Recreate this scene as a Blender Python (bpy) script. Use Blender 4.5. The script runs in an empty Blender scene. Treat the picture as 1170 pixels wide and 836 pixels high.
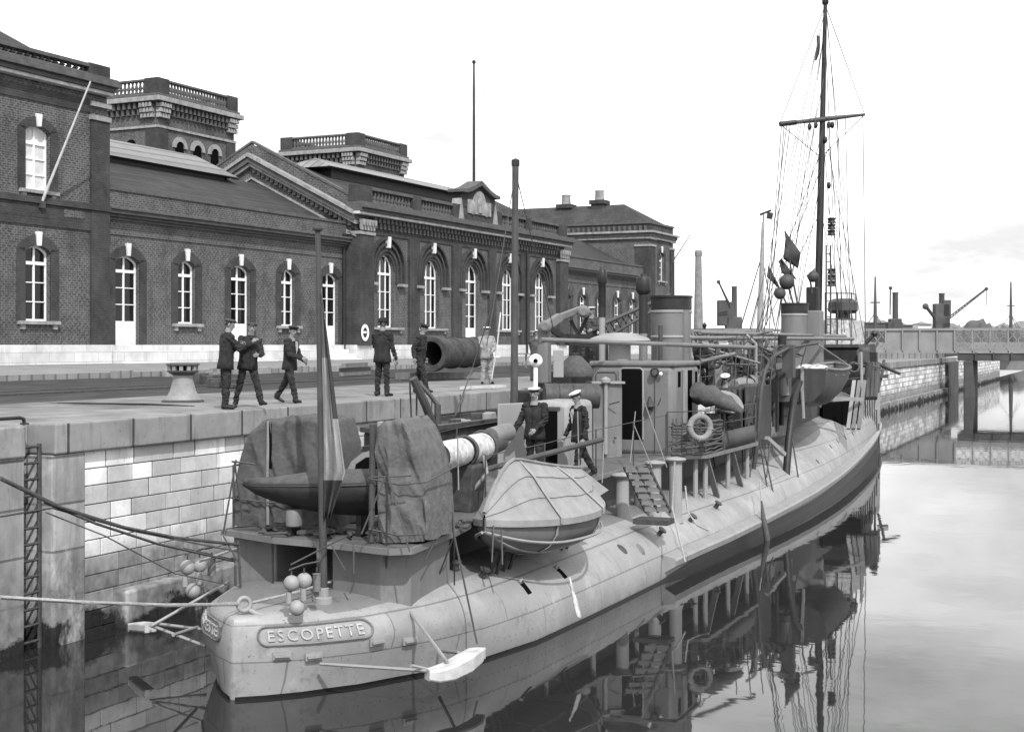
# Old destroyer moored stern-to-camera along a stone dock, brick harbour station behind it.
# World: +Y runs along the quay away from the camera, +X is out over the basin, z = 0 is the water.
import bpy, bmesh, math, random
from mathutils import Vector, Matrix, Euler
random.seed(7)
R = math.radians
SC = bpy.context.scene
COL = SC.collection
# ------------------------------------------------------------------ camera, world, sun, exposure
F, CX, HY, CAMZ = 1600.0, 585.0, 394.0, 4.6          # surveyed focal length (px), centre, horizon row, eye height
TH = math.atan((1280.0-CX)/F)
cam_d = bpy.data.cameras.new('camera'); cam = bpy.data.objects.new('camera', cam_d); COL.objects.link(cam)
cam.location = (0, 0, CAMZ); cam.rotation_euler = (math.pi/2, 0, TH)
cam_d.sensor_fit = 'HORIZONTAL'; cam_d.sensor_width = 36; cam_d.lens = 36*F/1170
cam_d.shift_y = -(418.0-HY)/1170
cam_d.clip_start = 0.1; cam_d.clip_end = 6000
SC.camera = cam
SUN_EL, SUN_AZ = R(46), R(140)                        # azimuth clockwise from +Y
W = bpy.data.worlds.new('World'); SC.world = W; W.use_nodes = True
nt = W.node_tree; nt.nodes.clear()
wo = nt.nodes.new('ShaderNodeOutputWorld'); bg = nt.nodes.new('ShaderNodeBackground')
sky = nt.nodes.new('ShaderNodeTexSky'); sky.sky_type = 'NISHITA'; sky.sun_disc = False
sky.sun_elevation = SUN_EL; sky.sun_rotation = SUN_AZ; sky.air_density = 1.0; sky.dust_density = 1.5
sep = nt.nodes.new('ShaderNodeSeparateColor'); comb = nt.nodes.new('ShaderNodeCombineColor')
# blue-sensitive plate: the sky counts by its blue light, so the picture has no colour
tc = nt.nodes.new('ShaderNodeTexCoord'); mp = nt.nodes.new('ShaderNodeMapping'); mp.inputs['Scale'].default_value = (1.2, 1.2, 4.0)
cn = nt.nodes.new('ShaderNodeTexNoise'); cn.inputs['Scale'].default_value = 2.2; cn.inputs['Detail'].default_value = 7; cn.inputs['Roughness'].default_value = .6
cr = nt.nodes.new('ShaderNodeMapRange'); cr.inputs['From Min'].default_value = .36; cr.inputs['From Max'].default_value = .62
cr.inputs['To Min'].default_value = .56; cr.inputs['To Max'].default_value = 1.3
mu = nt.nodes.new('ShaderNodeMath'); mu.operation = 'MULTIPLY'
L = nt.links.new
L(tc.outputs['Generated'], mp.inputs['Vector']); L(mp.outputs['Vector'], cn.inputs['Vector']); L(cn.outputs['Fac'], cr.inputs['Value'])
veil = nt.nodes.new('ShaderNodeMath'); veil.operation = 'MULTIPLY_ADD'; veil.inputs[1].default_value = .8; veil.inputs[2].default_value = 9.2   # bright thin cloud over the whole sky
L(sky.outputs['Color'], sep.inputs['Color']); L(sep.outputs['Blue'], veil.inputs[0]); L(veil.outputs[0], mu.inputs[0]); L(cr.outputs['Result'], mu.inputs[1])
for k in ('Red', 'Green', 'Blue'): L(mu.outputs[0], comb.inputs[k])
L(comb.outputs['Color'], bg.inputs['Color']); bg.inputs['Strength'].default_value = 0.1
L(bg.outputs['Background'], wo.inputs['Surface'])
sd = bpy.data.lights.new('sun', 'SUN'); sd.energy = 3.2; sd.angle = R(0.6); sd.color = (1, 1, 1)
sun = bpy.data.objects.new('sun', sd); COL.objects.link(sun)
sdir = Vector((math.sin(SUN_AZ)*math.cos(SUN_EL), math.cos(SUN_AZ)*math.cos(SUN_EL), math.sin(SUN_EL)))
sun.rotation_euler = sdir.to_track_quat('Z', 'Y').to_euler(); sun.location = (20, -20, 40)
SC.view_settings.view_transform = 'Standard'; SC.view_settings.look = 'None'
SC.view_settings.exposure = 0.28; SC.view_settings.gamma = 1; SC.view_settings.use_curve_mapping = False
SC.cycles.max_bounces = 6; SC.cycles.diffuse_bounces = 3; SC.cycles.glossy_bounces = 4; SC.cycles.transparent_max_bounces = 8

# ------------------------------------------------------------------ survey helpers (photograph reading -> metres)
_r = Vector((math.cos(TH), math.sin(TH), 0)); _f = Vector((-math.sin(TH), math.cos(TH), 0)); _c = Vector((0, 0, CAMZ))
def _ray(x, y): return _f + _r*((x-CX)/F) + Vector((0, 0, (HY-y)/F))
def onX(x, y, X): d = _ray(x, y); return _c + d*(X/d.x)
def onY(x, y, Y): d = _ray(x, y); return _c + d*(Y/d.y)
def onZ(x, y, Z): d = _ray(x, y); return _c + d*((Z-CAMZ)/d.z)
def onD(x, y, D): return _c + _ray(x, y)*D
def dep(p): return (Vector(p)-_c).dot(_f)
BA = R(1.8)
def bp(s, t, z): return Vector((s*math.sin(BA)+t*math.cos(BA), s*math.cos(BA)-t*math.sin(BA), z))
def bs(x, t): return t/math.tan(-TH+math.atan((x-CX)/F)-BA)
def bz(x, y, t): return CAMZ+(HY-y)*bp(bs(x, t), t, 0).dot(_f)/F

# ------------------------------------------------------------------ object helpers
def tag(o, label=None, cat=None, group=None, kind=None):
    if label: o['label'] = label
    if cat: o['category'] = cat
    if group: o['group'] = group
    if kind: o['kind'] = kind
    return o
def thing(name, label, cat, loc, group=None):
    o = bpy.data.objects.new(name, None); COL.objects.link(o); o.location = loc; o.empty_display_size = .3
    return tag(o, label, cat, group)
def _abs(o):
    v = Vector((0, 0, 0))
    while o: v = v+o.location+o.matrix_parent_inverse.translation; o = o.parent
    return v
class MB:
    """collects shapes into one mesh"""
    def __init__(s): s.v = []; s.f = []; s.m = []; s.mi = 0
    def add(s, vs, fs):
        n = len(s.v); s.v += [tuple(x) for x in vs]
        for f in fs: s.f.append(tuple(i+n for i in f)); s.m.append(s.mi)
        return s
    def box(s, x0, x1, y0, y1, z0, z1, fr=None):
        P = [(x, y, z) for z in (z0, z1) for y in (y0, y1) for x in (x0, x1)]
        if fr: P = [fr(*p) for p in P]
        return s.add(P, [(0, 2, 3, 1), (4, 5, 7, 6), (0, 1, 5, 4), (2, 6, 7, 3), (0, 4, 6, 2), (1, 3, 7, 5)])
    def beam(s, a, b, w, h, up=(0, 0, 1)):
        a = Vector(a); b = Vector(b); d = (b-a).normalized(); u = Vector(up)
        sx = d.cross(u)
        if sx.length < 1e-4: sx = d.cross(Vector((1, 0, 0)))
        sx.normalize(); u = sx.cross(d); P = []
        for q in (a, b):
            for i, j in ((-1, -1), (1, -1), (1, 1), (-1, 1)): P.append(q+sx*(i*w/2)+u*(j*h/2))
        return s.add(P, [(3, 2, 1, 0), (4, 5, 6, 7), (0, 1, 5, 4), (1, 2, 6, 5), (2, 3, 7, 6), (3, 0, 4, 7)])
    def tube(s, pts, r, n=8, cap=True):
        pts = [Vector(p) for p in pts]; N = len(pts)
        rr = r if isinstance(r, (list, tuple)) else [r]*N
        P = []; prev = None
        for i, p in enumerate(pts):
            d = (pts[min(i+1, N-1)]-pts[max(i-1, 0)]).normalized()
            if prev is None:
                u = d.cross(Vector((0, 0, 1)))
                if u.length < 1e-3: u = d.cross(Vector((1, 0, 0)))
            else: u = prev-d*prev.dot(d)
            u.normalize(); prev = u; w = d.cross(u)
            for k in range(n):
                a = 2*math.pi*k/n; P.append(p+(u*math.cos(a)+w*math.sin(a))*rr[i])
        fs = []
        for i in range(N-1):
            for k in range(n):
                k2 = (k+1) % n; fs.append((i*n+k, i*n+k2, (i+1)*n+k2, (i+1)*n+k))
        if cap: fs += [tuple(range(n-1, -1, -1)), tuple((N-1)*n+k for k in range(n))]
        return s.add(P, fs)
    def lathe(s, prof, c, axis=(0, 0, 1), n=20, a0=0, a1=2*math.pi, sx=1, sy=1):
        c = Vector(c); ax = Vector(axis).normalized()
        u = ax.orthogonal().normalized() if abs(ax.z) < .999 else Vector((1, 0, 0)); w = ax.cross(u)
        full = abs(a1-a0-2*math.pi) < 1e-6; K = n if full else n+1; P = []; fs = []
        for r, h in prof:
            for k in range(K):
                a = a0+(a1-a0)*k/n; P.append(c+ax*h+(u*math.cos(a)*sx+w*math.sin(a)*sy)*r)
        for i in range(len(prof)-1):
            for k in range(n):
                k2 = (k+1) % K; fs.append((i*K+k, i*K+k2, (i+1)*K+k2, (i+1)*K+k))
        return s.add(P, fs)
    def cyl(s, a, b, r, n=14, r2=None): return s.tube([a, b], [r, r2 if r2 is not None else r], n)
    def ball(s, c, r, n=14, sc=(1, 1, 1)):
        m = n//2; P = []; c = Vector(c)
        for i in range(m+1):
            t = math.pi*i/m
            for k in range(n):
                a = 2*math.pi*k/n
                P.append(c+Vector((r*sc[0]*math.sin(t)*math.cos(a), r*sc[1]*math.sin(t)*math.sin(a), r*sc[2]*math.cos(t))))
        fs = []
        for i in range(m):
            for k in range(n):
                k2 = (k+1) % n; fs.append((i*n+k, (i+1)*n+k, (i+1)*n+k2, i*n+k2))
        return s.add(P, fs)
    def torus(s, c, R0, r, axis=(0, 0, 1), n=28, m=10):
        c = Vector(c); ax = Vector(axis).normalized(); u = ax.orthogonal().normalized(); w = ax.cross(u); P = []; fs = []
        for i in range(n):
            a = 2*math.pi*i/n; d = u*math.cos(a)+w*math.sin(a)
            for j in range(m):
                b = 2*math.pi*j/m; P.append(c+d*(R0+r*math.cos(b))+ax*(r*math.sin(b)))
        for i in range(n):
            for j in range(m):
                i2 = (i+1) % n; j2 = (j+1) % m; fs.append((i*m+j, i2*m+j, i2*m+j2, i*m+j2))
        return s.add(P, fs)
    def prism(s, poly, f0, f1):
        """poly list of 2d points mapped by f0 / f1 to the two faces"""
        n = len(poly); P = [f0(*p) for p in poly]+[f1(*p) for p in poly]
        return s.add(P, [tuple(range(n-1, -1, -1)), tuple(range(n, 2*n))]+[(i, (i+1) % n, n+(i+1) % n, n+i) for i in range(n)])
    def grid(s, rows, close=False):
        n = len(rows[0]); P = [p for r in rows for p in r]; fs = []
        for i in range(len(rows)-1):
            for k in range(n if close else n-1):
                k2 = (k+1) % n; fs.append((i*n+k, i*n+k2, (i+1)*n+k2, (i+1)*n+k))
        return s.add(P, fs)
    def islands(s):
        par = list(range(len(s.v)))
        def fd(i):
            while par[i] != i: par[i] = par[par[i]]; i = par[i]
            return i
        for f in s.f:
            a = fd(f[0])
            for i in f[1:]: par[fd(i)] = a
        out = {}
        for f, mi in zip(s.f, s.m): out.setdefault(fd(f[0]), []).append((f, mi))
        res = []
        for fs in out.values():
            q = MB(); mp = {}
            for f, mi in fs:
                for i in f:
                    if i not in mp: mp[i] = len(q.v); q.v.append(s.v[i])
                q.f.append(tuple(mp[i] for i in f)); q.m.append(mi)
            res.append(q)
        return res
    def build_each(s, name, mats, parent=None, **k): return [q.build(name, mats, parent, **k) for q in s.islands()]
    def build(s, name, mats, parent=None, smooth=None, bevel=0, sub=0, fix=True, solid=0):
        me = bpy.data.meshes.new(name); me.from_pydata(s.v, [], s.f)
        if not isinstance(mats, (list, tuple)): mats = [mats]
        for m in mats: me.materials.append(m)
        me.polygons.foreach_set('material_index', s.m)
        if fix:
            bm = bmesh.new(); bm.from_mesh(me); bmesh.ops.recalc_face_normals(bm, faces=bm.faces); bm.to_mesh(me); bm.free()
        if smooth is not None:
            me.polygons.foreach_set('use_smooth', [True]*len(me.polygons)); me.set_sharp_from_angle(angle=R(smooth))
        me.update()
        o = bpy.data.objects.new(name, me); COL.objects.link(o)
        if solid: q = o.modifiers.new('s', 'SOLIDIFY'); q.thickness = solid; q.offset = 0
        if bevel: q = o.modifiers.new('b', 'BEVEL'); q.width = bevel; q.segments = 2; q.limit_method = 'ANGLE'
        if sub: q = o.modifiers.new('u', 'SUBSURF'); q.levels = sub; q.render_levels = sub
        if parent: o.parent = parent; o.matrix_parent_inverse = Matrix.Translation(-_abs(parent))
        return o

# ------------------------------------------------------------------ materials (grey: the plate records no colour)
MC = {}
def _coord(nt, mode):
    N = nt.nodes; Lk = nt.links.new
    tcx = N.new('ShaderNodeTexCoord')
    if mode == 'obj': return tcx.outputs['Object']
    sp = N.new('ShaderNodeSeparateXYZ'); Lk(tcx.outputs['Object'], sp.inputs[0])
    ge = N.new('ShaderNodeNewGeometry'); sn = N.new('ShaderNodeSeparateXYZ'); Lk(ge.outputs['True Normal'], sn.inputs[0])
    ab = N.new('ShaderNodeMath'); ab.operation = 'ABSOLUTE'; Lk(sn.outputs['X'], ab.inputs[0])
    gt = N.new('ShaderNodeMath'); gt.operation = 'GREATER_THAN'; gt.inputs[1].default_value = .6; Lk(ab.outputs[0], gt.inputs[0])
    mx = N.new('ShaderNodeMix'); mx.data_type = 'FLOAT'; Lk(gt.outputs[0], mx.inputs['Factor']); Lk(sp.outputs['X'], mx.inputs['A']); Lk(sp.outputs['Y'], mx.inputs['B'])
    cb = N.new('ShaderNodeCombineXYZ'); Lk(mx.outputs['Result'], cb.inputs['X']); Lk(sp.outputs['Z'], cb.inputs['Y'])
    return cb.outputs[0]
def mat(name, v, rough=.75, var=.22, scale=2.0, bump=.15, bscale=30, metal=0, streak=0, spec=.3):
    if name in MC: return MC[name]
    m = bpy.data.materials.new(name); m.use_nodes = True; MC[name] = m
    nt = m.node_tree; N = nt.nodes; Lk = nt.links.new; b = N['Principled BSDF']
    b.inputs['Roughness'].default_value = rough; b.inputs['Metallic'].default_value = metal; b.inputs['Specular IOR Level'].default_value = spec
    tcx = N.new('ShaderNodeTexCoord')
    n1 = N.new('ShaderNodeTexNoise'); n1.inputs['Scale'].default_value = scale; n1.inputs['Detail'].default_value = 8; n1.inputs['Roughness'].default_value = .62
    if streak:
        mpp = N.new('ShaderNodeMapping'); mpp.inputs['Scale'].default_value = streak if isinstance(streak, tuple) else (1, 1, streak); Lk(tcx.outputs['Object'], mpp.inputs[0]); Lk(mpp.outputs[0], n1.inputs['Vector'])
    else: Lk(tcx.outputs['Object'], n1.inputs['Vector'])
    rr = N.new('ShaderNodeMapRange'); rr.inputs['From Min'].default_value = .3; rr.inputs['From Max'].default_value = .7
    rr.inputs['To Min'].default_value = v*(1-var); rr.inputs['To Max'].default_value = v*(1+var); Lk(n1.outputs['Fac'], rr.inputs['Value'])
    cb = N.new('ShaderNodeCombineColor')
    for k in ('Red', 'Green', 'Blue'): Lk(rr.outputs['Result'], cb.inputs[k])
    Lk(cb.outputs[0], b.inputs['Base Color'])
    if bump:
        n2 = N.new('ShaderNodeTexNoise'); n2.inputs['Scale'].default_value = bscale; n2.inputs['Detail'].default_value = 4; Lk(tcx.outputs['Object'], n2.inputs['Vector'])
        bu = N.new('ShaderNodeBump'); bu.inputs['Strength'].default_value = bump; bu.inputs['Distance'].default_value = .02
        Lk(n2.outputs['Fac'], bu.inputs['Height']); Lk(bu.outputs[0], b.inputs['Normal'])
    return m
def g3(v): return (v, v, v, 1)
def brickmat(name, c1, c2, mortar, w, h, ms=.02, diag=0.0, var=.25, tide=False, bump=.3, offset=.5, rough=.85, seam=False):
    if name in MC: return MC[name]
    m = bpy.data.materials.new(name); m.use_nodes = True; MC[name] = m
    nt = m.node_tree; N = nt.nodes; Lk = nt.links.new; b = N['Principled BSDF']; b.inputs['Roughness'].default_value = rough; b.inputs['Specular IOR Level'].default_value = .2
    v = _coord(nt, 'wall')
    br = N.new('ShaderNodeTexBrick'); Lk(v, br.inputs['Vector']); br.offset = offset
    br.inputs['Color1'].default_value = g3(c1); br.inputs['Color2'].default_value = g3(c2); br.inputs['Mortar'].default_value = g3(mortar)
    br.inputs['Scale'].default_value = 1; br.inputs['Mortar Size'].default_value = ms; br.inputs['Brick Width'].default_value = w; br.inputs['Row Height'].default_value = h
    tcx = N.new('ShaderNodeTexCoord')
    n1 = N.new('ShaderNodeTexNoise'); n1.inputs['Scale'].default_value = 1.1; n1.inputs['Detail'].default_value = 9; n1.inputs['Roughness'].default_value = .65; Lk(tcx.outputs['Object'], n1.inputs['Vector'])
    rr = N.new('ShaderNodeMapRange'); rr.inputs['From Min'].default_value = .3; rr.inputs['From Max'].default_value = .7
    rr.inputs['To Min'].default_value = 1-var; rr.inputs['To Max'].default_value = 1+var; Lk(n1.outputs['Fac'], rr.inputs['Value'])
    mxx = N.new('ShaderNodeMix'); mxx.data_type = 'RGBA'; mxx.blend_type = 'MULTIPLY'; mxx.inputs['Factor'].default_value = 1
    Lk(br.outputs['Color'], mxx.inputs[6])
    cb = N.new('ShaderNodeCombineColor')
    for k in ('Red', 'Green', 'Blue'): Lk(rr.outputs['Result'], cb.inputs[k])
    Lk(cb.outputs[0], mxx.inputs[7]); out = mxx.outputs[2]
    if diag:
        # pale headers laid in a diamond diaper
        sp = N.new('ShaderNodeSeparateXYZ'); Lk(v, sp.inputs[0]); res = []
        for sg in (1, -1):
            a = N.new('ShaderNodeMath'); a.operation = 'MULTIPLY_ADD'; a.inputs[1].default_value = sg*1.0; Lk(sp.outputs['X'], a.inputs[0]); Lk(sp.outputs['Y'], a.inputs[2])
            q = N.new('ShaderNodeMath'); q.operation = 'SINE'; q0 = N.new('ShaderNodeMath'); q0.operation = 'MULTIPLY'; q0.inputs[1].default_value = 23.0; Lk(a.outputs[0], q0.inputs[0]); Lk(q0.outputs[0], q.inputs[0])
            g = N.new('ShaderNodeMapRange'); g.inputs['From Min'].default_value = .35; g.inputs['From Max'].default_value = .8; Lk(q.outputs[0], g.inputs['Value']); res.append(g.outputs['Result'])
        mm = N.new('ShaderNodeMath'); mm.operation = 'MAXIMUM'; Lk(res[0], mm.inputs[0]); Lk(res[1], mm.inputs[1])
        nz = N.new('ShaderNodeTexNoise'); nz.inputs['Scale'].default_value = 9; Lk(tcx.outputs['Object'], nz.inputs['Vector'])
        gz = N.new('ShaderNodeMapRange'); gz.inputs['From Min'].default_value = .4; gz.inputs['From Max'].default_value = .6; Lk(nz.outputs['Fac'], gz.inputs['Value'])
        m2 = N.new('ShaderNodeMath'); m2.operation = 'MULTIPLY'; Lk(mm.outputs[0], m2.inputs[0]); Lk(gz.outputs['Result'], m2.inputs[1])
        m3 = N.new('ShaderNodeMath'); m3.operation = 'MULTIPLY'; m3.inputs[1].default_value = .8; Lk(m2.outputs[0], m3.inputs[0])
        mz = N.new('ShaderNodeMix'); mz.data_type = 'RGBA'; Lk(m3.outputs[0], mz.inputs['Factor']); Lk(out, mz.inputs[6]); mz.inputs[7].default_value = g3(diag); out = mz.outputs[2]
    if tide:
        # weed and oil left by the tide: bands with ragged edges low on the wall
        sp = N.new('ShaderNodeSeparateXYZ'); Lk(tcx.outputs['Object'], sp.inputs[0])
        mpp = N.new('ShaderNodeMapping'); mpp.inputs['Scale'].default_value = (1, .6, .8); Lk(tcx.outputs['Object'], mpp.inputs[0])
        nz = N.new('ShaderNodeTexNoise'); nz.inputs['Scale'].default_value = 1.3; nz.inputs['Detail'].default_value = 8; nz.inputs['Roughness'].default_value = .7; Lk(mpp.outputs[0], nz.inputs['Vector'])
        a = N.new('ShaderNodeMath'); a.operation = 'MULTIPLY_ADD'; a.inputs[1].default_value = -1.5; Lk(nz.outputs['Fac'], a.inputs[0]); Lk(sp.outputs['Z'], a.inputs[2])
        for lo, hi, col, amt in ((.2, .75, .17, .85), (-.53, -.40, .012, .96)):
            g = N.new('ShaderNodeMapRange'); g.inputs['From Min'].default_value = hi; g.inputs['From Max'].default_value = lo; g.inputs['To Max'].default_value = amt; Lk(a.outputs[0], g.inputs['Value'])
            mz = N.new('ShaderNodeMix'); mz.data_type = 'RGBA'; Lk(g.outputs['Result'], mz.inputs['Factor']); Lk(out, mz.inputs[6])
            nn = N.new('ShaderNodeTexNoise'); nn.inputs['Scale'].default_value = 5; nn.inputs['Detail'].default_value = 8; Lk(tcx.outputs['Object'], nn.inputs['Vector'])
            g2 = N.new('ShaderNodeMapRange'); g2.inputs['From Min'].default_value = .3; g2.inputs['From Max'].default_value = .7; g2.inputs['To Min'].default_value = col*.5; g2.inputs['To Max'].default_value = col*1.5; Lk(nn.outputs['Fac'], g2.inputs['Value'])
            c2n = N.new('ShaderNodeCombineColor')
            for k in ('Red', 'Green', 'Blue'): Lk(g2.outputs['Result'], c2n.inputs[k])
            Lk(c2n.outputs[0], mz.inputs[7]); out = mz.outputs[2]
    Lk(out, b.inputs['Base Color'])
    if bump:
        bu = N.new('ShaderNodeBump'); bu.inputs['Strength'].default_value = bump; bu.inputs['Distance'].default_value = .02
        iv = N.new('ShaderNodeMath'); iv.operation = 'MULTIPLY_ADD'; iv.inputs[1].default_value = -1; Lk(br.outputs['Fac'], iv.inputs[0]); Lk(n1.outputs['Fac'], iv.inputs[2])
        Lk(iv.outputs[0], bu.inputs['Height']); Lk(bu.outputs[0], b.inputs['Normal'])
    return m
M_BRICK = brickmat('patterned_brick', .062, .040, .135, .24, .085, .016, diag=.15, var=.36)
M_BRICKD = brickmat('dark_brick', .052, .038, .062, .24, .085, .012, var=.36)
M_STONEW = mat('white_limestone', .66, .8, .12, 1.5)
M_PLINTH = brickmat('whitewashed_plinth', .60, .52, .36, 1.3, .36, .012, var=.2, bump=.2)
M_TRIM = mat('pale_stone_trim', .27, .85, .25, 3)
M_CORN = mat('dark_cornice', .085, .85, .3, 3)
M_SLATE = brickmat('roof_slate', .050, .038, .03, .35, .2, .02, var=.2)
M_LANT = brickmat('glazed_lantern', .19, .13, .07, .6, 3.0, .06, var=.2, rough=.4)
M_PAINTW = mat('white_paint', .82, .5, .06, 3, 0)
M_GLASS = mat('dark_window_glass', .010, .10, .5, .5, .5, 1.3, spec=.35)
M_BLACK = mat('black_interior', .006, .95, .1, spec=0)
M_QUAYB = brickmat('dock_stone_blocks', .74, .34, .09, 1.05, .36, .022, var=.18, tide=True, offset=.37, bump=.5)
M_COPE = brickmat('dock_coping', .27, .19, .05, 1.55, 9, .03, var=.22, tide=False, offset=0, bump=.5)
M_PIER = brickmat('dock_dressed_stone', .34, .27, .12, 2.2, .72, .02, var=.35, tide=True, bump=.5)
M_PAVE = brickmat('quay_paving', .21, .16, .08, 1.6, 1.1, .02, var=.4, bump=.5)
M_DIRT = mat('yard_dirt', .034, .95, .75, 2.6, 1.0, 7, streak=(1, .22, 1))
M_FOOT = brickmat('cobbled_apron', .24, .19, .13, .5, 9, .05, var=.2)
def weather(m, layers):
    """stains and soot: (noise scale, stretch, low, high, colour, strength)"""
    nt = m.node_tree; N = nt.nodes; Lk = nt.links.new; b = N['Principled BSDF']; src = b.inputs['Base Color'].links[0].from_socket; tcx = N.new('ShaderNodeTexCoord')
    for scale, sc, lo, hi, col, amt in layers:
        mpp = N.new('ShaderNodeMapping'); mpp.inputs['Scale'].default_value = sc; Lk(tcx.outputs['Object'], mpp.inputs[0])
        nz = N.new('ShaderNodeTexNoise'); nz.inputs['Scale'].default_value = scale; nz.inputs['Detail'].default_value = 9; nz.inputs['Roughness'].default_value = .7; Lk(mpp.outputs[0], nz.inputs['Vector'])
        g = N.new('ShaderNodeMapRange'); g.inputs['From Min'].default_value = lo; g.inputs['From Max'].default_value = hi; g.inputs['To Max'].default_value = amt; Lk(nz.outputs['Fac'], g.inputs['Value'])
        mz = N.new('ShaderNodeMix'); mz.data_type = 'RGBA'; Lk(g.outputs['Result'], mz.inputs['Factor']); Lk(src, mz.inputs[6]); mz.inputs[7].default_value = g3(col); src = mz.outputs[2]
    Lk(src, b.inputs['Base Color']); return m
def hullmat(name, v, dirt):
    """painted plating: lapped plates with rivet rows, speckled scuffs, rust runs"""
    m = brickmat(name, v, v*.93, v*.55, 2.4, .48, .010, var=.16, bump=.10, rough=.5); nt = m.node_tree; N = nt.nodes; Lk = nt.links.new; b = N['Principled BSDF']
    src = b.inputs['Base Color'].links[0].from_socket; tcx = N.new('ShaderNodeTexCoord')
    def layer(src, scale, sc, lo, hi, col, amt, det=9, ro=.7):
        mpp = N.new('ShaderNodeMapping'); mpp.inputs['Scale'].default_value = sc; Lk(tcx.outputs['Object'], mpp.inputs[0])
        nz = N.new('ShaderNodeTexNoise'); nz.inputs['Scale'].default_value = scale; nz.inputs['Detail'].default_value = det; nz.inputs['Roughness'].default_value = ro; Lk(mpp.outputs[0], nz.inputs['Vector'])
        g = N.new('ShaderNodeMapRange'); g.inputs['From Min'].default_value = lo; g.inputs['From Max'].default_value = hi; g.inputs['To Max'].default_value = amt; Lk(nz.outputs['Fac'], g.inputs['Value'])
        mz = N.new('ShaderNodeMix'); mz.data_type = 'RGBA'; Lk(g.outputs['Result'], mz.inputs['Factor']); Lk(src, mz.inputs[6]); mz.inputs[7].default_value = g3(col); return mz.outputs[2]
    src = layer(src, 3.2, (1, 1, 1), .56, .74, v*.42, dirt, 10, .75)        # scuffed patches
    src = layer(src, 22, (1, 1, 1), .62, .72, v*.35, dirt, 3)               # specks
    src = layer(src, 5.0, (1, 1, .16), .60, .78, v*.45, dirt*.8, 6)         # runs down the plating
    src = layer(src, 1.1, (1, 1, 1), .55, .75, min(.7, v*1.55), .55, 8)     # chalky faded paint
    Lk(src, b.inputs['Base Color']); return m
M_HULL = hullmat('hull_grey_paint', .275, .9)
M_HULLD = hullmat('hull_deck_paint', .17, .9)
M_GREY = mat('grey_paint', .15, .5, .14, 2.5, .05, 20, streak=.4)
M_GREYL = mat('light_grey_paint', .25, .5, .12, 2.5, .05, 20, streak=.4)
M_GREYD = mat('dark_grey_paint', .055, .55, .25, 3, .05, 20)
M_DECK = mat('deck_plating', .10, .7, .3, 2.0, .2, 25)
M_BOOT = mat('black_boot_topping', .012, .45, .3, 2)
M_IRON = mat('rusty_iron', .055, .6, .4, 8, .3, 40)
M_STEELD = mat('black_metal', .022, .5, .3, 6, .1, 30)
M_CANV = mat('grey_canvas', .075, .95, .22, 9, .9, 14)
M_CANVL = mat('pale_canvas', .20, .95, .22, 3, .4, 9)
M_CANVW = mat('white_canvas', .42, .9, .5, 7, .6, 14)
M_ROPE = mat('hemp_rope', .30, .9, .25, 20, .5, 60)
M_WIRE = mat('wire_rope', .05, .6, .2, 20, 0)
M_WOOD = mat('weathered_wood', .16, .85, .3, 4, .3, 20, streak=.2)
M_WOODL = mat('pale_wood', .5, .8, .2, 4, .2, 20)
M_CHIM = brickmat('chimney_brick', .24, .2, .15, .6, .25, .03)
M_FAR = mat('distant_dark', .075, .9, .3, .3, 0)
M_FARM = mat('distant_mid', .17, .9, .3, .3, 0)
M_SKIN = mat('skin', .20, .55, .1, 6, 0)
M_CLOTHD = mat('dark_serge', .020, .9, .45, 9, 1, 16)
M_CLOTHM = mat('grey_cloth', .055, .9, .35, 9, 1, 16)
M_CLOTHL = mat('pale_duck_cloth', .24, .9, .25, 9, 1, 16)
M_SHOE = mat('black_leather', .012, .4, .2, 5, 0)
M_HAIR = mat('dark_hair', .015, .6, .2, 40, .2)
M_CANVH = mat('hood_canvas', .105, .95, .25, 8, .9, 14)
M_CANVB = mat('boat_cover_canvas', .24, .9, .16, 3, .3, 12)
M_ROPED = mat('tarred_rope', .075, .9, .3, 20, .5, 60)
M_FLAGD = mat('dark_bunting', .045, .9, .25, 6, .2)
M_FLAGL = mat('pale_bunting', .28, .9, .12, 6, .2)
M_FLAGM = mat('mid_bunting', .14, .9, .2, 6, .2)
M_BUMP = mat('white_bumper_paint', .46, .5, .25, 5, .1)
M_BOATD = mat('boat_dark_paint', .05, .5, .3, 3, .05, streak=.3)
M_BARGE = mat('barge_black_steel', .035, .6, .5, 2.5, .2, 15, streak=.3)
M_CAPST = mat('capstan_iron_paint', .22, .7, .2, 5, .2, 20)
M_PIPE = mat('pipe_rust', .045, .75, .6, 4, .4, 20)
M_FARG = mat('bridge_grey', .23, .7, .2, .5, 0)
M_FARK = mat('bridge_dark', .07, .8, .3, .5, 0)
M_LETTER = mat('letter_paint', .38, .6, .35, 9, .1)
M_STRAP = mat('strap_webbing', .27, .9, .2, 9, .3)
M_TRIML = mat('cornice_stone', .48, .85, .3, 3)
M_BLIND = mat('drawn_blind', .62, .5, .2, 2, 0)
M_FARL = mat('bridge_lattice_grey', .22, .7, .2, .5, 0)
weather(M_BRICK, [(.35, (1, 1, 1), .5, .72, .022, .7), (1.2, (1, 1, .14), .54, .75, .018, .6), (.8, (1, 1, 1), .56, .74, .11, .45)])
weather(M_BRICKD, [(.5, (1, 1, 1), .5, .72, .018, .6), (1.5, (1, 1, .15), .55, .75, .09, .4)])
weather(M_SLATE, [(.5, (1, 1, 1), .5, .7, .08, .5), (3, (1, 1, .2), .56, .72, .02, .5)])
weather(M_COPE, [(2.2, (1, 1, .16), .52, .70, .06, .75), (9, (1, 1, 1), .60, .70, .06, .6), (1, (1, 1, 1), .55, .72, .42, .5)])
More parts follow.
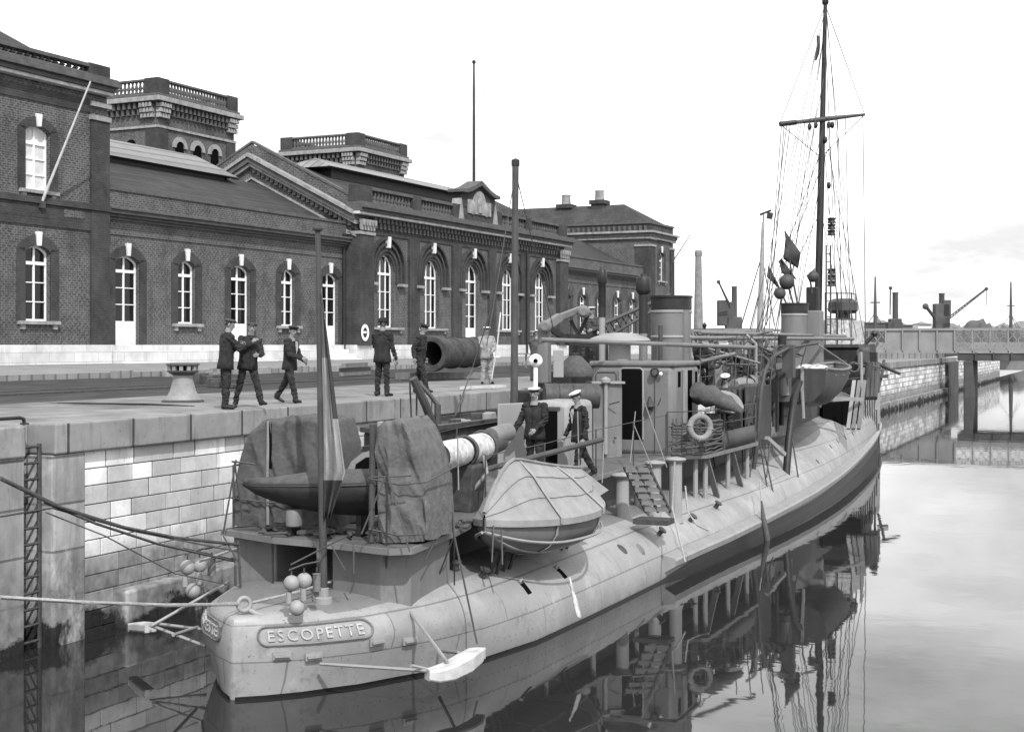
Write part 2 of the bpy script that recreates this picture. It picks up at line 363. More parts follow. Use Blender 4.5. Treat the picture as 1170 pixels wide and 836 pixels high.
weather(M_PIER, [(2.0, (1, 1, .14), .52, .72, .08, .7), (8, (1, 1, 1), .60, .70, .07, .7), (1.3, (1, 1, .5), .55, .68, .60, .6)])
weather(M_PAVE, [(.6, (1, .4, 1), .5, .68, .075, .7), (6, (1, 1, 1), .6, .7, .06, .6), (1.5, (1, 1, 1), .57, .7, .34, .5)])
weather(M_PLINTH, [(1.2, (1, 1, .2), .55, .75, .25, .7), (4, (1, 1, 1), .6, .72, .3, .5)])
weather(M_TRIM, [(2.5, (1, 1, .2), .52, .7, .08, .6)])
weather(M_STONEW, [(3, (1, 1, .2), .55, .72, .25, .6)])
weather(M_GREY, [(4, (1, 1, .18), .56, .74, .06, .6), (14, (1, 1, 1), .6, .7, .05, .5), (1.4, (1, 1, 1), .56, .74, .27, .5)])
weather(M_GREYL, [(4, (1, 1, .18), .56, .74, .10, .6), (14, (1, 1, 1), .6, .7, .08, .5)])
weather(M_DECK, [(2.5, (1, 1, 1), .52, .68, .03, .7), (10, (1, 1, 1), .58, .68, .22, .5)])
weather(M_CANVB, [(2.5, (1, 1, .6), .54, .72, .11, .5)])
from mathutils import noise as mnoise
# ------------------------------------------------------------------ setting: water, ground, paving
QX, QZ = -14.95, 3.4
def stonemat(nm, v): return weather(brickmat(nm, v, v, v, 60, 60, .0, var=.26, tide=True, bump=.4), [(2.4, (1, 1, .15), .56, .74, .12, .6), (12, (1, 1, 1), .60, .70, .1, .55)])
M_JOINT = brickmat('wall_joint', .07, .05, .05, 3, 3, .01, tide=True)
def water_mat():
    m = bpy.data.materials.new('dock_water'); m.use_nodes = True; nt = m.node_tree; N = nt.nodes; Lk = nt.links.new
    b = N['Principled BSDF']; b.inputs['Base Color'].default_value = g3(.018); b.inputs['Roughness'].default_value = .025; b.inputs['IOR'].default_value = 1.33
    tcx = N.new('ShaderNodeTexCoord'); a = N.new('ShaderNodeMapping'); a.inputs['Scale'].default_value = (.55, .55, 1); Lk(tcx.outputs['Object'], a.inputs[0])
    n1 = N.new('ShaderNodeTexNoise'); n1.inputs['Scale'].default_value = 1.5; n1.inputs['Detail'].default_value = 3; n1.inputs['Roughness'].default_value = .5; n1.inputs['Distortion'].default_value = .4; Lk(a.outputs[0], n1.inputs['Vector'])
    bu = N.new('ShaderNodeBump'); bu.inputs['Strength'].default_value = .022; bu.inputs['Distance'].default_value = .12; Lk(n1.outputs['Fac'], bu.inputs['Height']); Lk(bu.outputs[0], b.inputs['Normal'])
    return m
m = MB(); m.add([(-16, -200, 0), (3000, -200, 0), (3000, 4000, 0), (-16, 4000, 0)], [(0, 1, 2, 3)])
tag(m.build('water', water_mat()), kind='structure')
m = MB(); m.add([(-20.8, -200, QZ), (-20.8, 140, QZ), (-20.8, 4000, QZ), (-32.2, 4000, 3.55), (-32.2, 140, 3.55), (-32.2, -200, 3.55), (-3000, 4000, 3.55), (-3000, -200, 3.55), (-3000, 140, 3.55)],
          [(0, 5, 4, 1), (1, 4, 3, 2), (5, 7, 8, 4), (4, 8, 6, 3)])
m.build('ground', M_DIRT); tag(bpy.data.objects['ground'], kind='structure')
m = MB(); m.box(-20.8, QX-.55, -60, 143, 3.0, QZ); tag(m.build('pavement', M_PAVE), kind='structure')
# raised cobbled apron with a kerb in front of the station
m = MB()
rows = []
for s in range(-20, 161, 6):
    rows.append([bp(s, -31.4, 3.45), bp(s, -31.4, 3.70), bp(s, -31.75, 3.70), bp(s, -38.6, 3.93)])
m.grid(rows); tag(m.build('apron', M_FOOT), kind='structure')
# two tracks of grooved rail sunk in the yard
for dx in (-23.4, -24.85):
    m = MB(); m.box(dx-.05, dx+.05, -40, 140, 3.30, 3.475); tag(m.build('rail', M_IRON), kind='structure')

# ------------------------------------------------------------------ dock wall
wl = thing('quay_wall', 'pale block dock wall with dark tide stain running the length of the basin', 'wall', (QX, 20, 0))
YA, YB = 16.20, 16.76                                   # ladder recess
m = MB()
m.box(QX-1.2, QX, -40, YA, -1, 2.93); m.box(QX-1.2, QX-.5, YA, YB, -1, 2.93)
m.build('pier', M_PIER, wl)
m = MB(); m.box(QX-1.2, QX+.06, YB, 17.5, -1, 2.93); m.build('pilaster', M_PIER, wl, bevel=.05)
m = MB(); m.box(QX-1.2, QX-.048, 17.5, 145, -1, 2.93); m.build('wall_core', M_JOINT, wl)
m = MB(); m.box(QX-.3, QX-.03, 70, 145, -1, 2.925); m.build('block_face', M_QUAYB, wl)
# near part block by block: courses of uneven ashlar, some freshly pale, some weathered
rq = random.Random(21); m = MB(); z = 2.925; ci = 0
while z > -.6:
    h = (.285, .27, .30, .275, .29, .27)[ci % 6]; y = 17.5
    while y < 70:
        w = rq.choice((.45, .52, .58, .62, .7, .78, .9, 1.05))
        y1 = min(70, y+w); g = .009; pw = (.50, .40, .36, .32, .28)[min(ci, 4)]; u = rq.random()
        m.mi = 0 if u < pw else (1 if u < pw+.3 else (2 if u < pw+.55 else 3)); j = rq.uniform(-.006, .006)
        m.box(QX-.2, QX-.03+j, y+g*1.6, y1-g*1.6, z-h+g, z-g); y = y1
    z -= h; ci += 1
m.build('block_courses', [stonemat('ashlar_white', .74), stonemat('ashlar_pale', .50), stonemat('ashlar_grey', .42), stonemat('ashlar_weathered', .33)], wl, bevel=.006)
m = MB(); m.box(QX-.56, QX+.05, -40, YA, 2.93, QZ+.004); m.box(QX-.56, QX-.42, YA, YB, 2.93, QZ+.004); m.box(QX-.56, QX+.1, YB, 145, 2.93, QZ+.004)
m.build('coping', M_COPE, wl, bevel=.03)
m = MB(); m.box(QX-.1, QX+.22, 18.3, 138, -1, .62); m.build('footing_ledge', M_PIER, wl, bevel=.04)

# ------------------------------------------------------------------ station building
BT, BP2 = -38.0, -37.4                                   # front planes of wings and pavilions
st = thing('brick_station', 'long dark brick harbour station with arched white windows and balustraded roofs', 'building', bp(74, -38, 3.9))
def fr(t0):
    return lambda s, d, z: bp(s, t0+d, z)                # s along, d out of the wall (+ towards the water)
def archpts(s0, s1, zs, zt, n=10):
    """points from (s0,zs) over the crown (zt) to (s1,zs)"""
    h = zt-zs; w = (s1-s0)/2; c = (s0+s1)/2
    if h > .98*w: return [(c-w*math.cos(math.pi*i/n), zs+h*math.sin(math.pi*i/n)) for i in range(n+1)]
    rr = (w*w+h*h)/(2*h); a = math.asin(w/rr)
    return [(c+rr*math.sin(-a+2*a*i/n), zt-rr+rr*math.cos(-a+2*a*i/n)) for i in range(n+1)]
def wall_open(m, t, s0, s1, z0, z1, ops, depth=.28):
    """wall sheet with arched openings (a, b, sill, spring, crown) and their reveals"""
    f = lambda s, z: bp(s, t, z); g = lambda s, z: bp(s, t-depth, z)
    def q(a, b, c, d): m.add([f(a, c), f(b, c), f(b, d), f(a, d)], [(0, 1, 2, 3)])
    x = s0
    for a, b, zs, sp_, cr_ in sorted(ops):
        q(x, a, z0, z1); x = b
        if zs > z0: q(a, b, z0, zs)
        ap = archpts(a, b, sp_, cr_)
        for (p, q_), (p2, q2) in zip(ap, ap[1:]): m.add([f(p, q_), f(p2, q2), f(p2, z1), f(p, z1)], [(0, 1, 2, 3)])
        ring = [(a, zs)]+ap+[(b, zs)]
        for (p, q_), (p2, q2) in zip(ring, ring[1:]+ring[:1]): m.add([f(p, q_), f(p2, q2), g(p2, q2), g(p, q_)], [(0, 1, 2, 3)])
    q(x, s1, z0, z1)
def window(t, c, w, zs, sp_, cr_, ztr, rows, style='window', surround=.42, mull=(0,), sill=True, key=True, double=False, open_=False, panel=0, imposts=False, blind=False):
    """joinery of one opening, set back in the wall"""
    a, b = c-w/2, c+w/2; di = t-.2
    ap = archpts(a, b, sp_, cr_)
    nm = 'door' if style == 'door' else 'window'
    m = MB(); fw = .075
    ring = [(a, zs)]+ap+[(b, zs)]
    def ins(p):
        x, z = p; k = (w-2*fw)/w; return (c+(x-c)*k, zs+fw+(z-zs)*((cr_-zs-2*fw)/(cr_-zs)))
    inn = [ins(p) for p in ring]; n = len(ring)
    for d in (di, di-.07):
        m.add([bp(x, d, z) for x, z in ring]+[bp(x, d, z) for x, z in inn], [(i, (i+1) % n, n+(i+1) % n, n+i) for i in range(n)])
    m.add([bp(x, di, z) for x, z in inn]+[bp(x, di-.07, z) for x, z in inn], [(i, (i+1) % n, n+(i+1) % n, n+i) for i in range(n)])
    Fm = lambda s, d, z: bp(s, di+d, z)
    m.box(a+fw, b-fw, -.07, .02, ztr-.06, ztr+.06, Fm)
    for u in mull:
        x = c+u*w; hw = .035 if u == 0 else .028
        zt = cr_-.06-(abs(u)*2)**2*(cr_-sp_)*.9
        m.box(x-hw, x+hw, -.06, .012, zs+fw, zt, Fm)
    z0 = zs+panel
    for i in range(1, rows):
        z = z0+(ztr-z0)*i/rows; m.box(a+fw, b-fw, -.05, .005, z-.018, z+.018, Fm)
    o = m.build(nm, M_PAINTW, st)
    m = MB(); m.add([bp(x, di-.04, z) for x, z in inn], [tuple(range(n))]); m.build('glass', M_BLIND if blind else M_GLASS, o)
    if panel:
        m = MB(); m.box(a+fw, b-fw, -.06, .0, zs+.04, zs+panel, Fm)
        m.box(a+fw+.12, c-.08, 0, .02, zs+.18, zs+panel-.14, Fm); m.box(c+.08, b-fw-.12, 0, .02, zs+.18, zs+panel-.14, Fm)
        m.build('door_panel', M_PAINTW, o, bevel=.008)
        m = MB(); m.ball(bp(c+.09, di+.05, zs+panel+.05), .035, 8); m.build('handle', M_STEELD, o, smooth=50)
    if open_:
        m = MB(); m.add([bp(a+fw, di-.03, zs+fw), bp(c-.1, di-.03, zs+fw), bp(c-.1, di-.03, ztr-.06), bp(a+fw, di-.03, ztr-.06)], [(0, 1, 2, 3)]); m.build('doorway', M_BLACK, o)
    # dark brick surround standing just proud of the wall
    m = MB(); e = surround
    oa = archpts(a-e, b+e, sp_+(.12 if cr_-sp_ < .5*w else 0), cr_+e*.95, 10)
    ia = ap; P = []
    for p in oa: P.append(p)
    for p in ia: P.append(p)
    k = len(oa)
    for d, fl in ((.03, 0),):
        m.add([bp(x, t+d, z) for x, z in P]+[bp(x, t-.02, z) for x, z in P], [(i, i+1, k+i+1, k+i) for i in range(k-1)]+[(i, i+1, 2*k+i+1, 2*k+i) for i in range(k-1)]+[(k+i, k+i+1, 3*k+i+1, 3*k+i) for i in range(k-1)])
    if not imposts:
        Ft = lambda s, d, z: bp(s, t+d, z)
        m.box(a-e, a, -.02, .03, zs if sill else 4.6, oa[0][1], Ft); m.box(b, b+e, -.02, .03, zs if sill else 4.6, oa[-1][1], Ft)
    m.build('brick_surround', M_BRICKD, o)
    if double:
        for ex, d in ((.30, .09), (.62, .15), (.96, .21)):
            o2 = archpts(a-ex, b+ex, sp_, cr_+ex); i2 = archpts(a-ex+.13, b+ex-.13, sp_, cr_+ex-.13); m = MB(); o2 = [(a-ex, 7.84)]+o2+[(b+ex, 7.84)]; i2 = [(a-ex+.13, 7.84)]+i2+[(b+ex-.13, 7.84)]; P = o2+i2; k = len(o2)
            m.add([bp(x, t+d, z) for x, z in P]+[bp(x, t, z) for x, z in P], [(i, i+1, k+i+1, k+i) for i in range(k-1)]+[(i, i+1, 2*k+i+1, 2*k+i) for i in range(k-1)]+[(k+i, k+i+1, 3*k+i+1, 3*k+i) for i in range(k-1)])
            m.build('arch_moulding', M_BRICKD, o)
    Ft = lambda s, d, z: bp(s, t+d, z)
    if key:
        m = MB(); kz = cr_+e*.9; k0_ = cr_-.02 if not double else cr_+.35; m.prism([(c-.09, k0_), (c+.09, k0_), (c+.14, kz+.12), (c-.14, kz+.12)], lambda s, z: bp(s, t-.1, z), lambda s, z: bp(s, t+.11 if not double else t+.27, z))
        m.build('keystone', M_STONEW, o, bevel=.02)
    if imposts:
        for sx in (a-1.06, b+.30): 
            m = MB(); m.box(sx, sx+.76, -.05, .26, 7.70, 7.84, Ft); m.build('impost', M_TRIM, o)
    if sill:
        m = MB(); m.box(a-e+.05, b+e-.05, -.05, .18, zs-.13, zs, Ft); m.build('sill', M_TRIM, o, bevel=.015)
        for sx in (a-e+.15, b+e-.35): 
            m = MB(); m.box(sx, sx+.2, -.05, .1, zs-.30, zs-.13, Ft); m.build('sill_bracket', M_TRIM, o)
    return o
def baluster_run(m, p0, p1, z0, z1, t0, n, horiz=True):
    """turned balusters between two plan points"""
    p0 = Vector(p0); p1 = Vector(p1); h = z1-z0
    for i in range(n):
        p = p0.lerp(p1, (i+.5)/n)
        m.lathe([(.09, 0), (.09, .1*h), (.075, .14*h), (.13, .38*h), (.085, .62*h), (.065, .78*h), (.09, .88*h), (.09, h)], (p.x, p.y, z0), n=8)
def balustrade(t, s0, s1, z0, z1, piers, par=None, back=0):
    """plinth rail, turned balusters, piers and hand rail along a front"""
    f = fr(t); par = par or st
    m = MB(); m.box(s0, s1, -.36, -.02, z0, z0+.16, f); m.box(s0, s1, -.40, .02, z1-.15, z1, f); o = m.build('balustrade', M_CORN, par, bevel=.02)
    m = MB()
    for i in range(len(piers)-1):
        a, b = piers[i][1], piers[i+1][0]
        if b-a > .3: baluster_run(m, bp(a, t-.19, 0), bp(b, t-.19, 0), z0+.16, z1-.15, t, max(2, int((b-a)/.34)))
    m.build_each('baluster', M_CORN, o, smooth=40)
    m = MB()
    for a, b in piers: m.box(a, b, -.44, .04, z0, z1+.03, f)
    m.build_each('balustrade_pier', M_BRICKD, o if o.parent is st else par, bevel=.02)
    return o
def dentils(m, t, s0, s1, z0, z1, step, w, d):
    f = fr(t); n = int((s1-s0)/step)
    for i in range(n): 
        s = s0+(i+.5)*(s1-s0)/n; m.box(s-w/2, s+w/2, -.05, d, z0, z1, f)
# --- left pavilion
LA, LB = 35.0, 42.4
lpw = dict(c=38.75, w=1.26)
m = MB(); t = BP2
wall_open(m, t, LA, LB, 4.6, 14.2, [(38.12, 39.38, 5.47, 7.98, 8.22)]); 
m2 = MB()
# upper storey opening cut the same way: rebuild the sheet as two stacked bands
m = MB(); wall_open(m, t, LA, LB, 4.6, 9.4, [(38.12, 39.38, 5.47, 7.98, 8.22)]); wall_open(m, t, LA, LB, 9.4, 14.2, [(38.12, 39.38, 10.22, 12.35, 12.56)])
m.add([bp(LB, t, 4.6), bp(LB, t-.7, 4.6), bp(LB, t-.7, 14.2), bp(LB, t, 14.2)], [(0, 1, 2, 3)])
m.add([bp(LB, t-.6, 10), bp(LB, t-14, 10), bp(LB, t-14, 14.2), bp(LB, t-.6, 14.2)], [(0, 1, 2, 3)])
m.build('pavilion_wall', M_BRICK, st)
window(t, 38.75, 1.26, 5.47, 7.98, 8.22, 7.58, 3, mull=(0,))
window(t, 38.75, 1.26, 10.22, 12.35, 12.56, 11.95, 3, mull=(0,), surround=.36, blind=True)
f = fr(t)
m = MB(); m.box(41.45, LB+.06, -.5, .10, 4.6, 13.2, f); m.build('corner_pilaster', M_BRICKD, st)
m = MB(); m.box(41.40, LB+.10, -.5, .16, 13.2, 13.38, f); m.box(41.40, LB+.10, -.5, .16, 13.72, 13.9, f); m.build_each('pilaster_capital', M_TRIM, st)
m = MB(); m.box(LA, LB+.05, -.4, .06, 8.95, 9.25, f); m.box(LA, LB+.05, -.4, .07, 9.25, 9.75, f); m.box(LA, LB+.08, -.4, .16, 9.75, 9.98, f); m.box(LA, 41.45, -.1, .05, 13.45, 13.95, f); m.build_each('string_course', M_BRICKD, st)
m = MB()
for a in (35.6, 40.0): m.box(a, a+1.1, 0, .09, 9.36, 9.66, f)
m.build_each('brick_panel', M_BRICK, st)
def cornice(t, s0, s1, z0, zs, par=None, mats=(M_TRIML, M_CORN), ret=.0):
    f = fr(t); par = par or st
    m = MB(); m.box(s0, s1+ret, -.5, .32, z0, z0+zs*.22, f); m.mi = 1
    m.box(s0, s1+ret+.08, -.5, .42, z0+zs*.22+.001, z0+zs*.5, f); m.box(s0, s1+ret+.2, -.5, .58, z0+zs*.5+.001, z0+zs*.78, f); m.box(s0, s1+ret+.12, -.5, .5, z0+zs*.78+.001, z0+zs, f)
    return m.build('cornice', list(mats), par, bevel=.015)
cornice(t, LA, LB, 14.2, .62)
balustrade(t+.1, LA, LB, 14.82, 15.32, [(34.8, 35.3), (41.3, 42.45)])
f = fr(t); m = MB(); m.box(LB-.36, LB-.02, -7, -.4, 14.82, 15.3, f); m.build('parapet_return', M_BRICKD, st)
m = MB(); A_ = [bp(LA-3, t-.6, 14.9), bp(LB-.5, t-.6, 14.9), bp(LB-.5, t-9, 14.9), bp(LA-3, t-9, 14.9), bp(LA, t-4.6, 17.1), bp(41.1, t-4.6, 17.1)]
m.add(A_, [(0, 1, 5, 4), (1, 2, 5), (2, 3, 4, 5), (3, 0, 4)]); m.build('hipped_roof', M_SLATE, st)
# --- wings
def wing(s0, s1, cs, doors, opens):
    ops = []
    for i, c in enumerate(cs):
        w = 1.46 if i in doors else 1.2; ops.append((c-w/2, c+w/2, 4.605 if i in doors else 5.5, 7.92, 8.18))
    m = MB(); wall_open(m, BT, s0, s1, 4.6, 9.15, ops); m.build('wing_wall', M_BRICK, st)
    for i, c in enumerate(cs):
        if i in doors: window(BT, c, 1.46, 4.605, 7.92, 8.18, 7.56, 3, 'door', sill=False, panel=.95, open_=i in opens)
        else: window(BT, c, 1.2, 5.5, 7.92, 8.18, 7.56, 3)
    f = fr(BT)
    m = MB(); m.box(s0, s1, -.3, .05, 8.98, 9.15, f); m.box(s0, s1, -.3, .02, 9.15, 9.55, f); m.build_each('frieze', M_BRICK, st)
    m = MB(); m.box(s0, s1, -.3, .14, 9.55, 9.66, f); m.box(s0, s1, -.3, .26, 9.66, 9.78, f); m.box(s0, s1, -.3, .42, 9.78, 9.93, f); m.box(s0, s1, -.3, .5, 9.93, 10.02, f); m.build('eaves_moulding', M_CORN, st, bevel=.02)
    m = MB(); m.box(s0, s1, -.45, .12, 10.02, 10.72, f); m.build('parapet', M_BRICK, st)
    m = MB(); m.box(s0, s1, -.5, .18, 10.72, 10.84, f); m.build('parapet_cap', M_CORN, st)
    # roof slope up to a glazed lantern
    m = MB(); m.add([bp(s0, BT-.4, 10.6), bp(s1, BT-.4, 10.6), bp(s1, BT-5.2, 13.0), bp(s0, BT-5.2, 13.0), bp(s1, BT-12.5, 10.6), bp(s0, BT-12.5, 10.6), bp(s0, BT-7.2, 13.0), bp(s1, BT-7.2, 13.0)], [(0, 1, 2, 3), (7, 4, 5, 6), (3, 2, 7, 6)])
    m.build('slate_roof', M_SLATE, st)
wing(42.4, 60.6, [44.28, 48.02, 51.82, 55.58, 59.25], {0, 2, 4}, {2, 4})
m = MB(); f = fr(BT-6.2); m.box(42.2, 56.9, -1.5, 1.5, 12.3, 12.98, f); m.build('lantern_base', M_STEELD, st)
m = MB(); m.add([bp(42.3, BT-6.2+1.9, 12.95), bp(57.6, BT-6.2+1.9, 12.95), bp(57.6, BT-6.2-1.9, 12.95), bp(42.3, BT-6.2-1.9, 12.95), bp(42.3, BT-6.2, 14.05), bp(56.6, BT-6.2, 14.05)], [(0, 1, 5, 4), (1, 2, 5), (2, 3, 4, 5), (3, 0, 4), (3, 2, 1, 0)]); m.build('glazed_lantern', M_LANT, st)
# --- central pavilion
CA, CB = 60.6, 87.5; t = BP2; f = fr(t)
cc = [63.68, 68.68, 73.68, 78.6, 83.52]
ops = [(c-.83, c+.83, 5.52 if i != 2 else 4.605, 8.5, 9.33) for i, c in enumerate(cc)]
m = MB(); wall_open(m, t, CA, CB, 4.6, 11.2, ops, .35)
for s in (CA, CB): m.add([bp(s, t, 4.6), bp(s, t-2, 4.6), bp(s, t-2, 11.2), bp(s, t, 11.2)], [(0, 1, 2, 3)])
for s in (CA, CB):   # gable ends
    m.add([bp(s, t-.3, 10.6), bp(s, t-12.4, 10.6), bp(s, t-12.4, 12.4), bp(s, t-6.3, 15.12), bp(s, t-.3, 12.3)], [(0, 1, 2, 3, 4)])
    m.add([bp(s+.5*(1 if s < 70 else -1), t-.3, 10.6), bp(s+.5*(1 if s < 70 else -1), t-12.4, 10.6), bp(s+.5*(1 if s < 70 else -1), t-12.4, 12.4), bp(s+.5*(1 if s < 70 else -1), t-6.3, 15.12), bp(s+.5*(1 if s < 70 else -1), t-.3, 12.3)], [(0, 1, 2, 3, 4)])
m.build('hall_wall', M_BRICK, st)
for i, c in enumerate(cc):
    if i == 2: window(t, c, 1.66, 4.605, 8.5, 9.33, 8.33, 4, 'door', sill=False, panel=1.0, surround=.9, mull=(0,), double=True, imposts=True)
    else: window(t, c, 1.66, 5.52, 8.5, 9.33, 8.33, 3, surround=.9, mull=(-.17, .17), double=True, imposts=True)
m = MB()
for a, b in ((66.0, 67.1), (71.05, 72.15), (75.75, 76.7), (80.3, 81.6)): m.box(a, b, -.1, .14, 4.6, 10.3, f)
m.build_each('pilaster', M_BRICKD, st)
for a, b in ((CA-.03, 62.0), (86.1, CB+.03)):
    m = MB(); m.box(a, b, -.8, .3, 4.6, 10.35, f); m.build('corner_pilaster', M_BRICKD, st)
    m = MB(); m.box(a-.06, b+.06, -.85, .36, 10.2, 10.35, f); m.build('pilaster_band', M_TRIM, st)
    m = MB(); n_ = 5
    for i in range(n_):
        s = a+(i+.5)*(b-a)/n_
        for k in range(2): m.prism([(s-.13, 10.95-.28*k), (s+.13, 10.95-.28*k), (s+.06, 10.66-.25*k), (s-.06, 10.66-.25*k)], lambda x, z: bp(x, t+.28, z), lambda x, z: bp(x, t+.5-.1*k, z))
    m.build('carved_bracket', M_TRIM, st)['kind'] = 'stuff'
m = MB(); m.box(CA, CB, -.2, .06, 10.3, 10.5, f); m.box(62, 86.1, -.2, .08, 10.5, 11.2, f); m.build_each('frieze', M_BRICKD, st)
m = MB(); dentils(m, t, 62.05, 86.05, 10.92, 11.16, .42, .22, .26); dentils(m, t, 62.25, 86.05, 10.62, 10.9, .42, .2, .18); m.build('dentil_course', M_CORN, st)['kind'] = 'stuff'
m = MB(); m.box(62, 86.1, -.1, .05, 8.36, 8.46, f); 
cornice(t+.15, CA-.3, CB+.2, 11.2, .62)
balustrade(t+.15, CA-.1, CB+.1, 11.84, 12.68, [(CA-.15, 62.0), (66.3, 67.2), (71.0, 71.9), (76.6, 77.4), (81.0, 81.8), (86.2, CB+.1)])
# gable cornices raking to the ridge on the end seen from the dock
for s in (CA,):
    def rake(z0, z1, out, mt, nm, s=s):
        m = MB()
        for a, b in (((t+.1, 11.33), (t-6.3, 14.56)), ((t-12.7, 11.33), (t-6.3, 14.56))):
            P = [bp(s-out, a[0], a[1]+z0), bp(s-out, b[0], b[1]+z0), bp(s-out, b[0], b[1]+z1), bp(s-out, a[0], a[1]+z1)]
            Q = [p+(bp(s+.3, 0, 0)-bp(s-out, 0, 0)) for p in P]
            m.add(P+Q, [(0, 1, 2, 3), (7, 6, 5, 4), (0, 4, 5, 1), (1, 5, 6, 2), (2, 6, 7, 3), (3, 7, 4, 0)])
        m.build(nm, mt, st)
    rake(-.62, -.44, .22, M_TRIM, 'raking_cornice'); rake(-.43, -.14, .36, M_CORN, 'raking_cornice'); rake(-.13, .06, .46, M_TRIM, 'raking_cap'); rake(-1.27, -1.17, .09, M_TRIM, 'raking_band'); rake(.62, .74, .04, M_CORN, 'gable_coping')
    m = MB()
    for i in range(22):
        k = (i+.5)/22; a = t-.1-6.1*k; z = 11.05+3.1*k
        m.box(s-.16, s, a-.1-t, a+.1-t, z-.48, z-.24, f)
    m.build('gable_dentils', M_CORN, st)['kind'] = 'stuff'
# hall roof with slate slope, gable parapet and lantern
m = MB(); m.add([bp(CA+.4, t-.5, 11.9), bp(CB, t-.5, 11.9), bp(CB, t-6.3, 14.5), bp(CA+.4, t-6.3, 14.5), bp(CB, t-12.4, 12.0), bp(CA+.4, t-12.4, 12.0)], [(0, 1, 2, 3), (3, 2, 4, 5)]); m.build('slate_roof', M_SLATE, st)
m = MB(); f = fr(t-6.3)
m.box(66.2, 83.2, -1.3, 1.3, 13.7, 14.5, f); m.build('lantern_base', M_STEELD, st)
m = MB(); m.add([bp(65.2, t-6.3+1.9, 14.42), bp(84.2, t-6.3+1.9, 14.42), bp(84.2, t-6.3-1.9, 14.42), bp(65.2, t-6.3-1.9, 14.42), bp(66.6, t-6.3, 15.12), bp(82.8, t-6.3, 15.12)], [(0, 1, 5, 4), (1, 2, 5), (2, 3, 4, 5), (3, 0, 4), (3, 2, 1, 0)]); m.build('glazed_lantern', M_LANT, st)
# attic pediment with pale carved plaque
f = fr(t+.12)
m = MB(); m.prism([(72.0, 11.85), (76.4, 11.85), (76.4, 13.45), (74.2, 14.05), (72.0, 13.45)], lambda s, z: bp(s, t-.5, z), lambda s, z: bp(s, t+.17, z)); pd = m.build('attic_pediment', M_BRICKD, st)
m = MB(); m.prism([(71.7, 13.42), (72.3, 13.42), (72.9, 13.55), (74.2, 14.02), (75.5, 13.55), (76.1, 13.42), (76.7, 13.42), (76.7, 13.62), (76.1, 13.68), (75.4, 13.86), (74.2, 14.32), (73.0, 13.86), (72.3, 13.68), (71.7, 13.62)], lambda s, z: bp(s, t-.6, z), lambda s, z: bp(s, t+.42, z)); m.build('pediment_moulding', M_CORN, pd, bevel=.03)
m = MB(); m.prism([(72.75, 12.3), (75.75, 12.3), (75.75, 13.1), (75.1, 13.1)]+[(74.25+.72*math.cos(math.pi*i/8), 13.15+.55*math.sin(math.pi*i/8)) for i in range(1, 8)]+[(73.4, 13.1), (72.75, 13.1)], lambda s, z: bp(s, t+.1, z), lambda s, z: bp(s, t+.24, z)); pq = m.build('carved_plaque', M_TRIM, pd)
m = MB()
m.lathe([(.0, .10), (.22, .08), (.3, 0)], bp(74.25, t+.24, 13.0), axis=bp(0, 1, 0), n=16)
for dx in (-.9, .9): m.lathe([(.0, .08), (.3, .05), (.42, 0)], bp(74.25+dx, t+.24, 12.65), axis=bp(0, 1, 0), n=12)
m.box(74.0, 74.5, .1, .2, 12.4, 12.8, fr(t+.12)); m.build('carved_relief', M_TRIM, pq, smooth=40)
for a in (71.95, 76.45):
    m = MB(); m.prism([(a-.35, 11.85), (a+.35, 11.85), (a+.2, 12.5), (a, 13.1), (a-.2, 12.5)], lambda s, z: bp(s, t-.4, z), lambda s, z: bp(s, t+.2, z)); m.build('scroll_bracket', M_TRIM, pd)
# --- right wing and right pavilion
RA = 104.6
wing(87.5, RA, [89.3, 92.3, 95.6, 99.1, 102.35], {0}, {0})
t = BP2; f = fr(t); RB = 110.4
m = MB(); wall_open(m, t, RA, RB, 4.6, 13.0, [(106.9, 108.1, 9.75, 11.8, 12.05)])
m.add([bp(RA, t, 4.6), bp(RA, t-18, 4.6), bp(RA, t-18, 13.0), bp(RA, t, 13.0)], [(0, 1, 2, 3)]); m.add([bp(RB, t, 4.6), bp(RB, t-18, 4.6), bp(RB, t-18, 13.0), bp(RB, t, 13.0)], [(0, 1, 2, 3)])
m.build('pavilion_wall', M_BRICK, st)
window(t, 107.5, 1.2, 9.75, 11.8, 12.05, 11.4, 3)
for a, b in ((RA-.05, 105.7), (RB-.9, RB+.05)):
    m = MB(); m.box(a, b, -1.2, .12, 4.6, 12.4, f); m.build('corner_pilaster', M_BRICKD, st)
    m = MB(); m.box(a-.06, b+.06, -1.25, .18, 12.4, 12.55, f); m.box(a-.06, b+.06, -1.25, .18, 12.95, 13.1, f); m.build_each('pilaster_capital', M_TRIM, st)
m = MB(); m.box(RA-.2, RB+.2, -18.2, .2, 13.0, 13.2, f); m.mi = 1; m.box(RA-.3, RB+.3, -18.3, .3, 13.202, 13.45, f); m.mi = 0; m.box(RA-.45, RB+.45, -18.4, .45, 13.452, 13.62, f); m.build('cornice', [M_TRIM, M_CORN], st, bevel=.02)
m = MB(); m.box(RA, RB, -18, 0, 13.62, 14.2, f); m.build('parapet', M_BRICKD, st)
m = MB(); m.box(RA-.1, RB+.1, -18.1, .1, 14.2, 14.36, f); m.build('parapet_cap', M_CORN, st)
m = MB()
for i in range(40): y = -.3-i*.44; m.box(RA-.12, RA+.02, y-.1, y+.1, 13.66, 14.05, f)
m.build('dentil_course', M_CORN, st)['kind'] = 'stuff'
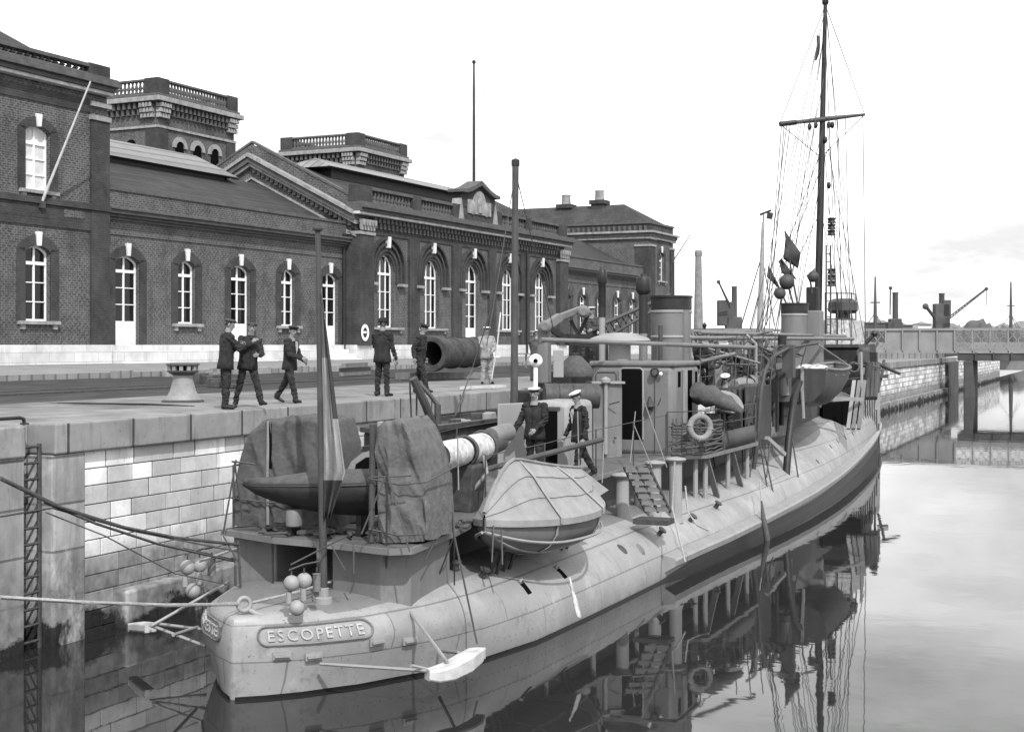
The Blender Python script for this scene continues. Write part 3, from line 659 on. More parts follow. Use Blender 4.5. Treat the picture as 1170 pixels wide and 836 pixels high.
m = MB(); m.add([bp(RA+.2, t-.2, 14.3), bp(RB-.2, t-.2, 14.3), bp(RB-.2, t-18, 14.3), bp(RA+.2, t-18, 14.3), bp((RA+RB)/2, t-3.2, 16.1), bp((RA+RB)/2, t-16, 16.1)], [(0, 1, 4), (1, 2, 5, 4), (2, 3, 5), (3, 0, 4, 5)]); m.build('hipped_roof', M_SLATE, st)
for px, py in ((647, 223), (685, 218)):
    tt = -47.5 if px > 660 else -51.0; s_ = 107.5
    # walk the chimney across the roof until it sits in its own line of sight
    tt = s_*math.tan(-TH+math.atan((px-CX)/F)-BA); p = bp(s_, tt, 0); zt = CAMZ+(HY-py)*p.dot(_f)/F
    c = MB(); c.box(s_-.55, s_+.55, -.55, .55, 14.8, zt-1.15, fr(tt)); c.box(s_-.68, s_+.68, -.68, .68, zt-1.15, zt-.8, fr(tt)); ch = c.build('chimney', M_BRICKD, st, bevel=.03)
    c = MB(); c.lathe([(.40, zt-.8), (.36, zt-.1), (.42, zt)], (p.x, p.y, 0), n=12); c.build('chimney_pot', M_TRIM, ch, smooth=40)
m = MB(); m.cyl(bp(RA+3, t-1.0, 13), bp(95, t-6, 13.6), .05)
# plinth and steps
m = MB()
for s0, s1, tt in ((34, LB+.12, BP2), (LB+.12, CA-.1, BT), (CA-.1, CB+.1, BP2), (CB+.1, RA, BT), (RA, RB+.1, BP2)):
    m.box(s0, s1, -1, .16, 3.5, 4.6, fr(tt))
m.build('plinth', M_PLINTH, st, bevel=.02)
for c, tt, w in ((44.28, BT, 2.0), (51.82, BT, 2.2), (59.25, BT, 1.9), (73.68, BP2, 2.4)):
    m = MB(); fz = fr(tt)
    for i in range(3): m.box(c-w/2-.15*i, c+w/2+.15*i, .16, .5+.3*i, 3.6, 4.6-.22*(i+1)+.0, fz)
    m.build('door_steps', M_STONEW, st, bevel=.02)
m = MB(); fz = fr(BT); m.box(42.6, 57.5, .16, .9, 3.5, 4.36, fz); m.build('step_terrace', M_PLINTH, st, bevel=.02)
m = MB(); m.tube([bp(60.35, BT+.12, 10.0), bp(60.35, BT+.12, 4.0)], .08); m.lathe([(.09, 0), (.2, .25), (.2, .3)], bp(60.35, BT+.12, 9.9), n=10); m.build('downpipe', M_STEELD, st, smooth=40)
m = MB(); m.tube([bp(80.95, BP2+.24, 10.6), bp(80.95, BP2+.24, 4.0)], .07); m.build('downpipe', M_STEELD, st, smooth=40)
# --- towers behind
def tower(s0, t0, w, d, zt, label):
    z0 = 10.0; f = fr(t0)
    m = MB(); m.box(s0, s0+w, -d, 0, z0, zt-1.2, f); tw = m.build('tower', M_BRICK, st); tw['label'] = label
    ch = .9
    m = MB()
    for a in (s0-.08, s0+w-ch): 
        for b in (-d-.08, -ch): m.box(a, a+ch+.08, b, b+ch+.08, z0, zt-3.0, f)
    m.build_each('tower_pier', M_BRICKD, tw)
    m = MB(); m.box(s0-.12, s0+w+.12, -d-.12, .12, zt-3.05, zt-2.9, f); m.build('tower_band', M_TRIM, tw)
    m = MB(); m.box(s0-.5, s0+w+.5, -d-.5, .5, zt-1.45, zt-1.15, f); m.mi = 1; m.box(s0-.3, s0+w+.3, -d-.3, .3, zt-1.15, zt-.95, f); m.build('tower_cornice', [M_TRIM, M_CORN], tw, bevel=.03)
    m = MB()
    for i in range(int(w/.42)):
        s = s0+.2+i*.42
        for k in range(2): m.box(s+.2*k, s+.2+.2*k, -.05, .22+.12*(1-k), zt-1.85-.38*k, zt-1.5-.38*k, f)
    for i in range(int(d/.42)):
        y = -.2-i*.42
        for k in range(2): m.box(s0-.22-.12*(1-k), s0+.05, y-.2-.2*k, y-.2*k, zt-1.85-.38*k, zt-1.5-.38*k, f)
    m.build('tower_corbels', M_CORN, tw)['kind'] = 'stuff'
    m = MB()
    for a in (s0-.2, s0+w-ch-.1):
        for i in range(4):
            for k in range(3): m.box(a+.1+i*.26, a+.28+i*.26, -.05, .42-.08*k, zt-1.78-.32*k, zt-1.52-.32*k, f)
    for i in range(4):
        for k in range(3): m.box(s0-.42+.08*k, s0, -.2-i*.26-.18, -.2-i*.26, zt-1.78-.32*k, zt-1.52-.32*k, f)
    m.build('carved_bracket', M_TRIM, tw)['kind'] = 'stuff'
    m = MB(); m.box(s0-.15, s0+w+.15, -d-.15, .15, zt-.95, zt-.82, f); m.mi = 0
    for q in ((s0-.15, s0+w+.15, -.2, .15), (s0-.15, s0+w+.15, -d-.15, -d+.2), (s0-.15, s0+.2, -d, 0), (s0+w-.2, s0+w+.15, -d, 0)): m.box(q[0], q[1], q[2], q[3], zt-.14, zt, f)
    m.build('tower_balustrade', M_CORN, tw, bevel=.02)
    m = MB()
    baluster_run(m, bp(s0+ch, t0, 0), bp(s0+w-ch, t0, 0), zt-.82, zt-.14, 0, int((w-2*ch)/.29)); baluster_run(m, bp(s0, t0-ch, 0), bp(s0, t0-d+ch, 0), zt-.82, zt-.14, 0, int((d-2*ch)/.29))
    baluster_run(m, bp(s0+ch, t0-d, 0), bp(s0+w-ch, t0-d, 0), zt-.82, zt-.14, 0, int((w-2*ch)/.29)); m.build('balusters', M_CORN, tw, smooth=40)['kind'] = 'stuff'
    m = MB()
    for a in (s0-.2, s0+w-ch): 
        for b in (-d-.2, -ch): m.box(a, a+ch+.2, b, b+ch+.2, zt-.95, zt+.04, f)
    m.build_each('balustrade_pier', M_BRICKD, tw, bevel=.03)
    # blind arcade below the band
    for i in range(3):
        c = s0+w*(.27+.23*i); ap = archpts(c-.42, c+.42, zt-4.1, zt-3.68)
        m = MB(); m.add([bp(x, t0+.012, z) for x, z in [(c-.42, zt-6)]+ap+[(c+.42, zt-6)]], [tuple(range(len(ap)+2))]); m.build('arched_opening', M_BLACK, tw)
        o2 = archpts(c-.72, c+.72, zt-4.1, zt-3.38); m = MB(); P = o2+ap; k = len(ap)
        m.add([bp(x, t0+.1, z) for x, z in P]+[bp(x, t0, z) for x, z in P], [(j, j+1, k+j+1, k+j) for j in range(k-1)]+[(j, j+1, 2*k+j+1, 2*k+j) for j in range(k-1)]+[(k+j, k+j+1, 3*k+j+1, 3*k+j) for j in range(k-1)]); m.build('arch_moulding', M_TRIM, tw)
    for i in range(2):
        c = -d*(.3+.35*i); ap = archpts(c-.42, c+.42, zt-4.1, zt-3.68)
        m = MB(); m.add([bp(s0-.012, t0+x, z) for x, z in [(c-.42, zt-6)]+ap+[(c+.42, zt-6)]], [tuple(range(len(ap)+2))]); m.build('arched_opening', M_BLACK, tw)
tower(69.2, -57, 7.8, 7.0, 21.15, 'balustraded brick tower nearest the left pavilion')
tower(92.7, -57, 7.3, 6.8, 20.95, 'balustraded brick tower behind the gabled hall')
# flag poles on the station
fp = thing('flagpole', 'tall thin bare flagpole rising behind the carved pediment', 'flagpole', bp(74.1, BP2-.8, 13.5))
m = MB(); s_ = bs(541.5, BP2-.8); zt = bz(541.5, 72, BP2-.8); m.tube([bp(s_, BP2-.8, 12), bp(s_, BP2-.8, zt)], [.11, .06]); m.build('pole', M_STEELD, fp, smooth=40)
m = MB(); m.ball(bp(s_, BP2-.8, zt+.05), .13, 8); m.build('finial', M_STEELD, fp, smooth=60)
fp = thing('flagpole', 'slanting white flagpole fixed below the upper window of the left pavilion', 'flagpole', bp(38.6, BP2, 9.6))
p0 = bp(bs(47, BP2+.1), BP2+.1, bz(47, 233, BP2+.1)); p1 = onX(103.5, 93, bp(40, BP2+2.0, 0).x)
m = MB(); m.tube([p0, p1], [.055, .03]); m.build('pole', M_WOODL, fp, smooth=40)
m = MB(); m.box(p0.x-.1, p0.x+.1, p0.y-.12, p0.y+.12, p0.z-.15, p0.z+.1); m.build('socket', M_IRON, fp)
fp = thing('flagpole', 'slanting thin flagpole on the far right pavilion of the station', 'flagpole', bp(108, BP2, 9.6))
p0 = bp(bs(768, BP2), BP2, bz(768, 300, BP2)); p1 = onX(789, 268, bp(110, BP2+2.6, 0).x)
m = MB(); m.tube([p0, p1], [.06, .04]); m.build('pole', M_WOODL, fp, smooth=40)
m = MB(); m.box(p0.x-.1, p0.x+.1, p0.y-.12, p0.y+.12, p0.z-.15, p0.z+.1); m.build('socket', M_IRON, fp)
# white oval sign on the corner pilaster
t = BP2+.3; c = bp(bs(416, t), t, bz(416, 380, t))
sg = thing('oval_sign', 'small white oval ring sign on the brick corner pilaster', 'sign', c)
m = MB(); es = bp(1, 0, 0); 
m.prism([(.36*math.cos(a*math.pi/12), .42*math.sin(a*math.pi/12)) for a in range(24)], lambda x, z: c+es*x+Vector((0, 0, z)), lambda x, z: c+es*x+Vector((.05, 0, z))); m.build('sign_plate', M_STEELD, sg)
m = MB()
ri = [[c+es*(.36*k*math.cos(a*math.pi/12))+Vector((.06, 0, .42*k*math.sin(a*math.pi/12))) for a in range(24)] for k in (1.02, .62)]
m.grid(ri, True); m.box(-.36, .1, .0, .012, -.02, .07, lambda x, y, z: c+es*x+Vector((.062+y, 0, z))); m.build('sign_ring', M_PAINTW, sg, solid=.02)
# ------------------------------------------------------------------ the destroyer
SX = -10.55
ship = thing('destroyer', 'pale grey two funnelled destroyer with rounded turtleback hull moored stern first along the dock', 'warship', (SX, 40, 0))
ST = [  # Y, half breadth, deck height, squareness, flare low down
    (15.2, .03, 1.05, 6, .9), (15.45, .45, 1.06, 6, .72), (15.8, .88, 1.08, 6, .74), (16.46, 1.40, 1.10, 5.5, .80), (17.5, 1.86, 1.15, 4.6, .88), (18.6, 2.12, 1.2, 3.8, .95), (20, 2.26, 1.24, 3.1, 1), (22, 2.33, 1.26, 2.8, 1),
    (24, 2.36, 1.26, 2.7, 1), (26, 2.38, 1.26, 2.6, 1), (28, 2.42, 1.27, 2.6, 1), (30.5, 2.5, 1.3, 2.6, 1), (33, 2.58, 1.36, 2.6, 1), (36, 2.62, 1.45, 2.6, 1), (39, 2.62, 1.58, 2.5, 1), (43, 2.5, 1.82, 2.4, .99), (47, 2.28, 2.08, 2.3, .97),
    (51, 2.0, 2.34, 2.2, .94), (55, 1.66, 2.62, 2.2, .9), (59, 1.27, 2.88, 2.2, .86), (63, .82, 3.1, 2.2, .8), (66, .42, 3.24, 2.3, .75), (68.2, .06, 3.34, 2.4, .7)]
def hull_at(Y):
    for a, b in zip(ST, ST[1:]):
        if a[0] <= Y <= b[0]:
            k = (Y-a[0])/(b[0]-a[0]); return [a[i]+(b[i]-a[i])*k for i in range(5)]
    return list(ST[0] if Y < ST[0][0] else ST[-1])
def hull_pt(Y, u, out=0.0):
    """u 0 = waterline, 1 = centre line of deck; starboard side"""
    _, b, zd, n, fl = hull_at(Y); a = u*math.pi/2
    x = b*math.cos(a)**(2/n); z = zd*math.sin(a)**(2/n)
    k = min(1, z/.7); x *= fl+(1-fl)*k
    return Vector((SX+x+out, Y, z))
def hull_z(X, Y):
    _, b, zd, n, fl = hull_at(Y); q = min(.999, abs(X-SX)/max(b, .01)); return zd*(1-q**n)**(1/n)
def hull_x(z, Y, side=1):
    _, b, zd, n, fl = hull_at(Y); q = min(.999, max(0, z)/zd); x = b*(1-q**n)**(1/n); k = min(1, z/.7); return SX+side*x*(fl+(1-fl)*k)
m = MB(); rows = []
ys = sorted(set([s[0] for s in ST]+[15.2+i*.9 for i in range(59)])); NU = 14
for Y in ys:
    row = []
    _, b, zd, n, fl = hull_at(Y)
    us = [i/NU for i in range(NU+1)]
    st_ = [hull_pt(Y, u) for u in us]
    low = [Vector((SX+(p_.x-SX)*k, Y, z)) for p_, k, z in ((st_[0], .72, -.8), (st_[0], .93, -.3))]
    half = low+st_
    row = half+[Vector((2*SX-p_.x, p_.y, p_.z)) for p_ in half[-2::-1]]
    rows.append(row)
m.grid(rows)
nrow = len(rows[0]); k = 0
m.m = []
for i in range(len(rows)-1):
    for j in range(nrow-1):
        jj = min(j, nrow-2-j); m.m.append(1 if jj < 2 else (2 if jj >= 2+9 and ys[i] > 16 else 0))
m.f.append(tuple(range(nrow))); m.m.append(0)
hull = m.build('hull', [M_HULL, M_BOOT, M_HULLD], ship, smooth=38)
# thin black boot line on the after part, black band forward under the rubbing strake
m = MB()
for sd_ in (1, -1):
    r_ = []
    for Y in ys[:-1]:
        e_ = max(0, (18.5-Y)/3.3); zt = .045 if Y < 26 else .045+min(1, (Y-26)/3)*.17+max(0, Y-40)*.018
        dxy = (abs(hull_x(.1, min(68, Y+.05), 1)-SX)-abs(hull_x(.1, max(15.21, Y-.05), 1)-SX))/.1; nn = Vector((sd_, -dxy, 0)).normalized()*.016
        r_.append([Vector((hull_x(z, Y, sd_), Y, z))+nn for z in (-.15, 0, zt*.5, zt)])
    m.grid(r_)
m.build('boot_topping', M_BOOT, hull, smooth=40)
m = MB()
for sd_ in (1, -1):
    r_ = []
    for Y in [26.3+.7*i for i in range(60)]:
        if Y > 67.8: break
        z1 = .44+max(0, Y-30)*.0135; w = .26 if Y < 45 else max(.07, .26-(Y-45)*.010)
        x0 = hull_x(z1-.1, Y, sd_)-sd_*.03; x1 = hull_x(z1-.1, Y, sd_)+sd_*w; x2 = hull_x(z1-.3, Y, sd_)-sd_*.03
        r_.append([Vector((x0, Y, z1+.05)), Vector((x1-sd_*.03, Y, z1)), Vector((x1, Y, z1-.05)), Vector((x1-sd_*.02, Y, z1-.16)), Vector((x2, Y, z1-.30))])
    m.grid(r_)
    for e in (r_[0], r_[-1]): m.add(e, [tuple(range(5))])
m.build('rubbing_strake', M_GREYL, hull, smooth=35)
# name plates on both quarters, raised border and letters
def quarter(sd_):
    # local frame on the quarter: u along the hull from the sternpost, v up
    pts = [15.2+.05*i for i in range(80)]; acc = [0]; P = [Vector((hull_x(.8, y, sd_), y, .8)) for y in pts]
    for a, b in zip(P, P[1:]): acc.append(acc[-1]+(b-a).length)
    def q(u, v, out=0):
        for i in range(len(acc)-1):
            if acc[i] <= u <= acc[i+1]:
                y = pts[i]+(u-acc[i])/(acc[i+1]-acc[i])*.05; break
        y = min(max(y, 15.21), 19); x = hull_x(v, y, sd_); e = .02
        d = (Vector((hull_x(v, y+e, sd_), y+e, 0))-Vector((hull_x(v, y-e, sd_), y-e, 0))).normalized()
        n = Vector((d.y, -d.x, 0))*(1 if sd_ > 0 else -1)
        return Vector((x, y, v))+n*out
    return q
for sd_ in (1, -1):
    q = quarter(sd_); u0, u1, v0, v1 = .30, 1.86, .70, .94
    m = MB(); rr_ = (v1-v0)/2; ring = []
    for a in range(9): t_ = math.pi/2+math.pi*a/8; ring.append((u0+rr_+rr_*math.cos(t_), v0+rr_+rr_*math.sin(t_)))
    for i in range(1, 12): ring.append((u0+rr_+(u1-u0-2*rr_)*i/12, v0))
    for a in range(9): t_ = -math.pi/2+math.pi*a/8; ring.append((u1-rr_+rr_*math.cos(t_), v0+rr_+rr_*math.sin(t_)))
    for i in range(1, 12): ring.append((u1-rr_-(u1-u0-2*rr_)*i/12, v1))
    pl = [q(u, v, .012) for u, v in ring]; m.tube(pl+[pl[0]], .016, 6); brd = m.build('name_border', M_GREY, hull, smooth=50)
    cu = bpy.data.curves.new('lettering', 'FONT'); cu.body = 'ESCOPETTE'; cu.size = 1; cu.extrude = .05; cu.space_character = 1.25; cu.resolution_u = 3
    to = bpy.data.objects.new('lettering', cu); COL.objects.link(to); dg = bpy.context.evaluated_depsgraph_get(); dg.update(); tm = bpy.data.meshes.new_from_object(to.evaluated_get(dg))
    vs = [v.co.copy() for v in tm.vertices]; x0 = min(v.x for v in vs); x1 = max(v.x for v in vs); y0 = min(v.y for v in vs); y1 = max(v.y for v in vs); zz0 = min(v.z for v in vs); zz1 = max(v.z for v in vs)
    m = MB(); P_ = []
    for v in vs:
        k = (v.x-x0)/(x1-x0); u = (u0+.13+k*(u1-u0-.26)) if sd_ > 0 else (u1-.13-k*(u1-u0-.26))
        P_.append(q(u, v0+.05+(v.y-y0)/(y1-y0)*(v1-v0-.10), -.004+.026*(v.z-zz0)/(zz1-zz0)))
    m.add(P_, [tuple(p.vertices) for p in tm.polygons]); m.build('name_letters', M_LETTER, hull)
    bpy.data.objects.remove(to); bpy.data.curves.remove(cu); bpy.data.meshes.remove(tm)
# ------------------------------------------------------------------ destroyer: platforms, houses, funnels, masts
P = onD
def part(m, name, mt, par=ship, **k): return m.build(name, mt, par, **k)
# flying deck above the turtleback
plat = [(-12.3, 17.45), (-11.1, 17.0), (-9.9, 16.85), (-9.05, 16.65), (-8.8, 16.85), (-9.0, 18.6), (-9.25, 20.2), (-9.45, 25.9), (-9.3, 30.2), (-8.6, 30.9), (-8.55, 35.5), (-9.2, 37.3), (-11.9, 37.3), (-12.1, 30), (-12.1, 20)]
def zplat(y): return 1.84+.26*max(0, min(1, (y-18)/12))
m = MB(); n_ = len(plat)
m.prism(plat, lambda x, y: Vector((x, y, zplat(y)-.05)), lambda x, y: Vector((x, y, zplat(y)))); fd = part(m, 'flying_deck', M_DECK)
m = MB()
for (a, b) in zip(plat[:12], plat[1:13]):
    m.beam((a[0], a[1], zplat(a[1])-.03), (b[0], b[1], zplat(b[1])-.03), .05, .085)
m.build('deck_edge', M_GREY, fd)
# steel trunks and casing under it
m = MB(); m.box(-12.1, -11.35, 17.45, 18.6, .85, 1.77); part(m, 'port_trunk', M_GREY, bevel=.03)
tr = [(-10.25, 17.2), (-9.35, 16.98), (-9.02, 17.25), (-9.08, 18.6), (-10.25, 18.7)]
m = MB(); m.prism(tr, lambda x, y: Vector((x, y, .8)), lambda x, y: Vector((x, y, 1.77))); part(m, 'starboard_trunk', M_GREY, bevel=.015)
m = MB(); m.box(-11.5, -9.75, 19.0, 37, .9, 1.9); part(m, 'engine_casing', M_GREYD, bevel=.05)
m = MB()
for x, y in ((-9.5, 21), (-9.55, 23.5), (-9.55, 26), (-9.45, 28.4), (-8.75, 31.3), (-8.72, 33.2), (-8.75, 35.2), (-8.9, 31.0)):
    m = MB(); z0 = hull_z(x, y)-.04; m.tube([(x, y, z0), (x, y, zplat(y)-.05)], .06, 8); part(m, 'deck_pillar', M_GREYL, smooth=40)
for x, y, s in ((-8.7, 31.2, .75), (-8.68, 33.4, .7)):
    m = MB(); m.beam((x, y, zplat(y)-.1), (x+.05, y+s, hull_z(x+.05, y+s)), .14, .05); part(m, 'deck_strut', M_GREY)
# ventilator bollards on the turtleback with flat caps
for px, top, bot in ((711, 541, 587), (748, 527, 582), (772, 523, 578)):
    D = 3.4*1600/(bot-HY); p = P(px, bot, D); zt = CAMZ-(top-HY)*D/F; z0 = hull_z(p.x, p.y)-.08
    m = MB(); m.lathe([(.17, z0), (.15, z0+.08), (.135, z0+.12), (.135, zt-.1), (.2, zt-.07), (.225, zt-.03), (.2, zt), (0, zt+.03)], (p.x, p.y, 0), n=18); part(m, 'deck_ventilator', M_GREYL, smooth=35)
# slatted ladder leaning from hull to flying deck
a = P(752, 585, 27.6); b = P(727, 533, 27.3); lad = MB(); sx = Vector((.22, .10, 0))
for q in (-1, 0, 1): lad.beam(a+sx*q, b+sx*q, .05, .04)
ld = part(lad, 'boarding_ladder', M_GREYD)
m = MB()
for i in range(7): c = a.lerp(b, (i+.5)/7); m.beam(c-sx, c+sx, .05, .09)
m.build('ladder_tread', M_GREY, ld)
m = MB(); p = P(747, 592, 27.4); m.box(p.x-.35, p.x+.35, p.y-.25, p.y+.25, p.z-.1, p.z); part(m, 'ladder_foot_plate', M_IRON)
# hull openings: dark scuttles and plates along the side
for px, py, kind in ((601, 672, 1), (642, 655, 1), (711, 627, 0), (732, 627, 0), (752, 611, 2), (788, 595, 2), (817, 580, 2), (551, 660, 2), (520, 652, 2), (934, 527, 0), (949, 510, 0), (957, 504, 0), (966, 500, 0), (974, 495, 0)):
    # walk down the line of sight until it meets the hull
    D = 15.0
    while D < 70:
        p = P(px, py, D); zz = hull_z(p.x, p.y) if abs(p.x-SX) < hull_at(p.y)[1] else -9
        if p.z <= zz: break
        D += .02
    e = .05; n = Vector((-(hull_z(p.x+e, p.y)-hull_z(p.x-e, p.y))/(2*e), -(hull_z(p.x, p.y+e)-hull_z(p.x, p.y-e))/(2*e), 1)).normalized()
    u = Vector((0, 1, 0)).cross(n).normalized(); w = n.cross(u)
    m = MB()
    if kind == 1:
        m.box(-.10, .10, -.065, .065, -.01, .012, lambda x, y, z: p+u*x+w*y+n*z); o = m.build('freeing_port', M_BLACK, hull)
        m = MB(); m.tube([p+u*-.13+w*-.08+n*.015, p+u*-.15+n*.04, p+u*-.13+w*.08+n*.015], .022, 6); m.build('port_lip', M_GREYL, o, smooth=40)
    elif kind == 0:
        r0 = .11 if py > 600 else .07
        m.lathe([(0, .014), (r0, .012), (r0*1.15, 0)], p, axis=n, n=16); m.build('scuttle', M_GREYD if px != 732 else M_GREY, hull, smooth=40)
    else:
        m.lathe([(.05, 0), (.05, .12), (.09, .13), (.09, .16), (0, .17)], p, axis=n, n=10); m.build('deck_fitting', M_GREYD, hull, smooth=40)
# engine-room companion hatch with rounded corners, dark doorway and door leaf
m = MB(); hx0, hx1, hy0, hy1, hz0, hz1 = -10.98, -10.08, 26.1, 27.5, 1.98, 3.47
m.box(hx0, hx1, hy0, hy1, hz0, hz1); hat = part(m, 'companion_hatch', M_GREYL, bevel=.12, smooth=50)
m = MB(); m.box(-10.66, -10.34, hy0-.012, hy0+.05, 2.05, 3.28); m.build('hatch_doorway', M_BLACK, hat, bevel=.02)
m = MB(); m.box(-10.72, -10.28, hy0-.03, hy0-.015, 3.3, 3.36); m.build('hatch_hood', M_GREYD, hat)
a, b = P(569, 470, 27.6), P(603, 470, 28.3)
m = MB(); m.beam((a.x, a.y, 2.68), (b.x, b.y, 2.68), .05, 1.52); dl = m.build('hatch_door', M_GREYL, hat, bevel=.02)
m = MB(); m.tube([(a.x+.08, a.y-.08, 2.6), (a.x+.08, a.y-.08, 2.75), (a.x+.2, a.y-.08, 2.78)], .018, 6); m.build('handle', M_STEELD, dl)
# deck house
dx0, dx1, dy0, dy1, dz0, dz1 = -11.5, -9.42, 31.1, 33.2, 2.0, 4.16
m = MB(); m.box(dx0, dx1, dy0, dy1, dz0, dz1); dh = part(m, 'deck_house', M_GREY, bevel=.16, smooth=50)
m = MB(); m.box(dx0-.02, dx1+.02, dy0-.02, dy1+.02, dz1-.06, dz1+.06); m.build('house_roof', M_GREY, dh, bevel=.04)
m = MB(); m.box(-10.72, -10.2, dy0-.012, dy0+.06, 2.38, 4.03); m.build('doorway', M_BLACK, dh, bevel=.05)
m = MB(); m.tube([(-10.74, dy0-.02, 2.4), (-10.74, dy0-.02, 4.0), (-10.68, dy0-.02, 4.06), (-10.24, dy0-.02, 4.06), (-10.18, dy0-.02, 4.0), (-10.18, dy0-.02, 2.4)], .022, 6); m.build('door_frame', M_GREYL, dh, smooth=40)
m = MB(); m.tube([(-11.35, dy0-.006, 2.5), (-11.35, dy0-.006, 3.9), (-11.3, dy0-.006, 3.96), (-10.88, dy0-.006, 3.96), (-10.84, dy0-.006, 3.9), (-10.84, dy0-.006, 2.5)], .014, 6); m.build('panel_seam', M_GREYD, dh)
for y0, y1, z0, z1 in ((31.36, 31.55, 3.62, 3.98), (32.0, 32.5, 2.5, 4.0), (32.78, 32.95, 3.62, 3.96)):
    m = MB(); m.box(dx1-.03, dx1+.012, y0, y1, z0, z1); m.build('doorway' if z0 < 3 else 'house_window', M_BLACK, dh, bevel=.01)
m = MB(); m.box(dx1+.005, dx1+.05, 31.75, 31.98, 2.45, 4.02); m.build('sliding_door', M_GREYL, dh)
for px, py in ((746, 450), (746, 452)):
    pass
p = P(748, 425, 32.35); m = MB(); m.lathe([(.0, -.12), (.09, -.1), (.11, 0), (.09, .03)], p, axis=(.3, -1, .1), n=12); m.lathe([(0, .035), (.07, .034)], p, axis=(.3, -1, .1), n=12); lp = m.build('wall_lamp', M_GREYD, dh, smooth=40)
p2 = P(755, 427, 32.3); m = MB(); m.ball(p2, .045, 8); m.build('lamp_bulb', M_PAINTW, lp, smooth=60)
m = MB(); m.tube([P(748, 430, 32.46), P(748, 520, 32.46)], .012, 5); m.build('conduit', M_GREYD, dh)
p = P(743, 463, 32.38); m = MB(); m.lathe([(.05, -.1), (.11, 0), (.05, .12), (.03, .2)], p, axis=(0, -.3, 1), n=10); m.build('water_tap', M_GREYD, dh, smooth=40)
m = MB(); m.tube([P(752, 462, 32.42), P(759, 446, 32.42)], .015, 5); m.build('handrail', M_GREYD, dh)
# tall open door / locker abaft the house
a, b = P(675, 470, 31.9), P(708, 470, 32.2)
m = MB(); m.beam((a.x, a.y, 2.86), (b.x, b.y, 2.86), .26, 1.72); lk = part(m, 'galley_locker', M_GREY, bevel=.02)
m = MB(); m.beam((a.x-.05, a.y, 3.74), (b.x+.05, b.y, 3.74), .4, .05); m.build('locker_top', M_GREYL, lk)
m = MB(); p = P(696, 462, 31.85); m.tube([p, p+Vector((.25, 0, .07))], .015, 5); m.ball(P(703, 500, 31.9), .035, 8); m.build('handle', M_GREYD, lk)
m = MB(); p = P(692, 438, 31.85); m.lathe([(.05, -1.6), (.05, 0), (.12, .02), (.12, .1), (0, .16)], p, n=10); m.build('locker_vent', M_GREYL, lk, smooth=40)
# stove pipes
p = P(688, 400, 35.6); zt = CAMZ+(HY-306)*35.6/F
m = MB(); m.lathe([(.085, 2.0), (.08, zt-1.25)], (p.x, p.y, 0), n=14); sp_ = part(m, 'galley_pipe', M_GREYL, smooth=40)
m = MB(); m.lathe([(.095, zt-1.25), (.095, zt-.42), (.125, zt-.38), (.125, zt-.12), (.08, zt-.04), (.05, zt+.02)], (p.x, p.y, 0), n=14); m.build('pipe_cowl', M_STEELD, sp_, smooth=40)
p = P(735, 400, 35.4); zt = CAMZ+(HY-313)*35.4/F
m = MB(); m.lathe([(.115, 2.0), (.105, zt-.85)], (p.x, p.y, 0), n=14); sp_ = part(m, 'boiler_vent_pipe', M_GREY, smooth=40)
m = MB(); m.lathe([(.11, zt-1.5), (.11, zt-.52), (.17, zt-.46), (.19, zt-.40), (.19, zt-.14), (.15, zt-.07), (.08, zt-.05), (.07, zt), (.0, zt)], (p.x, p.y, 0), n=16); m.build('vent_drum', M_STEELD, sp_, smooth=30)
# mushroom top over the house roof and long spars
p = P(708, 392, 34.2); m = MB(); m.lathe([(.22, -.7), (.22, 0), (.62, .06), (.58, .12), (.3, .24), (0, .26)], (p.x, p.y, p.z), n=20, sx=1.25); part(m, 'mushroom_vent', M_GREYL, smooth=30)
for a, b, r in ((P(618, 388, 31), P(862, 397, 36.5), .052), (P(787, 386, 39), P(975, 387, 52), .06), (P(800, 380, 41), P(966, 384, 53), .06), (P(800, 413, 36), P(840, 404, 39), .055)):
    m = MB(); m.tube([a, b], r, 8); part(m, 'stowed_spar', M_GREY, smooth=40)
# funnels
def funnel(px, top, Dd, wpx, zb, band):
    p = P(px, top, Dd); r = wpx/2*Dd/F; zt = p.z
    m = MB(); m.lathe([(r*.98, zb), (r*.98, zt-.33), (r*.96, zt-.33)], (p.x, p.y, 0), n=32, sy=1.15); f_ = part(m, 'funnel', M_GREY, smooth=40)
    m = MB(); m.lathe([(r*1.0, zt-.34), (r*1.0, zt-.03), (r*1.05, zt-.03), (r*1.05, zt+.02), (r*.93, zt+.02), (r*.9, zt-.9)], (p.x, p.y, 0), n=32, sy=1.15); m.build('funnel_cap', M_STEELD, f_, smooth=30)
    for h in band:
        m = MB(); m.lathe([(r*.98, zt-h), (r*1.02, zt-h-.02), (r*1.02, zt-h-.06), (r*.98, zt-h-.08)], (p.x, p.y, 0), n=32, sy=1.15); m.build('funnel_band', M_GREYL, f_, smooth=30)
    return f_, p, r, zt
f1, p, r, zt = funnel(767, 339, 36.2, 46, 2.0, (.35, 1.0))
m = MB(); q = P(784, 350, 35.9); m.tube([(q.x, q.y-.1, 2.0), (q.x, q.y-.1, zt-.35)], .12, 10); m.build('steam_pipe', M_GREY, f1, smooth=40)
m = MB(); q = P(757, 360, 35.5); m.tube([(q.x-.05, q.y-.1, 2.0), (q.x-.02, q.y-.1, zt-.75)], .06, 8); m.build('steam_pipe', M_GREYD, f1, smooth=40)
f2, p, r, zt = funnel(908, 347, 50.0, 31, 1.8, (.36,))
m = MB(); q = P(926, 358, 50); m.box(q.x-.1, q.x+.42, q.y-.3, q.y+.3, 3.0, zt-.25); m.build('steam_pipe_casing', M_GREY, f2, bevel=.04)
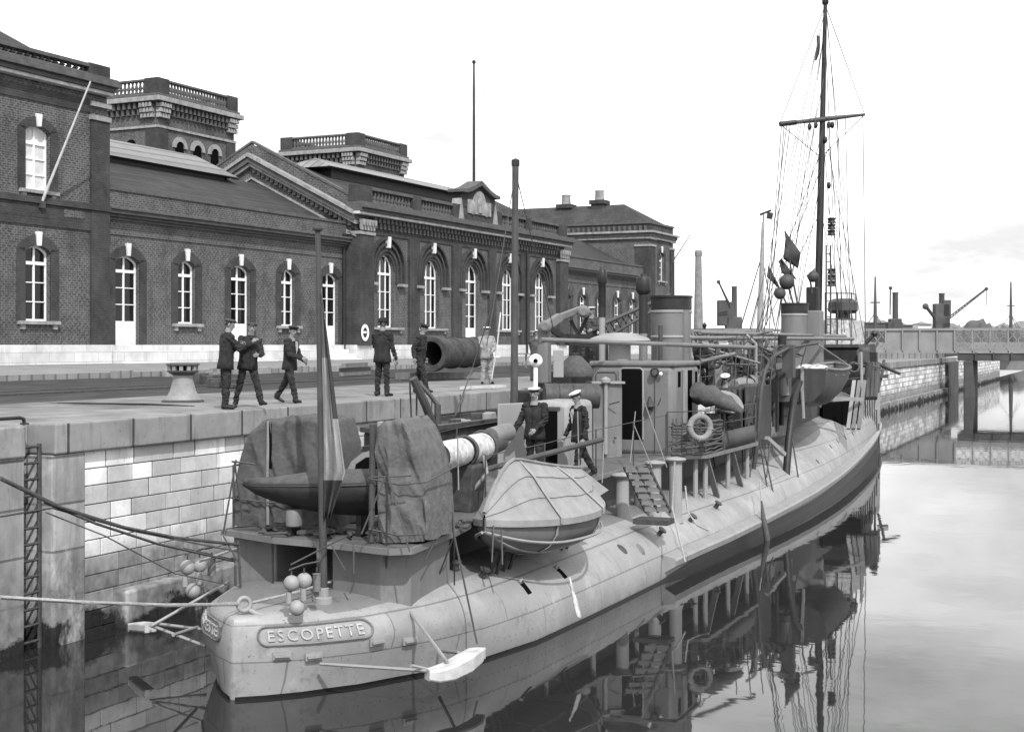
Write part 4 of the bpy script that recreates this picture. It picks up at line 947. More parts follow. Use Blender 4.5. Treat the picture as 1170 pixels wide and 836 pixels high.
# small funnel boat deck behind (coamings, boxes, ventilators amidships)
m = MB(); m.box(-11.7, -9.6, 37.3, 41.2, 1.3, 2.45); part(m, 'boiler_casing', M_GREYD, bevel=.1, smooth=50)
m = MB(); m.box(-11.5, -9.7, 43, 52, 1.6, 2.9); part(m, 'boiler_casing', M_GREYD, bevel=.1, smooth=50)
for px, py, D, r in ((838, 418, 40, .15), (862, 414, 42, .13), (884, 416, 44, .14)):
    p = P(px, py, D); m = MB(); z0 = 1.5
    m.lathe([(r*.55, z0), (r*.5, p.z-.25)], (p.x, p.y, 0), n=12); m.tube([(p.x, p.y, p.z-.3), (p.x, p.y, p.z), (p.x+.08, p.y-.18, p.z+.15), (p.x+.15, p.y-.42, p.z+.17)], [r*.55, r*.7, r*.95, r*1.1], 12, cap=False); part(m, 'cowl_ventilator', M_GREY, smooth=40)
# aft pole mast with stays
p = P(587, 470, 29.2); zt = CAMZ+(HY-183)*29.2/F; t_ = P(589, 183, 29.3)
m = MB(); m.tube([(p.x, p.y, 1.9), t_], [.085, .07], 10); pm = part(m, 'pole_mast', M_GREYD, smooth=40)
m = MB(); m.lathe([(.09, -.12), (.09, 0), (0, .04)], t_, n=8); m.build('mast_cap', M_STEELD, pm, smooth=40)
for a in (P(572, 262, 28.9), P(560, 330, 28.4)): pass
for q in (P(556, 395, 28), P(637, 395, 31.5)):
    m = MB(); m.tube([t_+Vector((0, 0, -.25)), q], .011, 4); m.build('stay', M_WIRE, pm)
# foremast, raked, with signal yard
mb_, mt_ = P(932, 400, 54.4), P(943, 6, 55.4); mb_.z = 2.4
m = MB(); m.tube([mb_, mb_.lerp(mt_, .55), mt_], [.16, .135, .075], 12); fm = part(m, 'foremast', M_STEELD, smooth=40)
m = MB(); m.lathe([(.08, 0), (.13, .06), (.13, .2), (.05, .25)], mt_, n=10); m.build('mast_truck', M_STEELD, fm, smooth=40)
ya, yb = P(891, 142, 54.6), P(988, 131, 55.4)
m = MB(); m.tube([ya, ya.lerp(yb, .5), yb], [.055, .10, .055], 8); yd = m.build('signal_yard', M_GREYD, fm, smooth=40)
m = MB(); m.tube([ya, ya.lerp(yb, .19)], .1, 8); m.build('yard_sheath', M_STEELD, yd, smooth=40)
m = MB()
yc = P(938, 180, 55.0)
rig = [(mt_, ya), (mt_, yb), (yc, ya), (yc, yb)]
for k, px in enumerate((893, 896, 899, 903)): rig.append((ya.lerp(yb, (px-891)/97.0), P(876-k*3+(k % 2)*6, 372+k*3, 50.5)))
for a, b in (((920, 137), (888, 380)), ((926, 137), (898, 384)), ((931, 138), (907, 386)), ((957, 134), (962, 392)), ((966, 133), (972, 396)), ((986, 131), (989, 398))): rig.append((P(a[0], a[1], 55), P(b[0], b[1], 54.5)))
for a, b in (((941, 18), (866, 380)), ((942, 15), (857, 384)), ((944, 15), (977, 352)), ((945, 18), (969, 320)), ((940, 150), (958, 360)), ((938, 240), (962, 366)), ((940, 190), (906, 386)), ((941, 90), (884, 386)), ((941, 40), (934, 92))): rig.append((P(a[0], a[1], 55), P(b[0], b[1], 52 if b[0] < 930 else 56)))
rr2 = random.Random(8)
for i in range(12): rig.append((P(rr2.uniform(936, 948), rr2.choice((60, 100, 145, 170, 235)), 55), P(rr2.choice((rr2.uniform(858, 910), rr2.uniform(955, 992))), rr2.uniform(375, 395), 54)))
for a, b in rig: m = MB(); m.tube([a, b], .0155, 4); m.build('stay', M_WIRE, fm)
for px, py in ((925, 145), (932, 143), (947, 143), (951, 143), (943, 160), (947, 212)):
    m = MB(); m.ball(P(px, py, 54.9), .09, 8, (1, 1, 1.6)); m.build('rigging_block', M_STEELD, fm, smooth=60)
for py in (252, 259, 266, 310, 317, 324):
    m = MB(); m.lathe([(.0, -.12), (.17, -.1), (.13, 0), (.17, .1), (0, .12)], P(950, py, 54.7), n=10); m.build('signal_lantern', M_STEELD, fm, smooth=40)
m = MB()
for q in (0, 1): m.tube([P(944+5*q, 386, 54.2), P(944+5*q, 280, 54.2)], .035, 6)
for i in range(11): m.tube([P(944, 380-9*i, 54.2), P(949, 380-9*i, 54.2)], .02, 5)
m.build('mast_ladder', M_GREYD, fm)
m = MB(); m.beam(P(929, 378, 54.0), P(929, 328, 54.0), .5, .45); m.build('lookout_barrel', M_STEELD, fm, bevel=.05)
m = MB(); m.box(-11.2, -9.9, 54.2, 56.0, 3.9, 4.0); m.build('mast_platform', M_GREYD, fm)
# bridge: white canvas dodger and rails, conning tower beneath
m = MB(); m.box(-11.3, -9.5, 57.0, 59.4, 2.5, 4.55); part(m, 'conning_tower', M_STEELD, bevel=.2, smooth=50)
m = MB(); m.box(-11.65, -9.6, 56.9, 59.6, 4.5, 4.62); br_ = part(m, 'bridge_deck', M_GREYD)
a, b = P(943, 392, 57.5), P(973, 392, 57.5)
m = MB(); rr_ = []
for x, y in ((a.x-.4, a.y+1.6), (a.x, a.y), ((a.x+b.x)/2, (a.y+b.y)/2-.12), (b.x, b.y), (b.x+.2, b.y+1.8)): rr_.append([Vector((x, y, 4.64)), Vector((x, y, 5.1)), Vector((x, y, 5.62))])
m.grid(rr_); m.build('canvas_dodger', M_CANVW, br_, solid=.03)
m = MB()
for x, y in ((a.x, a.y), (b.x, b.y), (b.x-.1, b.y+1.6), ((a.x+b.x)/2, a.y)): m.tube([(x, y, 4.6), (x, y, 6.75)], .03, 6)
m.tube([(a.x, a.y, 6.72), (b.x, b.y, 6.72), (b.x-.1, b.y+1.6, 6.72)], .022, 5); m.tube([(a.x, a.y, 5.66), (b.x, b.y, 5.66), (b.x-.1, b.y+1.6, 5.66)], .03, 5); m.build('bridge_rail', M_GREYD, br_, smooth=40)
p = P(963, 358, 57.9); m = MB(); m.lathe([(.3, 4.7), (.3, p.z), (.5, p.z), (.62, p.z+.12), (.6, p.z+.45), (.4, p.z+.6), (0, p.z+.62)], (p.x, p.y, 0), n=16); m.build('searchlight', M_GREYD, br_, smooth=35)
# forecastle: gun, breakwater, rails, anchors davit
p = P(985, 408, 61); m = MB(); m.lathe([(.5, 2.6), (.45, 3.2), (.3, 3.6), (.3, 3.9)], (p.x, p.y, 0), n=16); gm = part(m, 'forward_gun_mount', M_GREYD, smooth=40)
m = MB(); m.tube([P(978, 404, 60.6), P(1028, 427, 58.5)], [.11, .06], 10); m.build('gun_barrel', M_GREYD, gm, smooth=40)
m = MB(); m.tube([P(981, 402, 60), P(999, 381, 60)], .08, 8); m.ball(P(999, 381, 60), .15, 8); m.build('gun_sight_arm', M_STEELD, gm, smooth=40)
m = MB(); m.beam(P(983, 410, 60.4), P(999, 408, 61.5), .1, 1.2); m.build('gun_shield', M_GREYD, gm, bevel=.02)
for px, py in ((997, 407), (982, 401)):
    m = MB(); m.ball(P(px, py, 60), .1, 8); m.build('brass_fitting', M_PAINTW, gm, smooth=60)
for i in range(12):
    px = 976+i*2.6; p = P(px, 470-i*2.2, 52+i*.8); m = MB(); zz = hull_z(p.x, p.y)
    m.tube([(p.x, p.y, zz-.05), (p.x-.03, p.y+.05, zz+1.0)], .03, 6); part(m, 'stanchion', M_GREYD)
m = MB(); m.prism([(-9.6, 47.4), (-8.95, 47.4), (-8.95, 47.5), (-9.6, 47.5)], lambda x, y: Vector((x, y, 1.95)), lambda x, y: Vector((x, y, 3.1))); 
# beam, and a black block painting in the shaded opening below the boat
a, b = P(938, 455, 45.5), P(986, 456, 47.5)
m = MB(); m.beam(a, b, .1, .12); sb = part(m, 'screen_beam', M_GREYL)
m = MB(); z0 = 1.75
a2, b2 = P(940, 462, 49.0), P(984, 462, 51.0); m.prism([(a2.x, a2.y), (b2.x, b2.y), (b2.x-.6, b2.y+1.2), (a2.x-.6, a2.y+1.2)], lambda x, y: Vector((x, y, z0)), lambda x, y: Vector((x, y, a2.z))); part(m, 'passage_shade', M_BLACK)
m = MB(); m.add([P(928, 455, 45.3), P(942, 452, 45.2), P(938, 466, 45.1)], [(0, 1, 2)]); part(m, 'white_cloth', M_CANVW, solid=.02)
for px in (975, 981, 987):
    m = MB(); m.beam(P(px-6, 490, 46.9), P(px+1, 435, 48.4), .12, .08); part(m, 'screen_strut', M_GREYL if px == 975 else M_GREY)
for px in (992, 997, 1001): 
    m = MB(); m.tube([P(px-1, 455, 53), P(px+1, 415, 55)], .09, 6); part(m, 'forecastle_gear', M_GREYD)
m = MB(); a = P(985, 478, 48.6); m.tube([a, P(984, 402, 48.8)], .05, 6); part(m, 'boat_pole', M_GREYL)
# anchor gallows at the bow
m = MB(); m.tube([P(1003, 447, 60), P(1009, 422, 60.5), P(1010, 412, 61)], .07, 6); m.beam(P(1003, 430, 60), P(1014, 430, 60.4), .08, .14); part(m, 'anchor_davit', M_GREYD)
# canvas covered sponson gun, screens, boxes amidships
p = P(812, 470, 33.6)
m = MB(); m.lathe([(.34, 2.1), (.28, 2.5), (.24, 2.95)], (p.x, p.y, 0), n=14); sg_ = part(m, 'sponson_gun', M_GREYD, smooth=40)
m = MB(); gp = [P(790, 452, 33.4), P(797, 449, 33.3), P(804, 450, 33.2), P(812, 452, 33.1), P(820, 456, 33.0), P(828, 460, 32.9), P(838, 464, 32.8), P(850, 469, 32.7)]; m.tube(gp, [.14, .27, .22, .26, .15, .18, .10, .05], 16)
m.v = [tuple(Vector(v)+Vector((1, .6, .8))*.10*mnoise.noise(Vector(v)*3.2)) for v in m.v]; m.build('gun_cover', M_CANV, sg_, smooth=70)
m = MB(); m.grid([[P(808, 446, 33.6), P(830, 444, 33.9), P(845, 452, 34.0)], [P(812, 456, 33.2), P(832, 458, 33.4), P(850, 462, 33.6)], [P(820, 470, 33), P(838, 474, 33.1), P(852, 468, 33.3)]]); m.build('gun_canvas', M_CANVL, sg_, solid=.02, sub=2, smooth=60)
def rail(pts, h, mids, name='guard_rail', mt=None, rr=.018, par=ship, posts=True):
    m = MB(); pts = [Vector(q) for q in pts]
    if posts:
        for q in pts: m.tube([q, q+Vector((0, 0, h))], rr*1.2, 6)
    for k in mids: m.tube([q+Vector((0, 0, h*k)) for q in pts], rr*.7, 5)
    return m.build(name, mt or M_GREYD, par, smooth=50)
ed = [(-8.64, 30.9), (-8.6, 32.4), (-8.58, 34), (-8.58, 35.4), (-9.2, 37.2)]
rail([(x, y, zplat(y)) for x, y in [(-9.32, 30.2)]+ed], 1.0, (.33, .66, 1.0))
rail([(-9.28, 20.3, 1.9), (-9.36, 23, 1.92), (-9.45, 25.9, 2.0), (-9.38, 28, 2.05), (-9.32, 30.1, 2.1)], .95, (.98,), rr=.012)
rail([(-12.2, 17.6, 1.85), (-12.1, 20.2, 1.87), (-12.05, 22.5, 1.9), (-12.05, 25.0, 2.0), (-12.05, 28, 2.05)], .95, (.5, 1.0), rr=.014)
# rope netting basket on the sponson rail
m = MB(); rnd = random.Random(3)
nA, nB = Vector((-9.22, 30.22, 0)), Vector((-8.62, 30.86, 0)); nS = Vector((-8.6, 32.2, 0))
for i in range(10):
    z = 2.14+i*.075; m.tube([nA.lerp(nB, k/6)+Vector((rnd.uniform(-.02, .02), 0, z+rnd.uniform(-.03, .03))) for k in range(7)]+[nB.lerp(nS, k/4)+Vector((0, 0, z+rnd.uniform(-.03, .03))) for k in range(1, 5)], rnd.uniform(.02, .036), 5)
for i in range(8):
    q = nA.lerp(nB, i/7); m.tube([q+Vector((.01, -.02, 2.14)), q+Vector((.01+rnd.uniform(-.03, .03), -.02, 2.95))], .012, 4)
part(m, 'rope_basket', M_ROPED, smooth=50)
# canvas weather cloths on the sponson rail
m = MB(); r_ = []
for x, y in ((-8.62, 32.2), (-8.57, 33.4), (-8.57, 34.6), (-8.6, 35.5), (-9.0, 36.6)): r_.append([Vector((x, y, 2.12)), Vector((x+.02, y, 2.32)), Vector((x+.0, y, 2.56))])
m.grid(r_); part(m, 'weather_cloth', M_GREYD, solid=.02, smooth=60)
a, b = P(852, 470, 37.2), P(880, 466, 39); m = MB(); m.beam((a.x, a.y, 2.75), (b.x, b.y, 2.75), .08, 1.5); part(m, 'blast_screen', M_GREYD, bevel=.02)
a, b = P(874, 460, 41.5), P(902, 455, 43)
m = MB(); m.beam((a.x, a.y, 3.0), (b.x, b.y, 3.0), .2, .65); part(m, 'mess_table', M_CANVL, bevel=.03)
m = MB(); m.beam((a.x, a.y-.1, 2.15), (b.x, b.y-.1, 2.15), .3, .6); part(m, 'stowage_box', M_CANVL, bevel=.04)
rnd = random.Random(11)
for i in range(9):
    px = rnd.uniform(832, 866); py = rnd.uniform(436, 460); p = P(px, py, rnd.uniform(37.5, 41)); m = MB()
    m.box(p.x-.3, p.x+.3, p.y-.35, p.y+.35, 2.0, p.z); part(m, 'deck_locker', [M_CANV, M_GREYD, M_STEELD][i % 3], bevel=.06, smooth=50)
for px0, px1, py in ((838, 900, 442), (835, 870, 448)):
    a, b = P(px0, py, 38.5), P(px1, py-4, 41.5); m = MB(); m.tube([a, a.lerp(b, .3)+Vector((0, 0, .06)), a.lerp(b, .6), b], [.2, .26, .24, .16], 10); part(m, 'rolled_awning', M_CANVL, smooth=60)
# boat davits
def davit(pts, r, mt=None):
    m = MB(); m.tube(pts, r, 8); return part(m, 'boat_davit', mt or M_GREYD, smooth=50)
davit([P(858, 558, 37.3), P(866, 500, 37.3), P(869, 450, 37.4), P(874, 424, 37.6), P(884, 407, 38), P(900, 398, 38.6), P(921, 394, 39.4), P(934, 392, 40)], [.062, .062, .06, .056, .05, .045, .04, .04])
davit([P(896, 575, 38.4), P(901, 505, 38.8), P(907, 455, 39.6), P(915, 436, 40.2)], [.10, .11, .10, .07], M_STEELD)
m = MB(); a = P(876, 500, 37.6); m.beam(a, P(896, 519, 38.2), .12, .1); part(m, 'davit_stay', M_GREYL)
for a, b in (((905, 500), (912, 545)), ((868, 505), (877, 560)), ((872, 510), (884, 566)), ((815, 520), (822, 572)), ((838, 512), (836, 560)), ((848, 505), (850, 556)), ((862, 500), (856, 552)), ((845, 560), (858, 572)), ((880, 505), (876, 545))):
    m = MB(); m.tube([P(a[0], a[1], 36.6), P(b[0], b[1], 36.0)], .02, 5); part(m, 'shroud', M_WIRE)
# port winch, canvas bag, post lamp and swinging arm on the far side
m = MB(); m.box(-12.9, -11.7, 29.8, 31.4, 2.0, 3.55); part(m, 'winch_base', M_STEELD, bevel=.05)
for i in range(3):
    m = MB(); p = P(622+i*16, 442, 31); m.cyl((p.x, p.y, p.z-.2), (p.x+.5, p.y+.3, p.z-.2), .28, 12); part(m, 'winch_drum', M_IRON, smooth=40)
a = P(632, 432, 31.4); b = P(643, 432, 31.4)
m = MB(); m.beam((a.x, a.y, 4.18), (b.x+.02, b.y, 4.18), .3, .62); part(m, 'ready_locker', M_GREYL, bevel=.02)
m = MB(); p = P(657, 430, 31.8); m.lathe([(.36, 0), (.38, .08), (.30, .25), (.16, .42), (.09, .48), (.12, .52), (0, .53)], (p.x, p.y, p.z), n=14, sx=1.2); part(m, 'canvas_bag', M_CANV, smooth=60)
m = MB(); p = P(612, 412, 31); m.tube([(p.x, p.y, 2.0), (p.x, p.y, p.z-.1)], .05, 8); pl_ = part(m, 'post_lamp', M_PAINTW, smooth=40)
m = MB(); m.ball(p, .16, 16, (1, .8, .95)); m.build('lamp_head', M_PAINTW, pl_, smooth=60)
m = MB(); m.lathe([(0, .15), (.05, .145)], p, axis=_c-p, n=12); m.build('lamp_lens', M_BLACK, pl_)
# torpedo tube wrapped in white canvas
a, b, c = P(500, 522, 21.6), P(552, 510, 23.6), P(569, 503, 24.3)
m = MB(); m.tube([a, b, c], .20, 20); tt = part(m, 'torpedo_tube', M_GREYD, smooth=40)
m = MB(); m.tube([a.lerp(b, .0), a.lerp(b, .3), a.lerp(b, .5)], [.215, .23, .22], 20, cap=False); m.build('canvas_wrap', M_CANVW, tt, smooth=60)
m = MB(); m.tube([a.lerp(b, .62), a.lerp(b, .8), a.lerp(b, .97)], [.22, .24, .235], 20, cap=False); m.build('canvas_wrap', M_CANVW, tt, smooth=60)
d = (b-a).normalized()
m = MB(); m.torus(b, .245, .04, d, 28, 8); m.torus(a.lerp(b, .56), .23, .03, d, 28, 8); m.build_each('tube_flange', M_IRON, tt, smooth=50)
m = MB(); m.cyl(b+Vector((.0, .3, .14)), c+Vector((.1, .2, .14)), .16, 16); m.build('air_flask', M_GREY, tt, smooth=40)
m = MB(); q = a.lerp(b, .6); m.beam((q.x-.05, q.y, 1.9), (q.x+.02, q.y, q.z-.2), .5, .5); m.build('tube_pedestal', M_IRON, tt, bevel=.04)
m = MB(); q = a.lerp(b, .75); m.tube([q+Vector((.3, -.2, -.1)), q+Vector((.42, -.35, -.35)), q+Vector((.25, -.45, -.6)), q+Vector((.1, -.4, -.68))], .035, 8); m.build('training_lever', M_GREYL, tt, smooth=50)
m = MB(); m.tube([P(533, 542, 22.6), P(688, 502, 25.6)], .05, 8); part(m, 'boat_boom', M_GREYD, smooth=40)
# crowded gear amidships: coils, pipes, drums, blocks and lines
rnd = random.Random(42)
for i in range(125):
    px = rnd.uniform(815, 905) if i < 105 else rnd.uniform(968, 1000); py = rnd.uniform(392, 442); D = rnd.uniform(38.5, 47.5) if i < 105 else rnd.uniform(54, 60); p = P(px, py, D); mt = rnd.choice((M_STEELD, M_GREYD, M_GREYD, M_GREY, M_CANV, M_STEELD, M_CANVL)); m = MB(); k = i % 5; s_ = rnd.uniform(.12, .3)
    if k == 0: m.torus(p, s_, .05, (rnd.uniform(-1, 1), -1, .5), 16, 6); nm = 'rope_coil'; mt = M_ROPED
    elif k == 1: m.cyl(p+Vector((0, 0, -s_*1.6)), p+Vector((rnd.uniform(-.1, .1), 0, s_)), s_*.5, 10); nm = 'deck_drum'
    elif k == 2: m.tube([(p.x, p.y, 2.2), p, p+Vector((rnd.uniform(-.4, .4), rnd.uniform(-.3, .3), .25))], .05, 6); nm = 'deck_pipe'
    elif k == 3: m.tube([p+Vector((rnd.uniform(-.9, -.2), 0, rnd.uniform(-.4, .4))), p+Vector((rnd.uniform(.2, .9), .4, rnd.uniform(-.3, .5)))], .035, 6); nm = 'deck_spar'
    else: m.box(p.x-s_, p.x+s_, p.y-s_, p.y+s_, p.z-.9, p.z); nm = 'deck_chest'
    part(m, nm, mt, smooth=40)
rail([P(800, 452, 34.5), P(830, 446, 37), P(858, 440, 40), P(890, 432, 43.5)], .9, (.5, 1.0), rr=.014)
rail([P(800, 425, 36), P(850, 415, 42), P(890, 408, 47)], .8, (.5, 1.0), rr=.016)
for a, b in (((820, 386), (812, 470)), ((842, 383), (838, 468)), ((858, 383), (851, 470)), ((872, 384), (866, 455)), ((886, 384), (880, 440))):
    m = MB(); m.tube([P(a[0], a[1], 38), P(b[0], b[1], 37)], .014, 4); part(m, 'halyard', M_WIRE)
# rivet rows along the plate laps of the near quarter
m = MB()
for zr_ in (.24, .50, .98):
    y = 15.6
    while y < 26:
        x = hull_x(zr_, y, 1); m.ball((x, y, zr_), .011, 5); y += .16
m.build('rivets', M_GREYL, hull)['kind'] = 'stuff'
for a, b in (((735, 455, 30.6), (762, 534, 29.0)), ((723, 482, 30.2), (745, 534, 28.4)), ((726, 470, 30.2), (720, 528, 28.2)), ((660, 470, 26), (662, 548, 25)), ((523, 500, 21.5), (524, 560, 21)), ((690, 502, 25.7), (688, 552, 25.2))):
    m = MB(); m.tube([P(*a), P(*b)], .012, 5); part(m, 'stay_rod', M_GREY)
# ------------------------------------------------------------------ destroyer stern: canvas hoods, staff, boats and gear around it
rnd = random.Random(5)
def hood(name, a, b, thick, prof, seam=None, mt=M_CANV, amp=.03):
    """canvas cover: outline (k along a->b, z) pushed back by thick, with creases"""
    a = Vector((a[0], a[1], 0)); b = Vector((b[0], b[1], 0)); d = (b-a); w = Vector((-d.y, d.x, 0)).normalized()
    n = 9; rows = []; ph = [rnd.uniform(0, 6.3) for _ in range(6)]
    # resample the outline
    pr = []
    for (k0, z0), (k1, z1) in zip(prof, prof[1:]):
        for i in range(8): pr.append((k0+(k1-k0)*i/8, z0+(z1-z0)*i/8))
    pr.append(prof[-1]); kc = (min(p[0] for p in prof)+max(p[0] for p in prof))/2; zb = prof[0][1]
    sh = [(0, i/22) for i in range(22)]+[(.0, .97), (.03, 1.0), (.12, 1.01), (.24, 1.0), (.36, .995), (.5, 1.0), (.64, 1.01), (.78, 1.0), (.9, 1.0), (.97, 1.0), (1.0, .93), (1.0, .5), (1.0, .0)]
    for t_, s_ in sh:
        row = []
        for i, (k, z) in enumerate(pr):
            kk = kc+(k-kc)*s_; zz = zb+(z-zb)*s_
            sp3 = a+d*kk+w*(thick*t_); n1 = mnoise.noise(Vector((sp3.x*3.4+ph[0], sp3.y*3.4, zz*.9))); n2 = mnoise.noise(Vector((sp3.x*7+zz*2.5, sp3.y*7+ph[1], zz*1.6))); n3 = mnoise.noise(Vector((sp3.x*2, sp3.y*2, zz*4+ph[2])))
            f_ = amp*(2.6*(1-2.2*abs(n1))+1.0*(1-2.4*abs(n2))+.6*n3-1.6)
            p_ = a+d*kk+w*(thick*t_-f_*(1 if t_ < .5 else -.4)); row.append(Vector((p_.x, p_.y, zz+(f_*.4 if s_ > .9 else 0))))
        rows.append(row)
    m = MB(); m.grid(rows); return m.build(name, mt, ship, smooth=75)
h1 = hood('canvas_gun_hood', (-12.32, 17.75), (-10.72, 18.1), 1.3, [(0, 1.86), (-.01, 2.4), (.05, 2.85), (.14, 3.2), (.26, 3.42), (.34, 3.47), (.55, 3.5), (.8, 3.5), (.93, 3.44), (1.0, 3.1), (1.02, 1.86)])
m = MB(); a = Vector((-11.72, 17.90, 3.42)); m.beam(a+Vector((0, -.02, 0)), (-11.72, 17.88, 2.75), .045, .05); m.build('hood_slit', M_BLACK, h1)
m = MB(); m.tube([(-11.76, 17.88, 3.46), (-11.77, 17.86, 2.6), (-11.76, 17.86, 1.9)], .03, 6); m.build('hood_seam', M_CANVL, h1, smooth=60)
h2 = hood('canvas_gun_hood', (-9.5, 17.15), (-8.80, 17.2), 1.05, [(0, 1.86), (-.02, 2.6), (.0, 3.42), (.2, 3.52), (.45, 3.56), (.66, 3.44), (.84, 3.15), (.98, 2.75), (1.05, 2.3), (1.06, 1.9)], mt=M_CANVH, amp=.045)
m = MB(); m.tube([(-9.56, 17.1, 1.86), (-9.54, 17.1, 3.5)], .045, 8); m.build('hood_post', M_GREYD, h2, smooth=40)
for pts_ in ([(-9.56, 17.02, 2.75), (-9.1, 17.04, 2.68), (-8.72, 17.12, 2.72), (-8.7, 18.2, 2.9)], [(-9.56, 17.02, 2.05), (-9.1, 17.05, 1.98), (-8.7, 17.1, 2.02)], [(-12.35, 17.68, 2.3), (-11.7, 17.8, 2.24), (-10.75, 18.0, 2.3)]):
    m = MB(); m.tube(pts_, .012, 5); m.build('lashing', M_ROPED, h2 if pts_[0][0] > -10 else h1)
# sheet lashed over the floor of the platform, heaped netting
for i in range(26):
    x = rnd.uniform(-11.4, -9.1); y = rnd.uniform(17.1, 19.4); pts_ = [Vector((x, y, 1.88))]
    for k in range(5): pts_.append(Vector((min(-8.95, max(-11.6, pts_[-1].x+rnd.uniform(-.35, .35))), max(17.1, pts_[-1].y+rnd.uniform(-.3, .3)), 1.87+rnd.uniform(0, .05))))
    m = MB(); m.tube(pts_, rnd.uniform(.02, .04), 5); m.build('rope_litter', M_ROPED, ship, smooth=60)
# tarpaulined skiff lying across the platform
sk = thing('skiff', 'dark pointed skiff under a tarpaulin lying across the after platform', 'skiff', (-10.7, 17.5, 1.9))
A0, A1 = Vector((-11.62, 17.0, 2.6)), Vector((-9.5, 17.75, 2.68)); ax_ = (A1-A0).normalized(); sd2 = Vector((-ax_.y, ax_.x, 0))
r1, r2 = [], []
for i in range(13):
    k = i/12; w = .40*math.sin(math.pi*min(1, k*.62+.0))**.8; c_ = A0.lerp(A1, k); dp = .48*math.sin(math.pi*min(1, k*.6))**.7+.02
    r1.append([c_+sd2*(-w), c_+sd2*(-w*.85)+Vector((0, 0, -dp*.55)), c_+Vector((0, 0, -dp)), c_+sd2*(w*.85)+Vector((0, 0, -dp*.55)), c_+sd2*w])
    r2.append([c_+sd2*(-w*1.04)+Vector((0, 0, -.04)), c_+sd2*(-w*.6)+Vector((0, 0, .07)), c_+Vector((0, 0, .16*math.sin(math.pi*min(1, k*.7+.02)))), c_+sd2*(w*.6)+Vector((0, 0, .07)), c_+sd2*(w*1.04)+Vector((0, 0, -.04))])
m = MB(); m.grid(r1); m.build('skiff_hull', M_STEELD, sk, smooth=60, solid=.02); m = MB(); m.grid(r2); m.build('tarpaulin', M_CANV, sk, smooth=60, solid=.012)
c_ = A0.lerp(A1, .5); m = MB()
for k in (.3, .75): q = A0.lerp(A1, k); m.box(q.x-.04, q.x+.04, q.y+.0, q.y+.25, 1.84, q.z-.35)
m.build_each('chock', M_STEELD, sk)
# dark arched cockpit screen between the hoods
m = MB(); a = P(396, 528, 20.4); b = P(440, 520, 20.8)
m.prism([(0, -.55), (1, -.55), (1, .02), (.8, .12), (.4, .1), (.12, .0), (0, -.12)], lambda u, z: a.lerp(b, u)+Vector((0, 0, z)), lambda u, z: a.lerp(b, u)+Vector((0, .25, z))); cs_ = part(m, 'arched_screen', M_GREYL)
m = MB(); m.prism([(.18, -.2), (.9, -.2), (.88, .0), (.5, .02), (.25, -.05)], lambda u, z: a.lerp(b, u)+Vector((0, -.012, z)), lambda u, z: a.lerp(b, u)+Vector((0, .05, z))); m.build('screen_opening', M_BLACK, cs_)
m = MB(); p = P(336, 592, 20.2); m.lathe([(.1, -.12), (.12, -.1), (.12, .1), (.1, .13), (0, .14)], p, n=12); part(m, 'deck_bucket', M_GREY, smooth=40)
# flagstaff
fb, ft = P(370, 685, 19.05), P(363, 264, 19.15)
m = MB(); m.tube([fb, ft], [.056, .036], 10); fs_ = part(m, 'flagstaff', M_GREYD, smooth=40)
m = MB(); m.lathe([(.13, -.1), (.12, .03), (.07, .05), (.07, .16), (.05, .17)], fb, n=12); m.build('staff_step', M_GREYL, fs_, smooth=40)
m = MB(); m.lathe([(.035, 0), (.08, .01), (.08, .03), (0, .04)], ft, n=10); m.build('staff_truck', M_STEELD, fs_, smooth=40)
# ensign hanging limp in folds
rows = []
NV = 30
for j in range(NV+1):
    k = j/NV; y = 330+k*(592-330)
    if k < .8: x1 = 367+ (k/.8)**1.0*27
    else: x1 = 394-(k-.8)/.2*17
    x0 = 367.5+2*k; row = []
    for i in range(13):
        u = i/12; x = x0+(x1-x0)*u; row.append(P(x, y-(1-u)*0, 19.05+.09*math.sin(u*13+k*3)*(.2+k)-.03))
    rows.append(row)
ens = MB(); ens.grid(rows); nf = 12; ens.m = []
for j in range(NV):
    for i in range(nf): ens.m.append(0 if (j > 24 or (i >= 8 and 3 < j < 17)) else (1 if (i < 8 and j > 8) or (i >= 8 and j >= 17) else 2))
tag(ens.build('ensign', [M_FLAGD, M_FLAGL, M_FLAGM], smooth=60, solid=.006), 'limp striped ensign hanging from the stern flagstaff', 'flag')
# clusters of ball fenders
def cluster(px, py, D, label, s=1.0):
    t = thing('ball_signal', label, 'signal floats', P(px, py-20, D), 'hanging clusters of ball signals at the stern')
    for dx, dy, k in ((-5, 3, 0), (9.5, 0, 1), (1.5, 31, 0)):
        m = MB(); c = P(px+dx*s, py+dy*s, D-.25*k*0+.1*k); m.ball(c, 9.2*D/F*s, 20); m.build('ball', M_GREYL, t, smooth=60)
    for dx, dy in ((-8, 19), (8.5, 16)):
        m = MB(); c = P(px+dx*s, py+dy*s, D); h = 6.5*D/F; m.cyl(c+Vector((0, 0, -h)), c+Vector((0, 0, h)), 3.4*D/F, 12); m.build('cylinder', M_GREYL, t, smooth=40)
    m = MB(); c = P(px+24*s, py+2*s, D+.2); h = 10*D/F; m.lathe([(.0, -h), (4.6*D/F, -h), (4.6*D/F, h), (5.4*D/F, h), (0, h+.01)], c, n=12); m.build('lamp_can', M_GREY, t, smooth=30)
    m = MB(); a = P(px-8*s, py-12*s, D); b = P(px+27*s, py-22*s, D+.3); m.tube([a, a.lerp(b, .5)+Vector((0, 0, .02)), b], .012, 6)
    for dx, dy in ((-5, -6), (9.5, -9), (24, -10)): q = P(px+dx*s, py+dy*s, D+.05); m.tube([q, q+Vector((0, 0, .06))], .012, 5)
    m.build('hanging_rod', M_GREYD, t)
